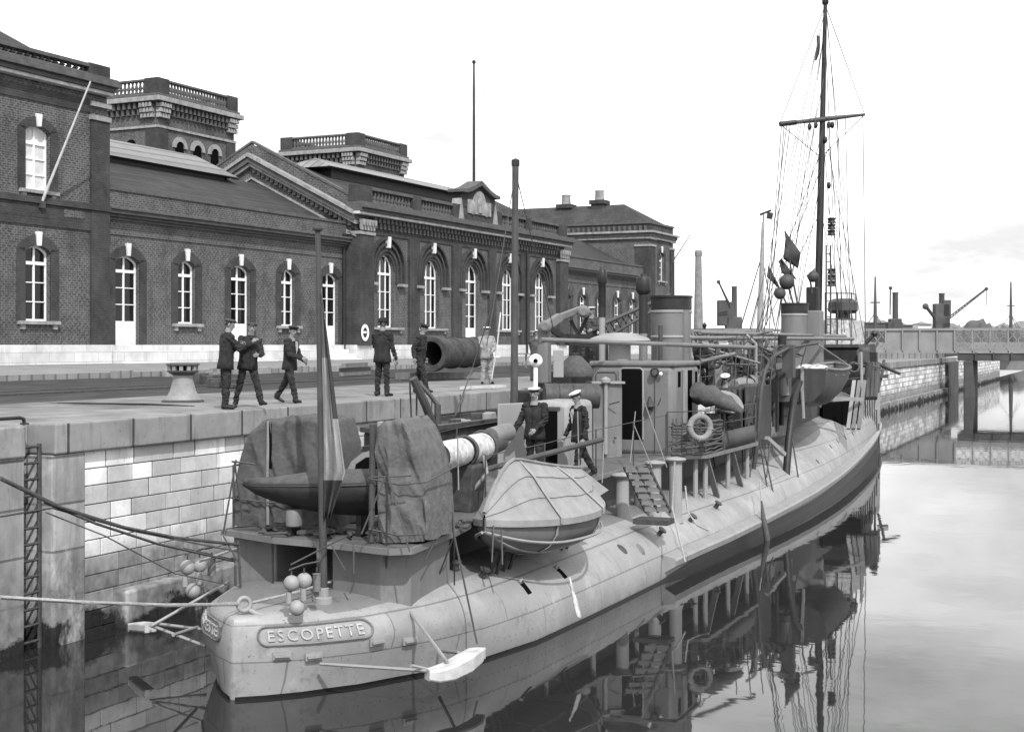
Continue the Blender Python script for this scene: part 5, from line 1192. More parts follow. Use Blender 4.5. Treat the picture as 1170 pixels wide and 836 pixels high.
cluster(338, 663, 18.2, 'three grey balls hung in front of the stern name plate'); cluster(219, 645, 19.6, 'three grey balls hung off the far quarter against the dock wall', .95)
m = MB(); m.tube([P(332, 645, 18.2), P(396, 612, 19.3)], .012, 6); m.tube([P(365, 628, 18.8), P(366, 640, 18.5)], .012, 5); part(m, 'signal_outrigger', M_GREYD)
m = MB(); m.tube([P(210, 626, 19.6), P(272, 640, 20.6)], .011, 6); part(m, 'signal_outrigger', M_GREYD)
# stern fairlead horn
c = P(279, 690, 18.4); m = MB(); m.torus(c, .085, .03, (.75, -.6, .15), 20, 8); m.tube([c+Vector((.05, .05, -.08)), c+Vector((.14, .08, -.13)), c+Vector((.26, .1, -.145))], [.035, .04, .02], 8); part(m, 'fairlead', M_GREYL, smooth=60)
# wire struts and ladders of rod around the stern platform
for a, b, r in (((270, 525, 20.4), (255, 610, 20.3), .014), ((268, 527, 20.5), (278, 600, 20.5), .014), ((265, 527, 20.4), (292, 530, 20.4), .014), ((272, 617, 20.4), (275, 670, 20.2), .02), ((440, 545, 18.9), (413, 610, 18.7), .012), ((442, 540, 18.9), (441, 690, 19.5), .016), ((444, 545, 18.9), (468, 630, 18.6), .012),
                ((515, 540, 20.4), (519, 612, 20.1), .018), ((519, 612, 20.1), (497, 668, 20.4), .013), ((519, 612, 20.1), (519, 668, 20.3), .013), ((519, 612, 20.1), (545, 735, 19.7), .015), ((404, 622, 18.9), (404, 655, 18.8), .012), ((311, 612, 20), (312, 668, 20.4), .016), ((424, 545, 19), (470, 543, 19), .012), ((564, 600, 20.8), (562, 642, 20.6), .014), ((573, 605, 20.8), (574, 645, 20.5), .014), ((255, 612, 20.2), (275, 648, 19.8), .012), ((378, 622, 18.9), (395, 652, 18.6), .01), ((500, 612, 19.7), (486, 640, 19.4), .01)):
    m = MB(); m.tube([P(*a), P(*b)], r, 5); part(m, 'stay_rod', M_GREYD)
# propeller guards with white bumper blocks
def bumper(pts, par_name='bumper_block'):
    rows = []
    for x, y, D, w, h in pts:
        c = P(x, y, D); rows.append((c, w, h))
    R_ = []
    for i, (c, w, h) in enumerate(rows):
        d = (rows[min(i+1, len(rows)-1)][0]-rows[max(i-1, 0)][0]).normalized(); s_ = Vector((d.y, -d.x, 0)).normalized()
        R_.append([c+s_*w, c-s_*w, c-s_*w+Vector((0, 0, -h)), c+s_*w+Vector((0, 0, -h))])
    m = MB(); m.grid(R_, True); m.add(R_[0], [(0, 1, 2, 3)]); m.add(R_[-1], [(3, 2, 1, 0)]); return m.build(par_name, M_BUMP, ship, bevel=.03, smooth=40)
bumper([(488, 764, 17.7, .08, .14), (497, 763, 17.75, .12, .17), (512, 758, 17.9, .13, .2), (530, 748, 18.2, .13, .22), (543, 740, 18.6, .11, .2), (549, 739, 18.9, .07, .15)])
bumper([(152, 711, 20.9, .08, .12), (160, 710, 20.7, .09, .14), (172, 711, 20.4, .09, .14)])
for a, b in (((366, 758, 18.3), (488, 766, 17.7)), ((462, 690, 19.6), (511, 756, 17.9)), ((502, 743, 19.6), (524, 745, 18.5)), ((470, 760, 17.6), (488, 764, 17.8)), ((235, 738, 19.8), (172, 714, 20.3)), ((234, 719, 19.9), (178, 712, 20.3)), ((262, 664, 20.7), (174, 714, 20.2)), ((198, 725, 19), (226, 716, 20))):
    m = MB(); m.tube([P(*a), P(*b)], .024, 6); part(m, 'guard_rod', M_GREYL, smooth=40)
q = quarter(1)
for u, v in ((.62, .56), (1.05, .52), (1.92, .62), (2.5, .55)):
    m = MB(); c = q(u, v, .01); e1 = (q(u+.1, v, .01)-c).normalized(); nrm = (q(u, v, 1)-q(u, v, 0)).normalized()
    m.box(-.12, .12, 0, .02, -.05, .05, lambda x, y, z: c+e1*x+nrm*y+Vector((0, 0, z))); m.box(-.1, .1, 0, .06, -.015, .015, lambda x, y, z: c+e1*x+nrm*y+Vector((0, 0, z))); m.build('guard_bracket', M_GREYL, hull)
# red-lead stowage rack on the hull
p = P(550, 661, 19.6)
# ------------------------------------------------------------------ ship's boats
lb = thing('lifeboat', 'pale boat under a ridged canvas cover lashed with white straps', 'boat', (-8.6, 21.3, 1.3), 'boats carried by the destroyer')
L0, L1 = 18.95, 22.7
rh, rc = [], []
def lbx(k): return -8.68+.1*k
NS = 18
for i in range(NS+1):
    k = i/NS; Y = L0+(L1-L0)*k; w = .80*(math.sin(math.pi*min(.5, k*.78+.015))**.75) if k < .62 else .80*(1-.62*((k-.62)/.38)**2.2); xc = lbx(k)
    zg = 1.93+.0*k+.10*(2*k-1)**2; zk = 1.93-.62*(math.sin(math.pi*min(.5, k*1.1+.02))**.6)+.10*max(0, (k-.75)/.25)**2
    pr = []
    for j in range(9):
        a = math.pi*j/8; pr.append(Vector((xc+w*math.copysign(abs(math.cos(a))**.75, math.cos(a)), Y, zg-(zg-zk)*math.sin(a)**.8)))
    rh.append([Vector((xc+(p_.x-xc)*(.06 if i == 0 else 1), p_.y, p_.z)) for p_ in pr])
    zr = zg+.06+ (.80*math.sin(math.pi*.5*min(1, k/.30))**.9 if k < .3 else .80-.42*((k-.3)/.7)**1.2)
    sag = .018*abs(math.sin(math.pi*k*4)); wc = w+.05 if i else .03; z_ = zg-.03
    rc.append([Vector((xc+wc, Y, z_-.1)), Vector((xc+wc*1.0, Y, z_)), Vector((xc+wc*.66, Y, z_+(zr-z_)*.36-sag)), Vector((xc+wc*.33, Y, z_+(zr-z_)*.72-sag*.6)), Vector((xc, Y, zr)), Vector((xc-wc*.33, Y, z_+(zr-z_)*.72-sag*.6)), Vector((xc-wc*.66, Y, z_+(zr-z_)*.36-sag)), Vector((xc-wc, Y, z_)), Vector((xc-wc, Y, z_-.1))])
m = MB(); m.grid(rh); m.add(rh[-1], [tuple(range(9))]); m.build('boat_hull', M_GREY, lb, smooth=50)
m = MB(); m.grid(rc); m.add(rc[-1], [tuple(range(9))]); cv_ = m.build('canvas_cover', M_CANVB, lb, smooth=25)
for f_ in (2, 3, 5, 6):
    m = MB(); m.tube([r_[f_]+Vector((.0, 0, .012)) for r_ in rc], .008, 5); m.build('cover_seam', M_GREY, cv_)
m = MB(); m.tube([r_[4]+Vector((0, 0, .015)) for r_ in rc], .03, 6); m.build('ridge_pole', M_CANVL, cv_, smooth=50)
m = MB(); m.tube([r_[1]+Vector((.03, 0, -.12)) for r_ in rh], .024, 6); m.tube([r_[7]+Vector((-.03, 0, -.12)) for r_ in rh], .024, 6); m.build('rubbing_band', M_GREYL, lb, smooth=50)
m = MB(); m.tube([r_[3] for r_ in rh], .022, 6); m.build('keel_band', M_GREYL, lb, smooth=50)
for i in (6, 13):
    st_ = rc[i]; m = MB()
    def band(pts, w=.032):
        r_ = []
        for p_ in pts: r_.append([p_+Vector((0, -w, 0)), p_+Vector((0, w, 0))])
        return r_
    up = [p_+Vector((.015*(1 if k < 4 else -1), 0, .02)) for k, p_ in enumerate(st_)]
    dn = [p_+Vector(((p_.x-lbx(.4))*.03, 0, -.01)) for p_ in rh[i]]
    m.grid(band(up)); m.grid(band(dn)); m.build('lashing_strap', M_STRAP, lb, solid=.012)
m = MB(); a = rc[-1][4]; b = rc[-1][1]; m.add([a, b, b+Vector((.08, .25, .08)), a+Vector((.2, .15, -.2))], [(0, 1, 2, 3)]); m.build('cover_flap', M_CANVL, lb, solid=.015)
for y in (19.6, 20.1, 22.6):
    m = MB(); m.beam((-8.9, y, hull_z(-8.9, y)-.05), (-8.75, y, 1.45), .05, .05); m.beam((-8.9, y+.25, hull_z(-8.9, y)-.05), (-8.6, y-.1, 1.5), .04, .04); part(m, 'boat_crutch', M_GREYD)
# open whaler swung out on davits
wb = thing('whaler', 'open dark planked boat with flat stern slung from curved davits', 'boat', (-8.6, 43.5, 2.8), 'boats carried by the destroyer')
tl, tr_ = P(892, 421, 40.5), P(942, 421, 40.8); bw = P(973, 416, 46.2)
cx0 = (tl+tr_)/2; hwid = (tr_-tl).length/2; zg0 = tl.z; rows = []; inn = []
dirv = Vector((bw.x-.55-cx0.x, bw.y-cx0.y, 0)); Lb = dirv.length; dirv.normalize(); sv = Vector((dirv.y, -dirv.x, 0))
for i in range(15):
    k = i/14; w = hwid*(1+.18*math.sin(math.pi*k)) if k < .5 else hwid*(1.18*math.cos(math.pi/2*((k-.5)/.5)**1.6)+.01); c_ = cx0+dirv*(Lb*k); zg = zg0-.12*math.sin(math.pi*k)+.10*k
    dpt = 1.12*(.62+.38*math.sin(math.pi*min(1, k+.25))) ; r_ = []; q_ = []
    for j in range(9):
        a = math.pi*j/8; e = math.cos(a); 
        r_.append(c_+sv*(w*math.copysign(abs(e)**.8, e))+Vector((0, 0, zg-c_.z-dpt*math.sin(a)**.9)))
        q_.append(c_+sv*(w*.93*math.copysign(abs(e)**.8, e))+Vector((0, 0, zg-c_.z-dpt*.8*math.sin(a)**.9)))
    rows.append(r_); inn.append(q_)
m = MB(); m.grid(rows); m.add(rows[0], [tuple(range(9))]); m.build('boat_hull', M_BOATD, wb, smooth=50)
m = MB(); inn[0] = [v+dirv*.06 for v in inn[0]]; m.grid(inn); m.build('boat_inside', M_CANVL, wb, smooth=50)
m = MB(); m.tube([r_[0] for r_ in rows]+[r_[8] for r_ in rows[::-1]], .05, 6); m.build('gunwale', M_WOOD, wb, smooth=50)
m = MB(); m.beam(rows[0][4]+Vector((0, -.04, .1)), (rows[0][0]+rows[0][8])/2+Vector((0, -.04, .05)), .09, .08); m.tube([rows[0][4]+Vector((.0, -.06, .35)), rows[0][4]+Vector((.04, -.08, -.45))], .05, 6); m.build('rudder', M_GREYL, wb)
for k in (3, 6, 9):
    m = MB(); m.beam(rows[k][0]+Vector((0, 0, -.16)), rows[k][8]+Vector((0, 0, -.16)), .25, .04); m.build('thwart', M_WOOD, wb)
for k in (2, 4, 7): 
    m = MB(); c_ = (rows[k][0]+rows[k][8])/2; m.ball(c_+Vector((rnd.uniform(-.2, .2), 0, -.02)), .3, 10, (1.2, 1.3, .6)); m.build('canvas_bundle', M_CANVW, wb, smooth=60)
m = MB(); m.tube([P(921, 396, 39.6), P(915, 418, 40.6)], .02, 5); m.tube([P(934, 393, 40.2), P(968, 416, 46)], .02, 5); m.build('boat_fall', M_ROPE, wb)
# life ring
c = P(800, 488, 31.15); lr = thing('life_ring', 'pale ring lifebuoy hung on the sponson rail netting', 'life ring', c)
axn = Vector((.66, -.75, .05)).normalized(); m = MB(); m.torus(c, .245, .068, axn, 32, 12); m.build('ring', M_CANVL, lr, smooth=60)
m = MB()
u_ = axn.orthogonal().normalized(); w_ = axn.cross(u_)
for k in range(4):
    a = math.pi/4+k*math.pi/2; d = u_*math.cos(a)+w_*math.sin(a); m.torus(c+d*.255, .072, .012, d.cross(axn), 14, 6)
m.build('ring_band', M_ROPE, lr, smooth=50)
# coir fender, rag and loose lines over the side
t = thing('rope_fender', 'long frayed rope fender hanging over the near side of the hull', 'fender', P(872, 590, 33.2)); 
m = MB(); m.tube([P(870, 572, 33.3), P(872, 590, 33.1), P(876, 612, 33.0), P(879, 634, 33.0)], [.02, .055, .075, .05], 9); m.build('fender_body', M_ROPED, t, smooth=60)
m = MB(); m.tube([P(868, 548, 34), P(870, 572, 33.3)], .015, 5); m.build('lanyard', M_ROPE, t)
m = MB(); m.grid([[P(650, 660, 21.2), P(651.5, 659, 21.22)], [P(653, 676, 20.95), P(655.5, 675, 20.98)], [P(655.5, 690, 20.8), P(660, 688, 20.85)], [P(659, 703, 20.75), P(664, 704, 20.78)], [P(661, 706, 20.74), P(663, 707, 20.76)]])
tag(m.build('rag', M_CANVW, smooth=60, solid=.02), 'white rag hanging from a freeing port down the hull side', 'rag')
def rope(px, r, label, mt=M_ROPE, cat='rope', name='rope', sag=0.0, n=14, group=None):
    pts = [P(*p) if not isinstance(p, Vector) else p for p in px]; out = []
    for a, b in zip(pts, pts[1:]):
        for i in range(n): k = i/n; out.append(a.lerp(b, k)+Vector((0, 0, -sag*4*k*(1-k)*(a-b).length)))
    out.append(pts[-1]); m = MB(); m.tube(out, r, 6); o = m.build(name, mt, smooth=60); return tag(o, label, cat, group)
rope([(771, 527, 27.7), (768, 580, 27.5), (774, 605, 26.5), (783, 642, 25.6)], .018, 'pale line falling from the ventilators to the rubbing strake')
rope([(783, 555, 28.2), (786, 585, 27.9), (797, 600, 27.4), (810, 606, 27.2)], .018, 'short pale line trailing over the turtleback beside the ladder')
rope([(0, 682, 14.6), (100, 688, 15.4), (190, 691, 16.9), (272, 690, 18.35)], .024, 'pale mooring rope led from the stern fairlead across the dark water', name='mooring_rope')
rope([(288, 688, 18.45), (340, 676, 19.2), (392, 660, 20.2)], .02, 'pale rope running forward along the stern deck from the fairlead', name='mooring_rope')
rope([(0, 546, 15.0), (70, 580, 16.0), (140, 602, 17.4), (200, 614, 18.9), (272, 622, 20.3)], .024, 'thick dark hawser highest of those across the block wall', M_ROPED, name='mooring_rope')
rope([(50, 573, 15.9), (110, 598, 16.6), (180, 621, 18), (268, 641, 20.2)], .018, 'second hawser just under the highest one, meeting it at the ladder', M_ROPED, name='mooring_rope')
rope([(0, 590, 15.0), (60, 580, 16.4), (150, 606, 18), (272, 630, 20.3)], .012, 'thin hawser lying closest below the thick ones', M_ROPED, name='mooring_rope')
rope([(52, 585, 15.95), (120, 612, 16.6), (200, 655, 17.8), (262, 668, 18.8)], .009, 'thin line sagging lowest from the ladder to the ship stern', M_ROPED, name='mooring_rope')
rope([(228, 641, 19.3), (270, 626, 20.3)], .02, 'short bar rope tied to the far ball signals', name='rope')
rope([(562, 350, 36), (551, 385, 36), (540, 420, 36), (520, 475, 31)], .018, 'dark rope slanting up from the barge past the open pipe', M_WIRE)
# ------------------------------------------------------------------ dark barge lying between the ship and the wall
bg_ = thing('barge', 'dark steel barge between the destroyer and the dock wall, carrying a crane arm', 'barge', (-13.95, 34, 0))
m = MB(); pl2 = [(-14.5, 25.6), (-13.35, 24.9), (-13.3, 30), (-13.25, 45), (-14.8, 46), (-14.8, 27)]
m.prism(pl2, lambda x, y: Vector((x, y, -.4)), lambda x, y: Vector((x, y, 2.78+.006*(y-25)))); m.build('barge_hull', M_BARGE, bg_, bevel=.05)
m = MB()
for a, b in zip(pl2, pl2[1:]+pl2[:1]): m.beam((a[0], a[1], 2.83+.006*(a[1]-25)), (b[0], b[1], 2.83+.006*(b[1]-25)), .16, .10)
m.build('barge_gunwale', M_GREYD, bg_)
rnd = random.Random(9)
for i in range(16):
    y = 25.6+i*.5; m = MB(); x = rnd.uniform(-14.4, -13.6); m.box(x-.12, x+.12, y-.1, y+.1, 2.8, 2.86+rnd.random()*.14); m.build('deck_scrap', M_TRIM if i % 3 else M_IRON, bg_, bevel=.02)
m = MB(); m.box(-14.5, -13.5, 35, 41, 2.8, 3.9); m.build('deck_casing', M_STEELD, bg_, bevel=.05)
D = 38.0
m = MB(); m.beam(P(622, 438, 37), P(622, 372, 37), .30, .30); m.build('crane_post', M_GREY, bg_, bevel=.04)
m = MB(); m.beam(P(622, 374, 37), P(640, 362, 37.3), .20, .24); m.beam(P(638, 363, 37.3), P(667, 352, 38), .14, .18); m.build('crane_arm', M_GREY, bg_, bevel=.03)
for px, py, dd in ((623, 373, 36.7), (667, 356, 37.7)):
    m = MB(); m.lathe([(0, .16), (.10, .16), (.17, .1), (.17, -.1), (0, -.1)], P(px, py, dd), axis=(.3, -1, 0), n=14); m.build('crane_joint', M_GREY, bg_, smooth=30)
m = MB(); m.beam(P(622, 371, 36.9), P(648, 388, 37.5), .12, .14); m.beam(P(648, 388, 37.5), P(686, 391, 38.5), .14, .3); m.build('crane_strut', M_STEELD, bg_)
for a, b in (((652, 366), (662, 385)), ((660, 385), (672, 360))): m = MB(); m.beam(P(a[0], a[1], 38), P(b[0], b[1], 38), .1, .1); m.build('crane_strut', M_STEELD, bg_)
a, b = P(690, 387, 39), P(765, 343, 43); m = MB(); hgt = .42
for o_ in (0, hgt): m.tube([a+Vector((0, 0, o_*1.0)), b+Vector((0, 0, o_*.4))], .05, 6)
for i in range(12): 
    k = i/12; k2 = (i+1)/12; m.tube([a.lerp(b, k), a.lerp(b, k2)+Vector((0, 0, hgt*(1-.6*k2)))], .03, 5); m.tube([a.lerp(b, k2), a.lerp(b, k)+Vector((0, 0, hgt*(1-.6*k)))], .03, 5)
m.build('lattice_jib', M_GREYD, bg_)
m = MB(); m.box(-14.4, -13.7, 37.2, 38.6, 2.8, 4.72); m.build('seat_platform', M_STEELD, bg_)
m = MB(); m.tube([P(472, 432, 28.5), P(486, 462, 28.7), P(500, 500, 29.2)], .09, 8); m.build('spar', M_GREYD, bg_, smooth=40)
m = MB(); m.tube([P(478, 436, 29), P(492, 452, 29), P(501, 464, 29)], .05, 6); m.tube([P(500, 462, 29), P(500, 484, 29)], .07, 6); m.build('hand_pump', M_GREYD, bg_, smooth=40)
m = MB(); m.tube([P(468, 430, 28.8), P(470, 478, 28.8), P(476, 478, 28.8), P(476, 436, 28.8)], .02, 5); m.build('rail_hoop', M_GREYD, bg_)
# ------------------------------------------------------------------ on the quay
# capstan
p = onZ(209, 459, QZ); cp = thing('capstan', 'pale flared stone-grey capstan with dark socketed head on the quay', 'capstan', p)
m = MB(); m.lathe([(.40, 0), (.38, .06), (.33, .12), (.27, .24), (.225, .40), (.205, .52), (.20, .58)], p, n=28); m.build('capstan_body', M_CAPST, cp, smooth=40)
m = MB(); m.lathe([(.40, .0), (.44, .0), (.44, .03), (.38, .05)], p, n=28); m.build('base_ring', M_IRON, cp, smooth=30)
m = MB(); m.lathe([(.20, .56), (.30, .62), (.33, .635), (.33, .655), (.26, .665)], p, n=28); m.lathe([(.27, .765), (.345, .77), (.345, .80), (.30, .815), (0, .82)], p, n=28)
m.build('capstan_head', M_IRON, cp, smooth=30)
m = MB(); m.lathe([(.25, .66), (.25, .77)], p, n=24); m.build('socket_ring', M_BLACK, cp)
for k in range(12):
    a = 2*math.pi*k/12; m = MB(); c = p+Vector((math.cos(a)*.28, math.sin(a)*.28, .715)); m.beam(c-Vector((math.cos(a), math.sin(a), 0))*.035, c+Vector((math.cos(a), math.sin(a), 0))*.035, .075, .105); m.build('socket_lug', M_CAPST, cp)
# grated trench cover
a = onZ(75, 461, QZ); b = onZ(195, 463, QZ)
m = MB(); c0 = (a+b)/2; d = (b-a); 
gt = thing('trench_grating', 'dark iron grating flush in the quay beside the capstan', 'grating', c0)
m = MB(); wv = Vector((1.1, -.3, 0)).normalized()*.95
m.add([a-wv+Vector((0, 0, .006)), b-wv*.8+Vector((0, 0, .006)), b+wv*.8+Vector((0, 0, .006)), a+wv*.3+Vector((0, 0, .006))], [(0, 1, 2, 3)]); m.build('trench', M_FARK, gt)
m = MB()
for i in range(44): k = (i+.5)/44; q_ = a.lerp(b, k); ww = wv*(.3+.5*k); m.beam(q_-ww+Vector((0, 0, .012)), q_+ww+Vector((0, 0, .012)), .055, .012)
m.build('grate_bars', M_IRON, gt)
# hand rail and ladder at the recess
hr = thing('ladder_rail', 'black pipe hand rail standing at the head of the dock ladder', 'rail', (QX-.35, 15.5, QZ))
p = onX(28, 481, QX-.18); m = MB(); m.tube([(p.x, 13.0, QZ+.11), (p.x, p.y-.1, QZ+.11), (p.x, p.y-.02, QZ+.09), (p.x, p.y, QZ+.0)], .028, 8); m.build('rail_pipe', M_STEELD, hr, smooth=50)
m = MB(); m.lathe([(.07, 0), (.07, .02), (.03, .03)], (p.x, p.y, QZ+.004), n=12); m.build('rail_foot', M_STEELD, hr, smooth=40)
ld = thing('dock_ladder', 'rusty iron ladder let into a slot of the dock wall', 'ladder', (QX-.2, 16.5, 0))
m = MB()
for y in (16.28, 16.68): m.tube([(QX-.14, y, -.4), (QX-.14, y, 3.1)], .035, 6)
m.build('ladder_rails', M_IRON, ld, smooth=40)
for i in range(13):
    z = .12+i*.245; m = MB(); m.tube([(QX-.14, 16.28, z), (QX-.14, 16.68, z)], .024, 6); m.build('rung', M_IRON, ld, smooth=40)
# big riveted pipe section
a, b = P(494, 404, 46.5), P(543, 402, 50); ax_ = (b-a); ln = ax_.length; axn = ax_.normalized()
pt = thing('boiler_pipe', 'huge rusty open ended riveted pipe lying on timbers on the quay', 'pipe', (a.x, a.y, QZ))
m = MB(); m.lathe([(.52, 0), (.50, .5), (.50, ln), (.44, ln), (.44, .6), (.40, .02)], a, axis=axn, n=36); pm_ = m.build('pipe_body', M_PIPE, pt, smooth=35)
m = MB()
m.lathe([(.42, -.16), (.58, -.16), (.60, -.12), (.60, .12), (.53, .18)], a, axis=axn, n=36); m.lathe([(.40, -.14), (.42, -.16), (.42, .1)], a, axis=axn, n=36); m.build('pipe_flange', M_PIPE, pt, smooth=30)
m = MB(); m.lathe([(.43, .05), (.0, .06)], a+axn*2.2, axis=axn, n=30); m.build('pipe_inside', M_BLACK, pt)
for k in (.42, .72, .95): m = MB(); m.lathe([(.50, -.08), (.545, -.07), (.545, .07), (.50, .08)], a+axn*(ln*k), axis=axn, n=36); m.build('pipe_band', M_PIPE, pt, smooth=30)
a, b = P(455, 424, 47), P(557, 424, 50); m = MB(); m.beam((a.x, a.y, QZ+.16), (b.x, b.y, QZ+.12), .3, .22); tag(m.build('timber', M_WOOD), 'long weathered timber lying under the big pipe', 'timber')
m = MB(); a, b = P(528, 443, 37.5), P(576, 440, 39); m.beam((a.x, a.y, QZ+.05), (b.x, b.y, QZ+.05), .16, .08); tag(m.build('plank', M_WOODL), 'pale plank lying on the quay edge beside the white clad sailor', 'plank')
tp = thing('timber_pile', 'low dark pile of timber baulks on the yard kerb', 'timber pile', P(405, 421, 50))
for i in range(7):
    a = P(389+rnd.uniform(0, 4), 422-2.2*(i % 3), 50+.25*(i//3)); b = P(418+rnd.uniform(0, 4), 419-2.2*(i % 3), 53+.25*(i//3)); m = MB(); m.beam((a.x, a.y, 3.55+.16*(i % 3)), (b.x, b.y, 3.55+.16*(i % 3)), .15, .13); m.build('baulk', M_STEELD if i % 2 else M_WOOD, tp)
bn = thing('bench', 'small dark bench standing in front of the white plinth', 'bench', P(596, 411, 66))
a, b = P(590, 404, 66), P(602, 404, 68); m = MB(); m.beam(a, b, .3, .05); m.build('seat', M_WOOD, bn)
for k in (.08, .92): 
    q_ = a.lerp(b, k); m = MB(); m.beam(q_, (q_.x, q_.y, 3.5), .06, .06); m.build('leg', M_WOOD, bn)
# kerb-side debris by the yard
for i, (px, py, w_) in enumerate(((40, 428, .35), (52, 431, .5), (24, 430, .25), (75, 427, .6), (138, 426, .3), (232, 437, .5), (245, 440, .6), (238, 430, .3))):
    p = onZ(px, py, 3.5); m = MB(); r_ = random.Random(i)
    for k in range(5): m.box(p.x+r_.uniform(-w_, w_)-.1, p.x+r_.uniform(-w_, w_)+.2, p.y+r_.uniform(-.3, .3), p.y+r_.uniform(.3, .5), 3.42, 3.55+r_.random()*.25)
    lab = ['dark stone heap on the kerb near the left frame edge', 'low dark board lying on the kerb at left', 'small grey rubble lump furthest left on the kerb', 'pale slab lying along the kerb at left', 'upright broken stones on the kerb below the first door', 'scrap iron heap behind the capstan', 'larger scrap heap between the capstan and the two men', 'small scrap lump above the heap by the two men'][i]
    tag(m.build('rubble_heap', M_STONEW if i == 3 else (M_IRON if i in (5, 6) else M_FARM), bevel=.03), lab, 'rubble')
rl = thing('curb_stones', 'row of pale bollard stones along the apron kerb', 'kerb stones', bp(46, -31.2, 3.5))
for i in range(6):
    m = MB(); q_ = bp(36+i*2.6, -31.1, 0); m.box(q_.x-.15, q_.x+.1, q_.y-.45, q_.y+.45, 3.4, 3.78); m.build('kerb_stone', M_TRIM if i % 2 else M_FOOT, rl, bevel=.03)
# ------------------------------------------------------------------ bridge, far bank, harbour skyline
br = thing('iron_bridge', 'long grey iron lattice girder bridge crossing the basin at the far end', 'bridge', (-5, 130, 3.3))
BY = 130.0; zb, zt = 3.95, 6.05
m = MB(); m.box(-60, 60, BY-.15, BY+.15, zt-.16, zt+.04); m.box(-60, 60, BY-.2, BY+.2, zb-.08, zb+.12); m.build('girder_chord', M_FARG, br)
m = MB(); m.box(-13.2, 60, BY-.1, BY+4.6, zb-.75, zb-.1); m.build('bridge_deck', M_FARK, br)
m = MB()
for i in range(50): x = -13.2+i*1.5; m.box(x-.06, x+.06, BY-.3, BY-.1, zb-.75, zb)
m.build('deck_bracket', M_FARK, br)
x = -60.0; k = 0; mp_ = MB(); mx_ = MB(); ml_ = MB()
while x < 60:
    mp_.box(x-.06, x+.06, BY-.2, BY+.1, zb, zt)
    if -19.6 < x < -14.3: ml_.box(x, x+1.5, BY-.02, BY+.04, zb, zt)
    else:
        for a, b in (((x, zb+.1), (x+1.5, zt-.1)), ((x, zt-.1), (x+1.5, zb+.1)), ((x, (zb+zt)/2), (x+.75, zt-.1)), ((x, (zb+zt)/2), (x+.75, zb+.1)), ((x+1.5, (zb+zt)/2), (x+.75, zt-.1)), ((x+1.5, (zb+zt)/2), (x+.75, zb+.1))): mx_.beam((a[0], BY, a[1]), (b[0], BY, b[1]), .06, .13, (0, 1, 0))
    x += 1.5
mp_.build_each('girder_post', M_FARG, br); mx_.build('lattice_bracing', M_FARL, br); ml_.build('web_plate', M_FARG, br)
m = MB(); m.box(-60, 60, BY+4.3, BY+4.5, zt-.16, zt); m.box(-60, 60, BY+4.35, BY+4.45, zb, zb+.9); m.build('far_girder', M_FARG, br)
m = MB(); m.box(-60, -15.1, BY-1.5, BY+6, 3.3, zb-.09); m.build('abutment', M_FOOT, br)
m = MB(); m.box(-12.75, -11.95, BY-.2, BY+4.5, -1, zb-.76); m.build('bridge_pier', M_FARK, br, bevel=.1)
m = MB(); m.box(QX-.2, QX+.26, 136, 144.9, -.5, 3.0); m.build('niche_shade', M_FARK, br)  # dark box proud of the wall, coloured as the shade inside an opening
m = MB(); m.box(QX-1, QX+.0, 145, 200, -1, 3.4); tag(m.build('quay_wall', M_QUAYB), 'stretch of pale dock wall seen through beyond the bridge', 'wall')
m = MB(); m.box(-60, 700, 330, 340, -1, 3.3); tag(m.build('quay_wall', M_FARM), 'low dark far bank wall closing the basin beyond the bridge', 'wall')
m = MB(); m.add([(-60, 340, 3.25), (3000, 340, 3.25), (3000, 4000, 3.25), (-60, 4000, 3.25)], [(0, 1, 2, 3)]); tag(m.build('far_ground', M_FARM), kind='structure')
# spoil heaps / low hills
def ridge(x0, x1, D, top, name='hill', mt=None, seed=1, dep_=40):
    r_ = random.Random(seed); rows = []; n = 26
    for j, kz in ((0, 0), (1, .75), (2, 1), (3, .6), (4, 0)):
        row = []
        for i in range(n+1):
            k = i/n; px = x0+(x1-x0)*k; c_ = P(px, 390, D+dep_*j/4*.5); h = CAMZ+(HY-top(k))*D/F-3.2
            row.append(Vector((c_.x, c_.y, 3.2+max(.02, h*kz*(1+r_.uniform(-.12, .12))))))
        rows.append(row)
    m = MB(); m.grid(rows); return tag(m.build(name, mt or M_FAR, smooth=50), kind='structure')
ridge(1085, 1185, 420, lambda k: 376-12*max(0, math.sin(math.pi*min(1, max(0, (k-.15)/.35))))-3*k*(k < .9), seed=2)
ridge(1010, 1100, 470, lambda k: 375-4*math.sin(math.pi*k)-2*math.sin(9*k), seed=4, mt=M_FARM)
ridge(960, 1180, 620, lambda k: 372-3*math.sin(7*k)-2, seed=6, mt=M_FARM)
ridge(780, 985, 640, lambda k: 379-2*math.sin(11*k), seed=8, mt=M_FARM)
# tall factory chimney
p = P(798, 392, 270); ch = thing('factory_chimney', 'tall pale tapering factory chimney beyond the station', 'chimney', (p.x, p.y, 3.4)); zt2 = CAMZ+(HY-286)*270/F
m = MB(); m.lathe([(1.0, 3.2), (.62, zt2-1.2)], (p.x, p.y, 0), n=24); m.build('chimney_shaft', M_CHIM, ch, smooth=40)
m = MB(); m.lathe([(.62, zt2-1.2), (.72, zt2-1.0), (.72, zt2-.3), (.66, zt2-.2), (.66, zt2), (.4, zt2)], (p.x, p.y, 0), n=24); m.build('chimney_cap', M_CHIM, ch, smooth=30)
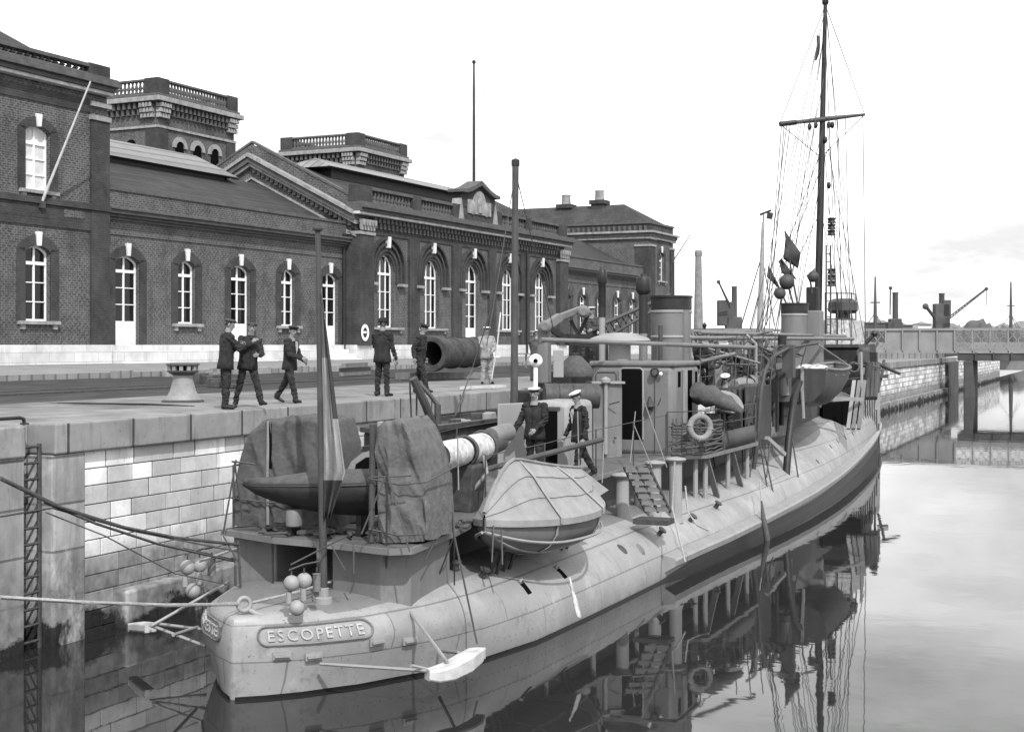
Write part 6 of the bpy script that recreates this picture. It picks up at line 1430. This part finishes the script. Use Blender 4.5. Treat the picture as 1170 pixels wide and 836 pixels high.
# long low shed with lamp, behind the ship amidships
a, b = P(786, 386, 215), P(856, 386, 200); sh_ = thing('long_shed', 'long low dark shed with parapet behind the funnels', 'shed', (a.x, a.y, 3.4))
m = MB(); m.beam((a.x, a.y, 5.0), (b.x, b.y, 5.0), 8, 3.3); m.build('shed_wall', M_BRICK, sh_)
m = MB(); m.beam((a.x, a.y, 6.8), (b.x, b.y, 6.8), 8.4, .35); m.build('shed_parapet', M_FARM, sh_)
m = MB()
for k in (.2, .4, .6, .8): q_ = a.lerp(b, k); m.box(q_.x-.9, q_.x+.9, q_.y-4.3, q_.y-4.05, 3.6, 5.4)
m.build('shed_door', M_BLACK, sh_)
p = P(805, 380, 180); lp = thing('street_lamp', 'small lamp post standing before the tall chimney', 'lamp post', (p.x, p.y, 3.4))
m = MB(); m.tube([(p.x, p.y, 3.4), (p.x, p.y, 6.6)], .08, 6); m.build('lamp_pole', M_STEELD, lp); m = MB(); m.lathe([(.12, 6.6), (.3, 7.1), (.34, 7.15), (.05, 7.5)], (p.x, p.y, 0), n=8); m.build('lamp_lantern', M_STEELD, lp)
def crane(label, D, cab, stack, jib, extra=(), hook=None):
    p = P((cab[0]+cab[2])/2, 392, D); t = thing('steam_crane', label, 'crane', (p.x, p.y, 3.3), 'steam cranes on the far quays')
    def bx(x0, y0, x1, y1, dd=0, th=2.0):
        a = P(x0, y1, D+dd); b = P(x1, y1, D+dd); zt_ = CAMZ+(HY-y0)*D/F; zb_ = CAMZ+(HY-y1)*D/F
        m = MB(); m.beam((a.x, a.y, (zt_+zb_)/2), (b.x, b.y, (zt_+zb_)/2), th, zt_-zb_); return m
    bx(*cab).build('crane_cab', M_FAR, t, bevel=.15)
    bx(cab[0]+3, cab[3], cab[2]-3, 394).build('crane_base', M_FAR, t)
    q_ = P((stack[0]+stack[2])/2, stack[1], D); r_ = (stack[2]-stack[0])/2*D/F
    m = MB(); m.lathe([(r_*1.1, CAMZ+(HY-stack[3])*D/F), (r_, q_.z-.3), (r_*1.12, q_.z-.2), (r_*1.1, q_.z)], (q_.x, q_.y, 0), n=14); m.build('crane_boiler', M_FAR, t, smooth=40)
    a, b = P(jib[0], jib[1], D-2), P(jib[2], jib[3], D-6); m = MB()
    for o_ in (-.25, .25): m.tube([a+Vector((0, 0, o_)), b+Vector((0, 0, o_*.3))], .11, 5)
    for i in range(14):
        m.tube([a.lerp(b, i/14)+Vector((0, 0, -.25)), a.lerp(b, (i+1)/14)+Vector((0, 0, .22))], .05, 4)
    m.build('crane_jib', M_FAR, t)
    m = MB(); m.ball(b, .35, 8); m.build('jib_sheave', M_FAR, t, smooth=50)
    for e in extra: bx(*e).build('crane_housing', M_FAR, t, bevel=.1)
    if hook:
        m = MB(); m.tube([b, P(jib[2]+.5, hook, D-6)], .05, 4); m.build('crane_chain', M_FAR, t)
    return t
crane('dark steam crane with short steep jib beside the tall pale chimney', 230, (829, 362, 847, 380), (836, 327, 842, 365), (834, 350, 821, 322), ((831, 345, 838, 364), (820, 343, 832, 372)))
crane('dark steam crane with an upright jib left of the long-jibbed one', 260, (1016, 364, 1029, 378), (1020, 334, 1026, 366), (1017, 358, 1017.5, 329), ((1013, 368, 1030, 380),))
crane('dark steam crane with a long low jib slanting up to the right', 270, (1067, 347, 1084, 376), (1073, 335, 1079, 352), (1081, 366, 1127, 330), ((1076, 343, 1085, 362),), 349)
t = bpy.data.objects['steam_crane.002']; m = MB(); m.tube([P(1068, 363, 268), P(1058, 350, 266)], .3, 6); m.ball(P(1057.5, 350, 266), .6, 10); m.build('counterweight', M_FAR, t, smooth=50)
# distant masts
for px, top, D, r, lab in ((1000, 316, 240, .30, 'thin ship mast with crosstrees left of the upright steam crane'), (1155, 322, 300, .34, 'dark ship mast standing furthest right above the bridge')):
    p = P(px, 390, D); t = thing('ship_mast', lab, 'mast', (p.x, p.y, 3.3), 'masts beyond the bridge'); zz = CAMZ+(HY-top)*D/F
    m = MB(); m.tube([(p.x, p.y, 2.0), (p.x, p.y, zz*.6), (p.x, p.y, zz)], [r*1.5, r, r*.4], 8); m.build('mast_pole', M_FAR, t, smooth=40)
    m = MB(); q_ = P(px, 394-(394-top)*.62, D); m.beam(q_+Vector((-.8, 0, 0)), q_+Vector((.8, 0, 0)), .2, .2); m.build('crosstree', M_FAR, t)
    for dx in (-14, 8, 12):
        m = MB(); m.tube([(p.x, p.y, zz*.62), P(px+dx*.9, 376, D)], .06, 4); m.build('mast_stay', M_FAR, t)
p = onZ(869, 405, QZ); p = P(867, 400, 78); t = thing('signal_mast', 'pale slender signal mast with weather vane on the quay behind the ship', 'mast', (p.x, p.y, QZ)); zz = CAMZ+(HY-254)*78/F
m = MB(); m.tube([(p.x, p.y, QZ), (p.x+.1, p.y, zz*.6), P(872, 254, 78)], [.2, .17, .09], 8); m.build('mast_pole', M_TRIM, t, smooth=40)
m = MB(); q_ = P(872, 254, 78); m.tube([q_, q_+Vector((0, 0, .5))], .04, 5); m.beam(q_+Vector((-.2, 0, .42)), q_+Vector((.45, 0, .65)), .04, .12); m.build('weather_vane', M_STEELD, t)
m = MB(); m.beam(P(879, 250, 78), P(880, 243, 78), .3, .3); m.build('mast_lantern', M_STEELD, t)
for a, b in (((871, 290), (846, 375)), ((871, 320), (857, 376)), ((872, 300), (885, 372))):
    m = MB(); m.tube([P(a[0], a[1], 78), P(b[0], b[1], 78)], .03, 4); m.build('mast_stay', M_WIRE, t)
# sheds and low white huts on the quays beyond
for i, (x0, x1, y0, D, mt_c, lab) in enumerate(((1046, 1061, 371, 300, M_STONEW, 'small white hut just left of the long-jibbed crane'), (1024, 1046, 372, 310, M_FARM, 'grey low shed between the two right cranes'), (975, 1012, 369, 330, M_FAR, 'dark low shed left of the upright jib crane'), (800, 828, 388, 120, M_STONEW, 'pale low hut on the quay behind the aft funnel'))):
    a, b = P(x0, 386, D), P(x1, 386, D); zt_ = CAMZ+(HY-y0)*D/F; t = thing('hut', lab, 'hut', (a.x, a.y, 3.3))
    m = MB(); m.beam((a.x, a.y, (zt_+3.2)/2), (b.x, b.y, (zt_+3.2)/2), 4, max(.5, zt_-3.2)); m.build('hut_wall', mt_c, t)
    m = MB(); m.beam((a.x, a.y, zt_+.1), (b.x, b.y, zt_+.1), 4.6, .25); m.build('hut_roof', M_FARM, t)
# dan buoys with flags hoisted behind the fore funnel
def dan(label, pole, flag, ball, mt, D=52.0):
    t = thing('dan_buoy', label, 'marker buoy', P(pole[0][0], pole[0][1], D), 'flagged marker buoys stowed by the fore funnel')
    m = MB(); m.tube([P(x, y, D) for x, y in pole], .035, 6); m.build('buoy_pole', M_GREYD, t, smooth=40)
    if flag:
        fl = MB(); n = 6; r_ = []
        (a0, a1, b0, b1) = flag
        for i in range(n+1):
            k = i/n; u = (a0[0]+(b0[0]-a0[0])*k, a0[1]+(b0[1]-a0[1])*k); v = (a1[0]+(b1[0]-a1[0])*k, a1[1]+(b1[1]-a1[1])*k)
            r_.append([P(u[0]+(v[0]-u[0])*j/4, u[1]+(v[1]-u[1])*j/4, D+.12*math.sin(k*5+j)) for j in range(5)])
        fl.grid(r_); fl.build('buoy_flag', mt, t, smooth=60, solid=.01)
    if ball: m = MB(); m.ball(P(ball[0], ball[1], D-.15), ball[2]*D/F, 14); m.build('buoy_float', M_GREYD, t, smooth=60)
dan('dark buoy flag flying highest over the fore funnel', [(911, 346), (905, 315), (897, 264)], ((898, 265), (915, 289), (895, 296), (912, 307)), None, M_FLAGD)
dan('middle buoy with ragged dark flag and a round grey float', [(906, 346), (896, 310), (890, 298)], ((890, 298), (893, 295), (893, 312), (911, 320)), (899, 322, 9), M_FLAGD)
dan('left buoy with thin dark pennant and a low round float', [(900, 350), (886, 320), (878, 305)], ((878, 303), (881, 308), (876, 316), (889, 329)), (891, 335, 7), M_FLAGD)
dan('right buoy with a round grey float leaning against the mast', [(928, 335), (926, 322), (922, 314)], ((923, 314), (932, 305), (924, 318), (932, 318)), (929, 316, 6.5), M_FLAGM)
# furled flag near the mast head
m = MB(); m.grid([[P(933, 40, 55), P(937, 42, 55.1)], [P(933, 52, 55.1), P(937, 54, 55)], [P(932, 64, 55), P(936, 62, 55.1)], [P(931, 70, 55), P(933, 69, 55)]]); tag(m.build('masthead_flag', M_FLAGD, smooth=60, solid=.02), 'dark limp flag hoisted near the top of the foremast', 'flag')
# ------------------------------------------------------------------ people
def px_(s): return (sum(ord(c) for c in s) % 97)*1.37
def person(label, pos, heading, H=1.72, lean=0, tilt=0, legs=((0, 0), (0, 0)), spread=.055, arms=((0, 8, 10, 0), (0, 8, 10, 0)), head=(0, 0), top=None, bottom=None, hat='flat', hatmat=None, group=None, sit=False, jacket=True, shirt=False, detail=.0115):
    """arms / legs: (left, right). arm = (swing forward, abduct, elbow, inward turn) in degrees; leg = (swing forward, knee)"""
    top = top or M_CLOTHD; bottom = bottom or M_CLOTHD; hatmat = hatmat or M_CLOTHD
    hip = Vector((0, 0, .50*H)); Rl = Matrix.Rotation(R(-lean), 3, 'X') @ Matrix.Rotation(R(tilt), 3, 'Y')
    def up(x, y, z): return hip+Rl @ Vector((x*H, y*H, z*H))
    caps = []                                                  # (a, b, ra, rb, material)
    def cap(a, b, ra, rb, mi): caps.append((a, b, ra*H, rb*H, mi))
    hip_l, joints = [], []
    for s, (sw, kn) in zip((-1, 1), legs):
        h0 = hip+Vector((s*.046*H, 0, -.01*H)); a = R(sw)
        k0 = h0+Vector((s*spread*.35*H, math.sin(a)*.245*H, -math.cos(a)*.245*H)); b = a-R(kn)
        f0 = k0+Vector((s*spread*.25*H, math.sin(b)*.225*H, -math.cos(b)*.225*H))
        cap(h0, k0, .054, .040, 1); cap(k0, f0, .039, .034, 1); cap(f0+Vector((0, 0, .01*H)), f0+Vector((0, 0, -.005*H)), .036, .036, 1)
        fp_ = -R(max(0, min(35, -math.degrees(b)*.8 if b < 0 else -4)))
        t0 = f0+Vector((0, -.022*H, -.012*H)); fd_ = Vector((s*.25, math.cos(fp_), math.sin(fp_))).normalized()
        cap(t0, t0+fd_*.055*H, .024, .024, 2); cap(t0+fd_*.05*H, t0+fd_*.115*H+Vector((0, 0, -.004*H)), .024, .019, 2); joints.append(f0)
    # trunk
    cap(up(-.035, 0, 0), up(.035, 0, 0), .068, .068, 1); cap(up(-.03, 0, .05), up(-.03, 0, .12), .064, .066, 0); cap(up(.03, 0, .05), up(.03, 0, .12), .064, .066, 0)
    cap(up(-.045, .004, .14), up(-.05, -.004, .24), .066, .066, 0); cap(up(.045, .004, .14), up(.05, -.004, .24), .066, .066, 0); cap(up(-.085, -.008, .285), up(.085, -.008, .285), .046, .046, 0)
    cap(up(0, -.005, .28), up(0, 0, .33), .05, .036, 0); cap(up(0, 0, .32), up(0, .006, .37), .037, .035, 3)
    hands = []
    for s, (sw, ab, el, inn) in zip((-1, 1), arms):
        s0 = up(s*.112, -.006, .288); M_ = Rl @ Matrix.Rotation(R(-s*ab), 3, 'Y') @ Matrix.Rotation(R(sw), 3, 'X')
        d1 = M_ @ Vector((0, 0, -1)); e0 = s0+d1*.172*H
        M2 = M_ @ Matrix.Rotation(R(-s*inn*-1), 3, 'Z') @ Matrix.Rotation(R(el), 3, 'X'); d2 = M2 @ Vector((0, 0, -1)); w0 = e0+d2*.150*H
        cap(s0, e0, .041, .033, 0); cap(e0, w0, .033, .026, 0); cap(w0, w0+d2*.02*H, .018, .017, 3); pc = w0+d2*.05*H
        sx_ = M2 @ Vector((1, 0, 0)); fy = M2 @ Vector((0, 1, 0))
        cap(w0+d2*.022*H-sx_*.0*H, pc+fy*.010*H, .019, .016, 3); cap(w0+d2*.022*H, pc-fy*.012*H, .018, .016, 3)
        hands.append((pc, d2, sx_*(-s), fy))
    # head with face
    Hm = Rl @ Matrix.Rotation(R(-head[0]), 3, 'Z') @ Matrix.Rotation(R(-head[1]), 3, 'X'); hc = up(0, .012, .425)
    def hd(x, y, z): return hc+Hm @ Vector((x*H, y*H, z*H))
    cap(hd(0, -.014, .012), hd(0, .010, .014), .047, .045, 3); cap(hd(0, .012, -.018), hd(0, .022, -.045), .039, .026, 3); cap(hd(0, .052, .004), hd(0, .062, -.014), .007, .010, 3)
    for s in (-1, 1): cap(hd(s*.046, -.004, .008), hd(s*.049, -.010, -.016), .010, .007, 3); cap(hd(s*.018, .044, .016), hd(s*.026, .040, .016), .011, .010, 3)
    cap(hd(-.012, .045, -.031), hd(.012, .045, -.031), .008, .008, 3)
    lo = min(min(c[0].z-c[2], c[1].z-c[3]) for c in caps if c[4] == 2) if not sit else 0
    off = Vector((0, 0, -lo))
    m = MB()
    for a, b, ra, rb, mi in caps:
        a = a+off; b = b+off; d = b-a
        m.ball(a, ra, 14); m.ball(b, rb, 14)
        if d.length > 1e-4: m.tube([a, b], [ra, rb], 14)
    me = bpy.data.meshes.new('tmp'); me.from_pydata(m.v, [], m.f); ob = bpy.data.objects.new('tmp', me); COL.objects.link(ob)
    rm = ob.modifiers.new('r', 'REMESH'); rm.mode = 'VOXEL'; rm.voxel_size = detail; sm = ob.modifiers.new('s', 'SMOOTH'); sm.factor = .5; sm.iterations = 3
    dg = bpy.context.evaluated_depsgraph_get(); dg.update(); nm = bpy.data.meshes.new_from_object(ob.evaluated_get(dg)); bpy.data.objects.remove(ob); bpy.data.meshes.remove(me)
    V = [v.co.copy() for v in nm.vertices]; Fc = [tuple(p.vertices) for p in nm.polygons]; bpy.data.meshes.remove(nm)
    b_ = MB(); b_.f = Fc; vm = {}; ctr = {}
    cc_ = [(a+off, b+off, (b-a), max((b-a).length_squared, 1e-8), ra, rb, mi) for a, b, ra, rb, mi in caps]
    for f in Fc:
        c = (V[f[0]]+V[f[2]])/2; best = 9; bm_ = 0
        for a, b, d, l2, ra, rb, mi in cc_:
            k = max(0, min(1, (c-a).dot(d)/l2)); q = (c-a-d*k).length-(ra+(rb-ra)*k)
            if q < best: best = q; bm_ = mi
        b_.m.append(bm_)
        for i in f: vm[i] = bm_
    # creases in the cloth
    for i, v in enumerate(V):
        if vm.get(i, 3) < 2:
            best = 9; nv = None
            for a, b, d, l2, ra, rb, mi in cc_:
                k = max(0, min(1, (v-a).dot(d)/l2)); q_ = v-a-d*k; e_ = q_.length-(ra+(rb-ra)*k)
                if e_ < best: best = e_; nv = q_
            n_ = mnoise.noise(Vector((v.x*9+H*31+px_(label), v.y*9, v.z*16+v.x*8))); n2_ = mnoise.noise(Vector((v.x*5, v.y*5+px_(label), v.z*5))); V[i] = v+nv.normalized()*(.016*(1-3*abs(n_))+.012*n2_-.004)
    b_.v = [tuple(v) for v in V]
    # fingers rooted in the palm, slightly curled, and a thumb
    b_.mi = 3
    for pc, d2, inw, fy in hands:
        pc = pc+off
        for i, ln in enumerate((.034, .040, .037, .028)):
            r0 = pc+fy*((.0155-.0103*i)*H)+d2*.010*H; k1 = r0+d2*ln*.5*H+inw*.004*H; k2 = k1+d2*ln*.3*H+inw*.012*H; k3 = k2+d2*ln*.12*H+inw*.014*H
            b_.tube([r0, k1, k2, k3], [.0058*H, .0054*H, .005*H, .0038*H], 6)
        r0 = pc+fy*.014*H-d2*.016*H; b_.tube([r0, r0+fy*.017*H+d2*.010*H, r0+fy*.020*H+d2*.030*H+inw*.008*H], [.0075*H, .0065*H, .005*H], 6)
    # eyes, brows, mouth
    b_.mi = 4
    for s in (-1, 1): b_.ball(hd(s*.0185, .0525, .0145)+off, .0038*H, 6); b_.tube([hd(s*.010, .0545, .0245)+off, hd(s*.028, .0500, .0245)+off], .0016*H, 5)
    b_.tube([hd(-.012, .0525, -.0295)+off, hd(.012, .0525, -.0295)+off], .002*H, 5)
    Rz = Matrix.Rotation(-heading, 3, 'Z'); pos = Vector(pos)
    def place(mb): mb.v = [tuple(pos+Rz @ Vector(v)) for v in mb.v]; return mb
    body = place(b_).build('person', [top, bottom, M_SHOE, M_SKIN, M_HAIR], smooth=80, fix=False)
    # origin at the feet
    body.data.transform(Matrix.Translation(-pos)); body.location = pos
    tag(body, label, 'person', group)
    def child(mb, name, mt, **k):
        return place(mb).build(name, mt, body, **k)
    # hair: shell over the back and top of the skull
    hb = MB(); rows = []
    for i in range(7):
        t_ = math.pi*.5*i/6; row = []
        for j in range(17):
            a = math.pi*2*j/16; front = math.sin(a) > .35
            e = t_*(.95 if front else 1.28); row.append(hd(.0505*math.sin(e)*math.cos(a), -.006+.054*math.sin(e)*math.sin(a), .012+.052*math.cos(e))+off)
        rows.append(row)
    hb.grid(rows); child(hb, 'hair', M_HAIR, smooth=70)
    if hat:
        hm_ = MB()
        def hp(x, y, z): return hd(x, y, z)+off
        def ringrow(rx, ry, z, yc=0, n=20): return [hp(rx*math.cos(2*math.pi*j/n), yc+ry*math.sin(2*math.pi*j/n), z) for j in range(n)]
        if hat == 'flat':
            hm_.grid([ringrow(.052, .058, .034), ringrow(.062, .070, .044, .002), ringrow(.060, .068, .056, .003), ringrow(.040, .045, .066, 0), ringrow(.001, .001, .069)], True); hm_.grid([[hp(-.03, .05, .036), hp(-.022, .078, .034), hp(0, .086, .034), hp(.022, .078, .034), hp(.03, .05, .036)], [hp(-.03, .045, .044), hp(-.022, .070, .044), hp(0, .078, .045), hp(.022, .070, .044), hp(.03, .045, .044)]])
            child(hm_, 'cap', hatmat, smooth=60)
        elif hat == 'bowler':
            hm_.grid([ringrow(.072, .084, .036), ringrow(.076, .088, .032), ringrow(.054, .060, .034), ringrow(.055, .061, .06), ringrow(.050, .056, .082), ringrow(.030, .034, .096), ringrow(.001, .001, .1)], True); child(hm_, 'hat', hatmat, smooth=50)
        else:
            hm_.grid([ringrow(.052, .058, .026), ringrow(.053, .059, .044)], True); child(hm_, 'cap_band', M_CLOTHD, smooth=50)
            h2_ = MB(); h2_.grid([ringrow(.053, .059, .044), ringrow(.070, .077, .053), ringrow(.071, .078, .060), ringrow(.056, .062, .067), ringrow(.001, .001, .069)], True); child(h2_, 'cap_crown', M_CANVW if hat == 'white' else hatmat, smooth=60)
            h3_ = MB(); h3_.grid([[hp(-.034, .046, .030), hp(-.02, .072, .020), hp(0, .080, .018), hp(.02, .072, .020), hp(.034, .046, .030)], [hp(-.034, .046, .036), hp(-.02, .070, .026), hp(0, .077, .024), hp(.02, .070, .026), hp(.034, .046, .036)]]); child(h3_, 'cap_peak', M_SHOE, smooth=50)
    if jacket:
        jm = MB(); rows = []
        for z, rx, ry in ((.27, .118, .072), (.18, .118, .076), (.10, .108, .074), (.05, .108, .076), (-.02, .118, .082), (-.075, .124, .088)):
            row = []
            for j in range(29):
                a = math.pi*.5+math.pi*2*j/28; k = 1+.03*math.sin(5*a+9*z+px_(label))+.02*math.sin(9*a-31*z)
                row.append(up(rx*k*math.cos(a), ry*k*math.sin(a), z)+off)
            rows.append(row)
        jm.grid(rows); child(jm, 'jacket', top, smooth=60, solid=.012)
        jb = MB()
        for z in (.06, .12, .18): jb.ball(up(.018, .080, z)+off, .008*H, 6)
        child(jb, 'jacket_buttons', M_STEELD)
    if shirt:
        sm_ = MB(); sm_.add([up(-.022, .075, .30)+off, up(.022, .075, .30)+off, up(.03, .085, .24)+off, up(0, .088, .14)+off, up(-.03, .085, .24)+off], [(0, 1, 2, 3, 4)]); child(sm_, 'shirt_front', M_CANVW, solid=.01)
    cm = MB()
    rows = [[up(rx*math.cos(2*math.pi*j/16), .002+ry*math.sin(2*math.pi*j/16), z)+off for j in range(16)] for z, rx, ry in ((.300, .054, .050), (.335, .042, .042), (.342, .040, .040))]
    cm.grid(rows, True); child(cm, 'collar', M_CANVL if shirt or hat == 'white' else top, smooth=50)
    return body
def face(px, py, D, dx, dy):
    """heading that faces the picture direction (dx right, dy away)"""
    v = _r*dx+_f*dy; return math.atan2(v.x, v.y)
GQ = 'men standing and walking on the quay'; GS = 'sailors aboard the destroyer'
def hgt(p, top): d = dep(p); return (CAMZ+(HY-top)*d/F-p.z)
def onq(x, y): return onZ(x, y, QZ+.004)
p = onq(258, 467.5); person('man in flat cap with folded arms, left of the pair by the capstan', p, face(0, 0, 0, .8, .45), hgt(p, 364)*.985, lean=4, legs=((3, 2), (-3, 3)), arms=((35, 8, 100, 50), (38, 8, 95, 50)), head=(15, 8), hat='flat', hatmat=M_CLOTHM, group=GQ)
p = onq(283, 466); person('man in dark jersey leaning with legs apart, right of the pair by the capstan', p, face(0, 0, 0, .45, -.75), hgt(p, 370), lean=-4, tilt=-8, spread=.10, legs=((22, 4), (-12, 8)), arms=((20, 10, 70, 40), (28, 6, 118, 40)), head=(20, 4), hat='flat', hatmat=M_CLOTHM, group=GQ)
p = onq(331, 460.5); person('man in dark suit and peaked cap striding right along the quay edge', p, face(0, 0, 0, .93, -.35), hgt(p, 372)*1.0, lean=5, legs=((-24, 12), (18, 4)), arms=((14, 8, 55, 30), (22, 8, 62, 35)), head=(25, 4), hat='peak', group=GQ, shirt=True)
p = onq(437, 452.5); person('man in bowler hat raising his left hand to his face on the quay', p, face(0, 0, 0, .35, .9), hgt(p, 366), lean=0, legs=((2, 2), (-2, 2)), arms=((30, 14, 120, 30), (4, 10, 18, 0)), head=(-30, 5), hat='bowler', group=GQ, bottom=M_CLOTHD)
cane = P(455, 405, dep(p)); 
m = MB(); m.tube([P(451, 414, dep(p)-.1), P(457, 436, dep(p)+.2)], .014, 6); m.torus(P(450, 410, dep(p)-.1), .05, .012, _r, 14, 5); tag(m.build('walking_stick', M_WOOD, smooth=50), 'dark walking stick held by the man in the bowler hat', 'stick')
p = onq(480, 450.5); person('man in dark jersey and beret stepping right by the boiler pipe', p, face(0, 0, 0, .85, -.25), hgt(p, 371.5), lean=6, legs=((-10, 4), (20, 8)), arms=((-22, 14, 45, -25), (-18, 12, 40, -25)), head=(12, 14), hat='peak', group=GQ, jacket=False)
p = onq(556, 438.5); person('sailor in pale working clothes holding a tall boathook pole on the quay', p, face(0, 0, 0, .25, -.9), hgt(p, 374), legs=((0, 2), (2, 2)), arms=((12, 8, 58, 35), (38, 10, 40, 0)), head=(0, 6), hat='white', top=M_CLOTHL, bottom=M_CLOTHL, group=GQ)
d0 = dep(p); m = MB(); m.tube([P(561, 437, d0), P(568, 395, d0), P(572, 357, d0+.2)], .022, 6); tag(m.build('boathook', M_WOODL, smooth=50), 'long pale boathook pole held by the sailor in pale clothes', 'pole')
p = P(612, 414, 46.5); p.z = 3.404; person('man in grey cloth seen from behind beside the crane post', p, face(0, 0, 0, .3, .9), hgt(p, 379), lean=8, arms=((40, 10, 60, 20), (40, 10, 60, 20)), head=(0, 20), top=M_CLOTHM, bottom=M_CLOTHM, hat='flat', group=GQ)
# aboard
p = P(611, 540, 27.3); p.z = 1.97; person('sailor in dark jersey and white topped cap standing before the hatch door', p, face(0, 0, 0, -.45, -.85), hgt(p, 444), legs=((2, 2), (-3, 2)), arms=((16, 12, 50, 35), (2, 22, 30, 0)), head=(-12, 8), hat='white', group=GS)
p = P(662, 541, 27.0); p.z = 2.0; person('sailor in open jacket and white topped cap walking left past the locker', p, face(0, 0, 0, -.85, -.45), hgt(p, 446.5), lean=3, legs=((14, 4), (-26, 10)), arms=((-4, 8, 25, 0), (6, 10, 30, 15)), head=(0, 22), hat='white', group=GS, shirt=True)
p = P(676, 400, 39.3); p.z = 4.03; person('sailor in grey jersey and white cap seated high on the barge crane', (p.x, p.y, 3.98), face(0, 0, 0, -.35, -.9), 1.7, sit=True, legs=((70, 75), (66, 70)), arms=((28, 12, 60, 30), (30, 12, 62, 30)), head=(0, 8), hat='white', top=M_CLOTHM, bottom=M_CLOTHM, group='men on the barge', jacket=False)
p = P(829, 470, 35.2); p.z = 2.12; person('sailor with white cap half hidden behind the canvas covered gun', p, face(0, 0, 0, -.2, -.9), hgt(p, 428), lean=6, arms=((40, 10, 60, 20), (30, 10, 50, 20)), head=(0, 20), hat='white', group=GS, top=M_CLOTHM)
for i, (px, py, D, lab, hdg, tp_, ht) in enumerate(((799, 383, 42, 'man in dark clothes just forward of the after funnel', (.5, -.8), M_CLOTHD, 'flat'), (812, 387, 43, 'man in dark clothes with his back turned beside the one by the funnel', (.4, .8), M_CLOTHD, 'flat'), (846, 400, 45.5, 'man in pale jumper working among the cowl ventilators', (-.5, -.8), M_CLOTHL, 'white'), (858, 396, 47, 'man in white cap behind the pale jumper worker amidships', (.3, -.9), M_CLOTHM, 'white'), (878, 404, 47, 'man bending in grey by the fore funnel foot', (-.8, -.3), M_CLOTHM, 'flat'), (988, 401, 62, 'man in dark clothes on the forecastle beside the gun', (-.5, -.8), M_CLOTHD, 'flat'))):
    p = P(px, 420, D); p.z = max(2.5, CAMZ+(HY-py)*D/F-1.68); person(lab, p, face(0, 0, 0, *hdg), 1.68, lean=12 if 'bend' in lab else 3, legs=((6, 4), (-6, 4)), arms=((25, 12, 45, 15), (15, 12, 55, 20)), head=(0, 12), top=tp_, bottom=tp_, hat=ht, group=GS, detail=.016)
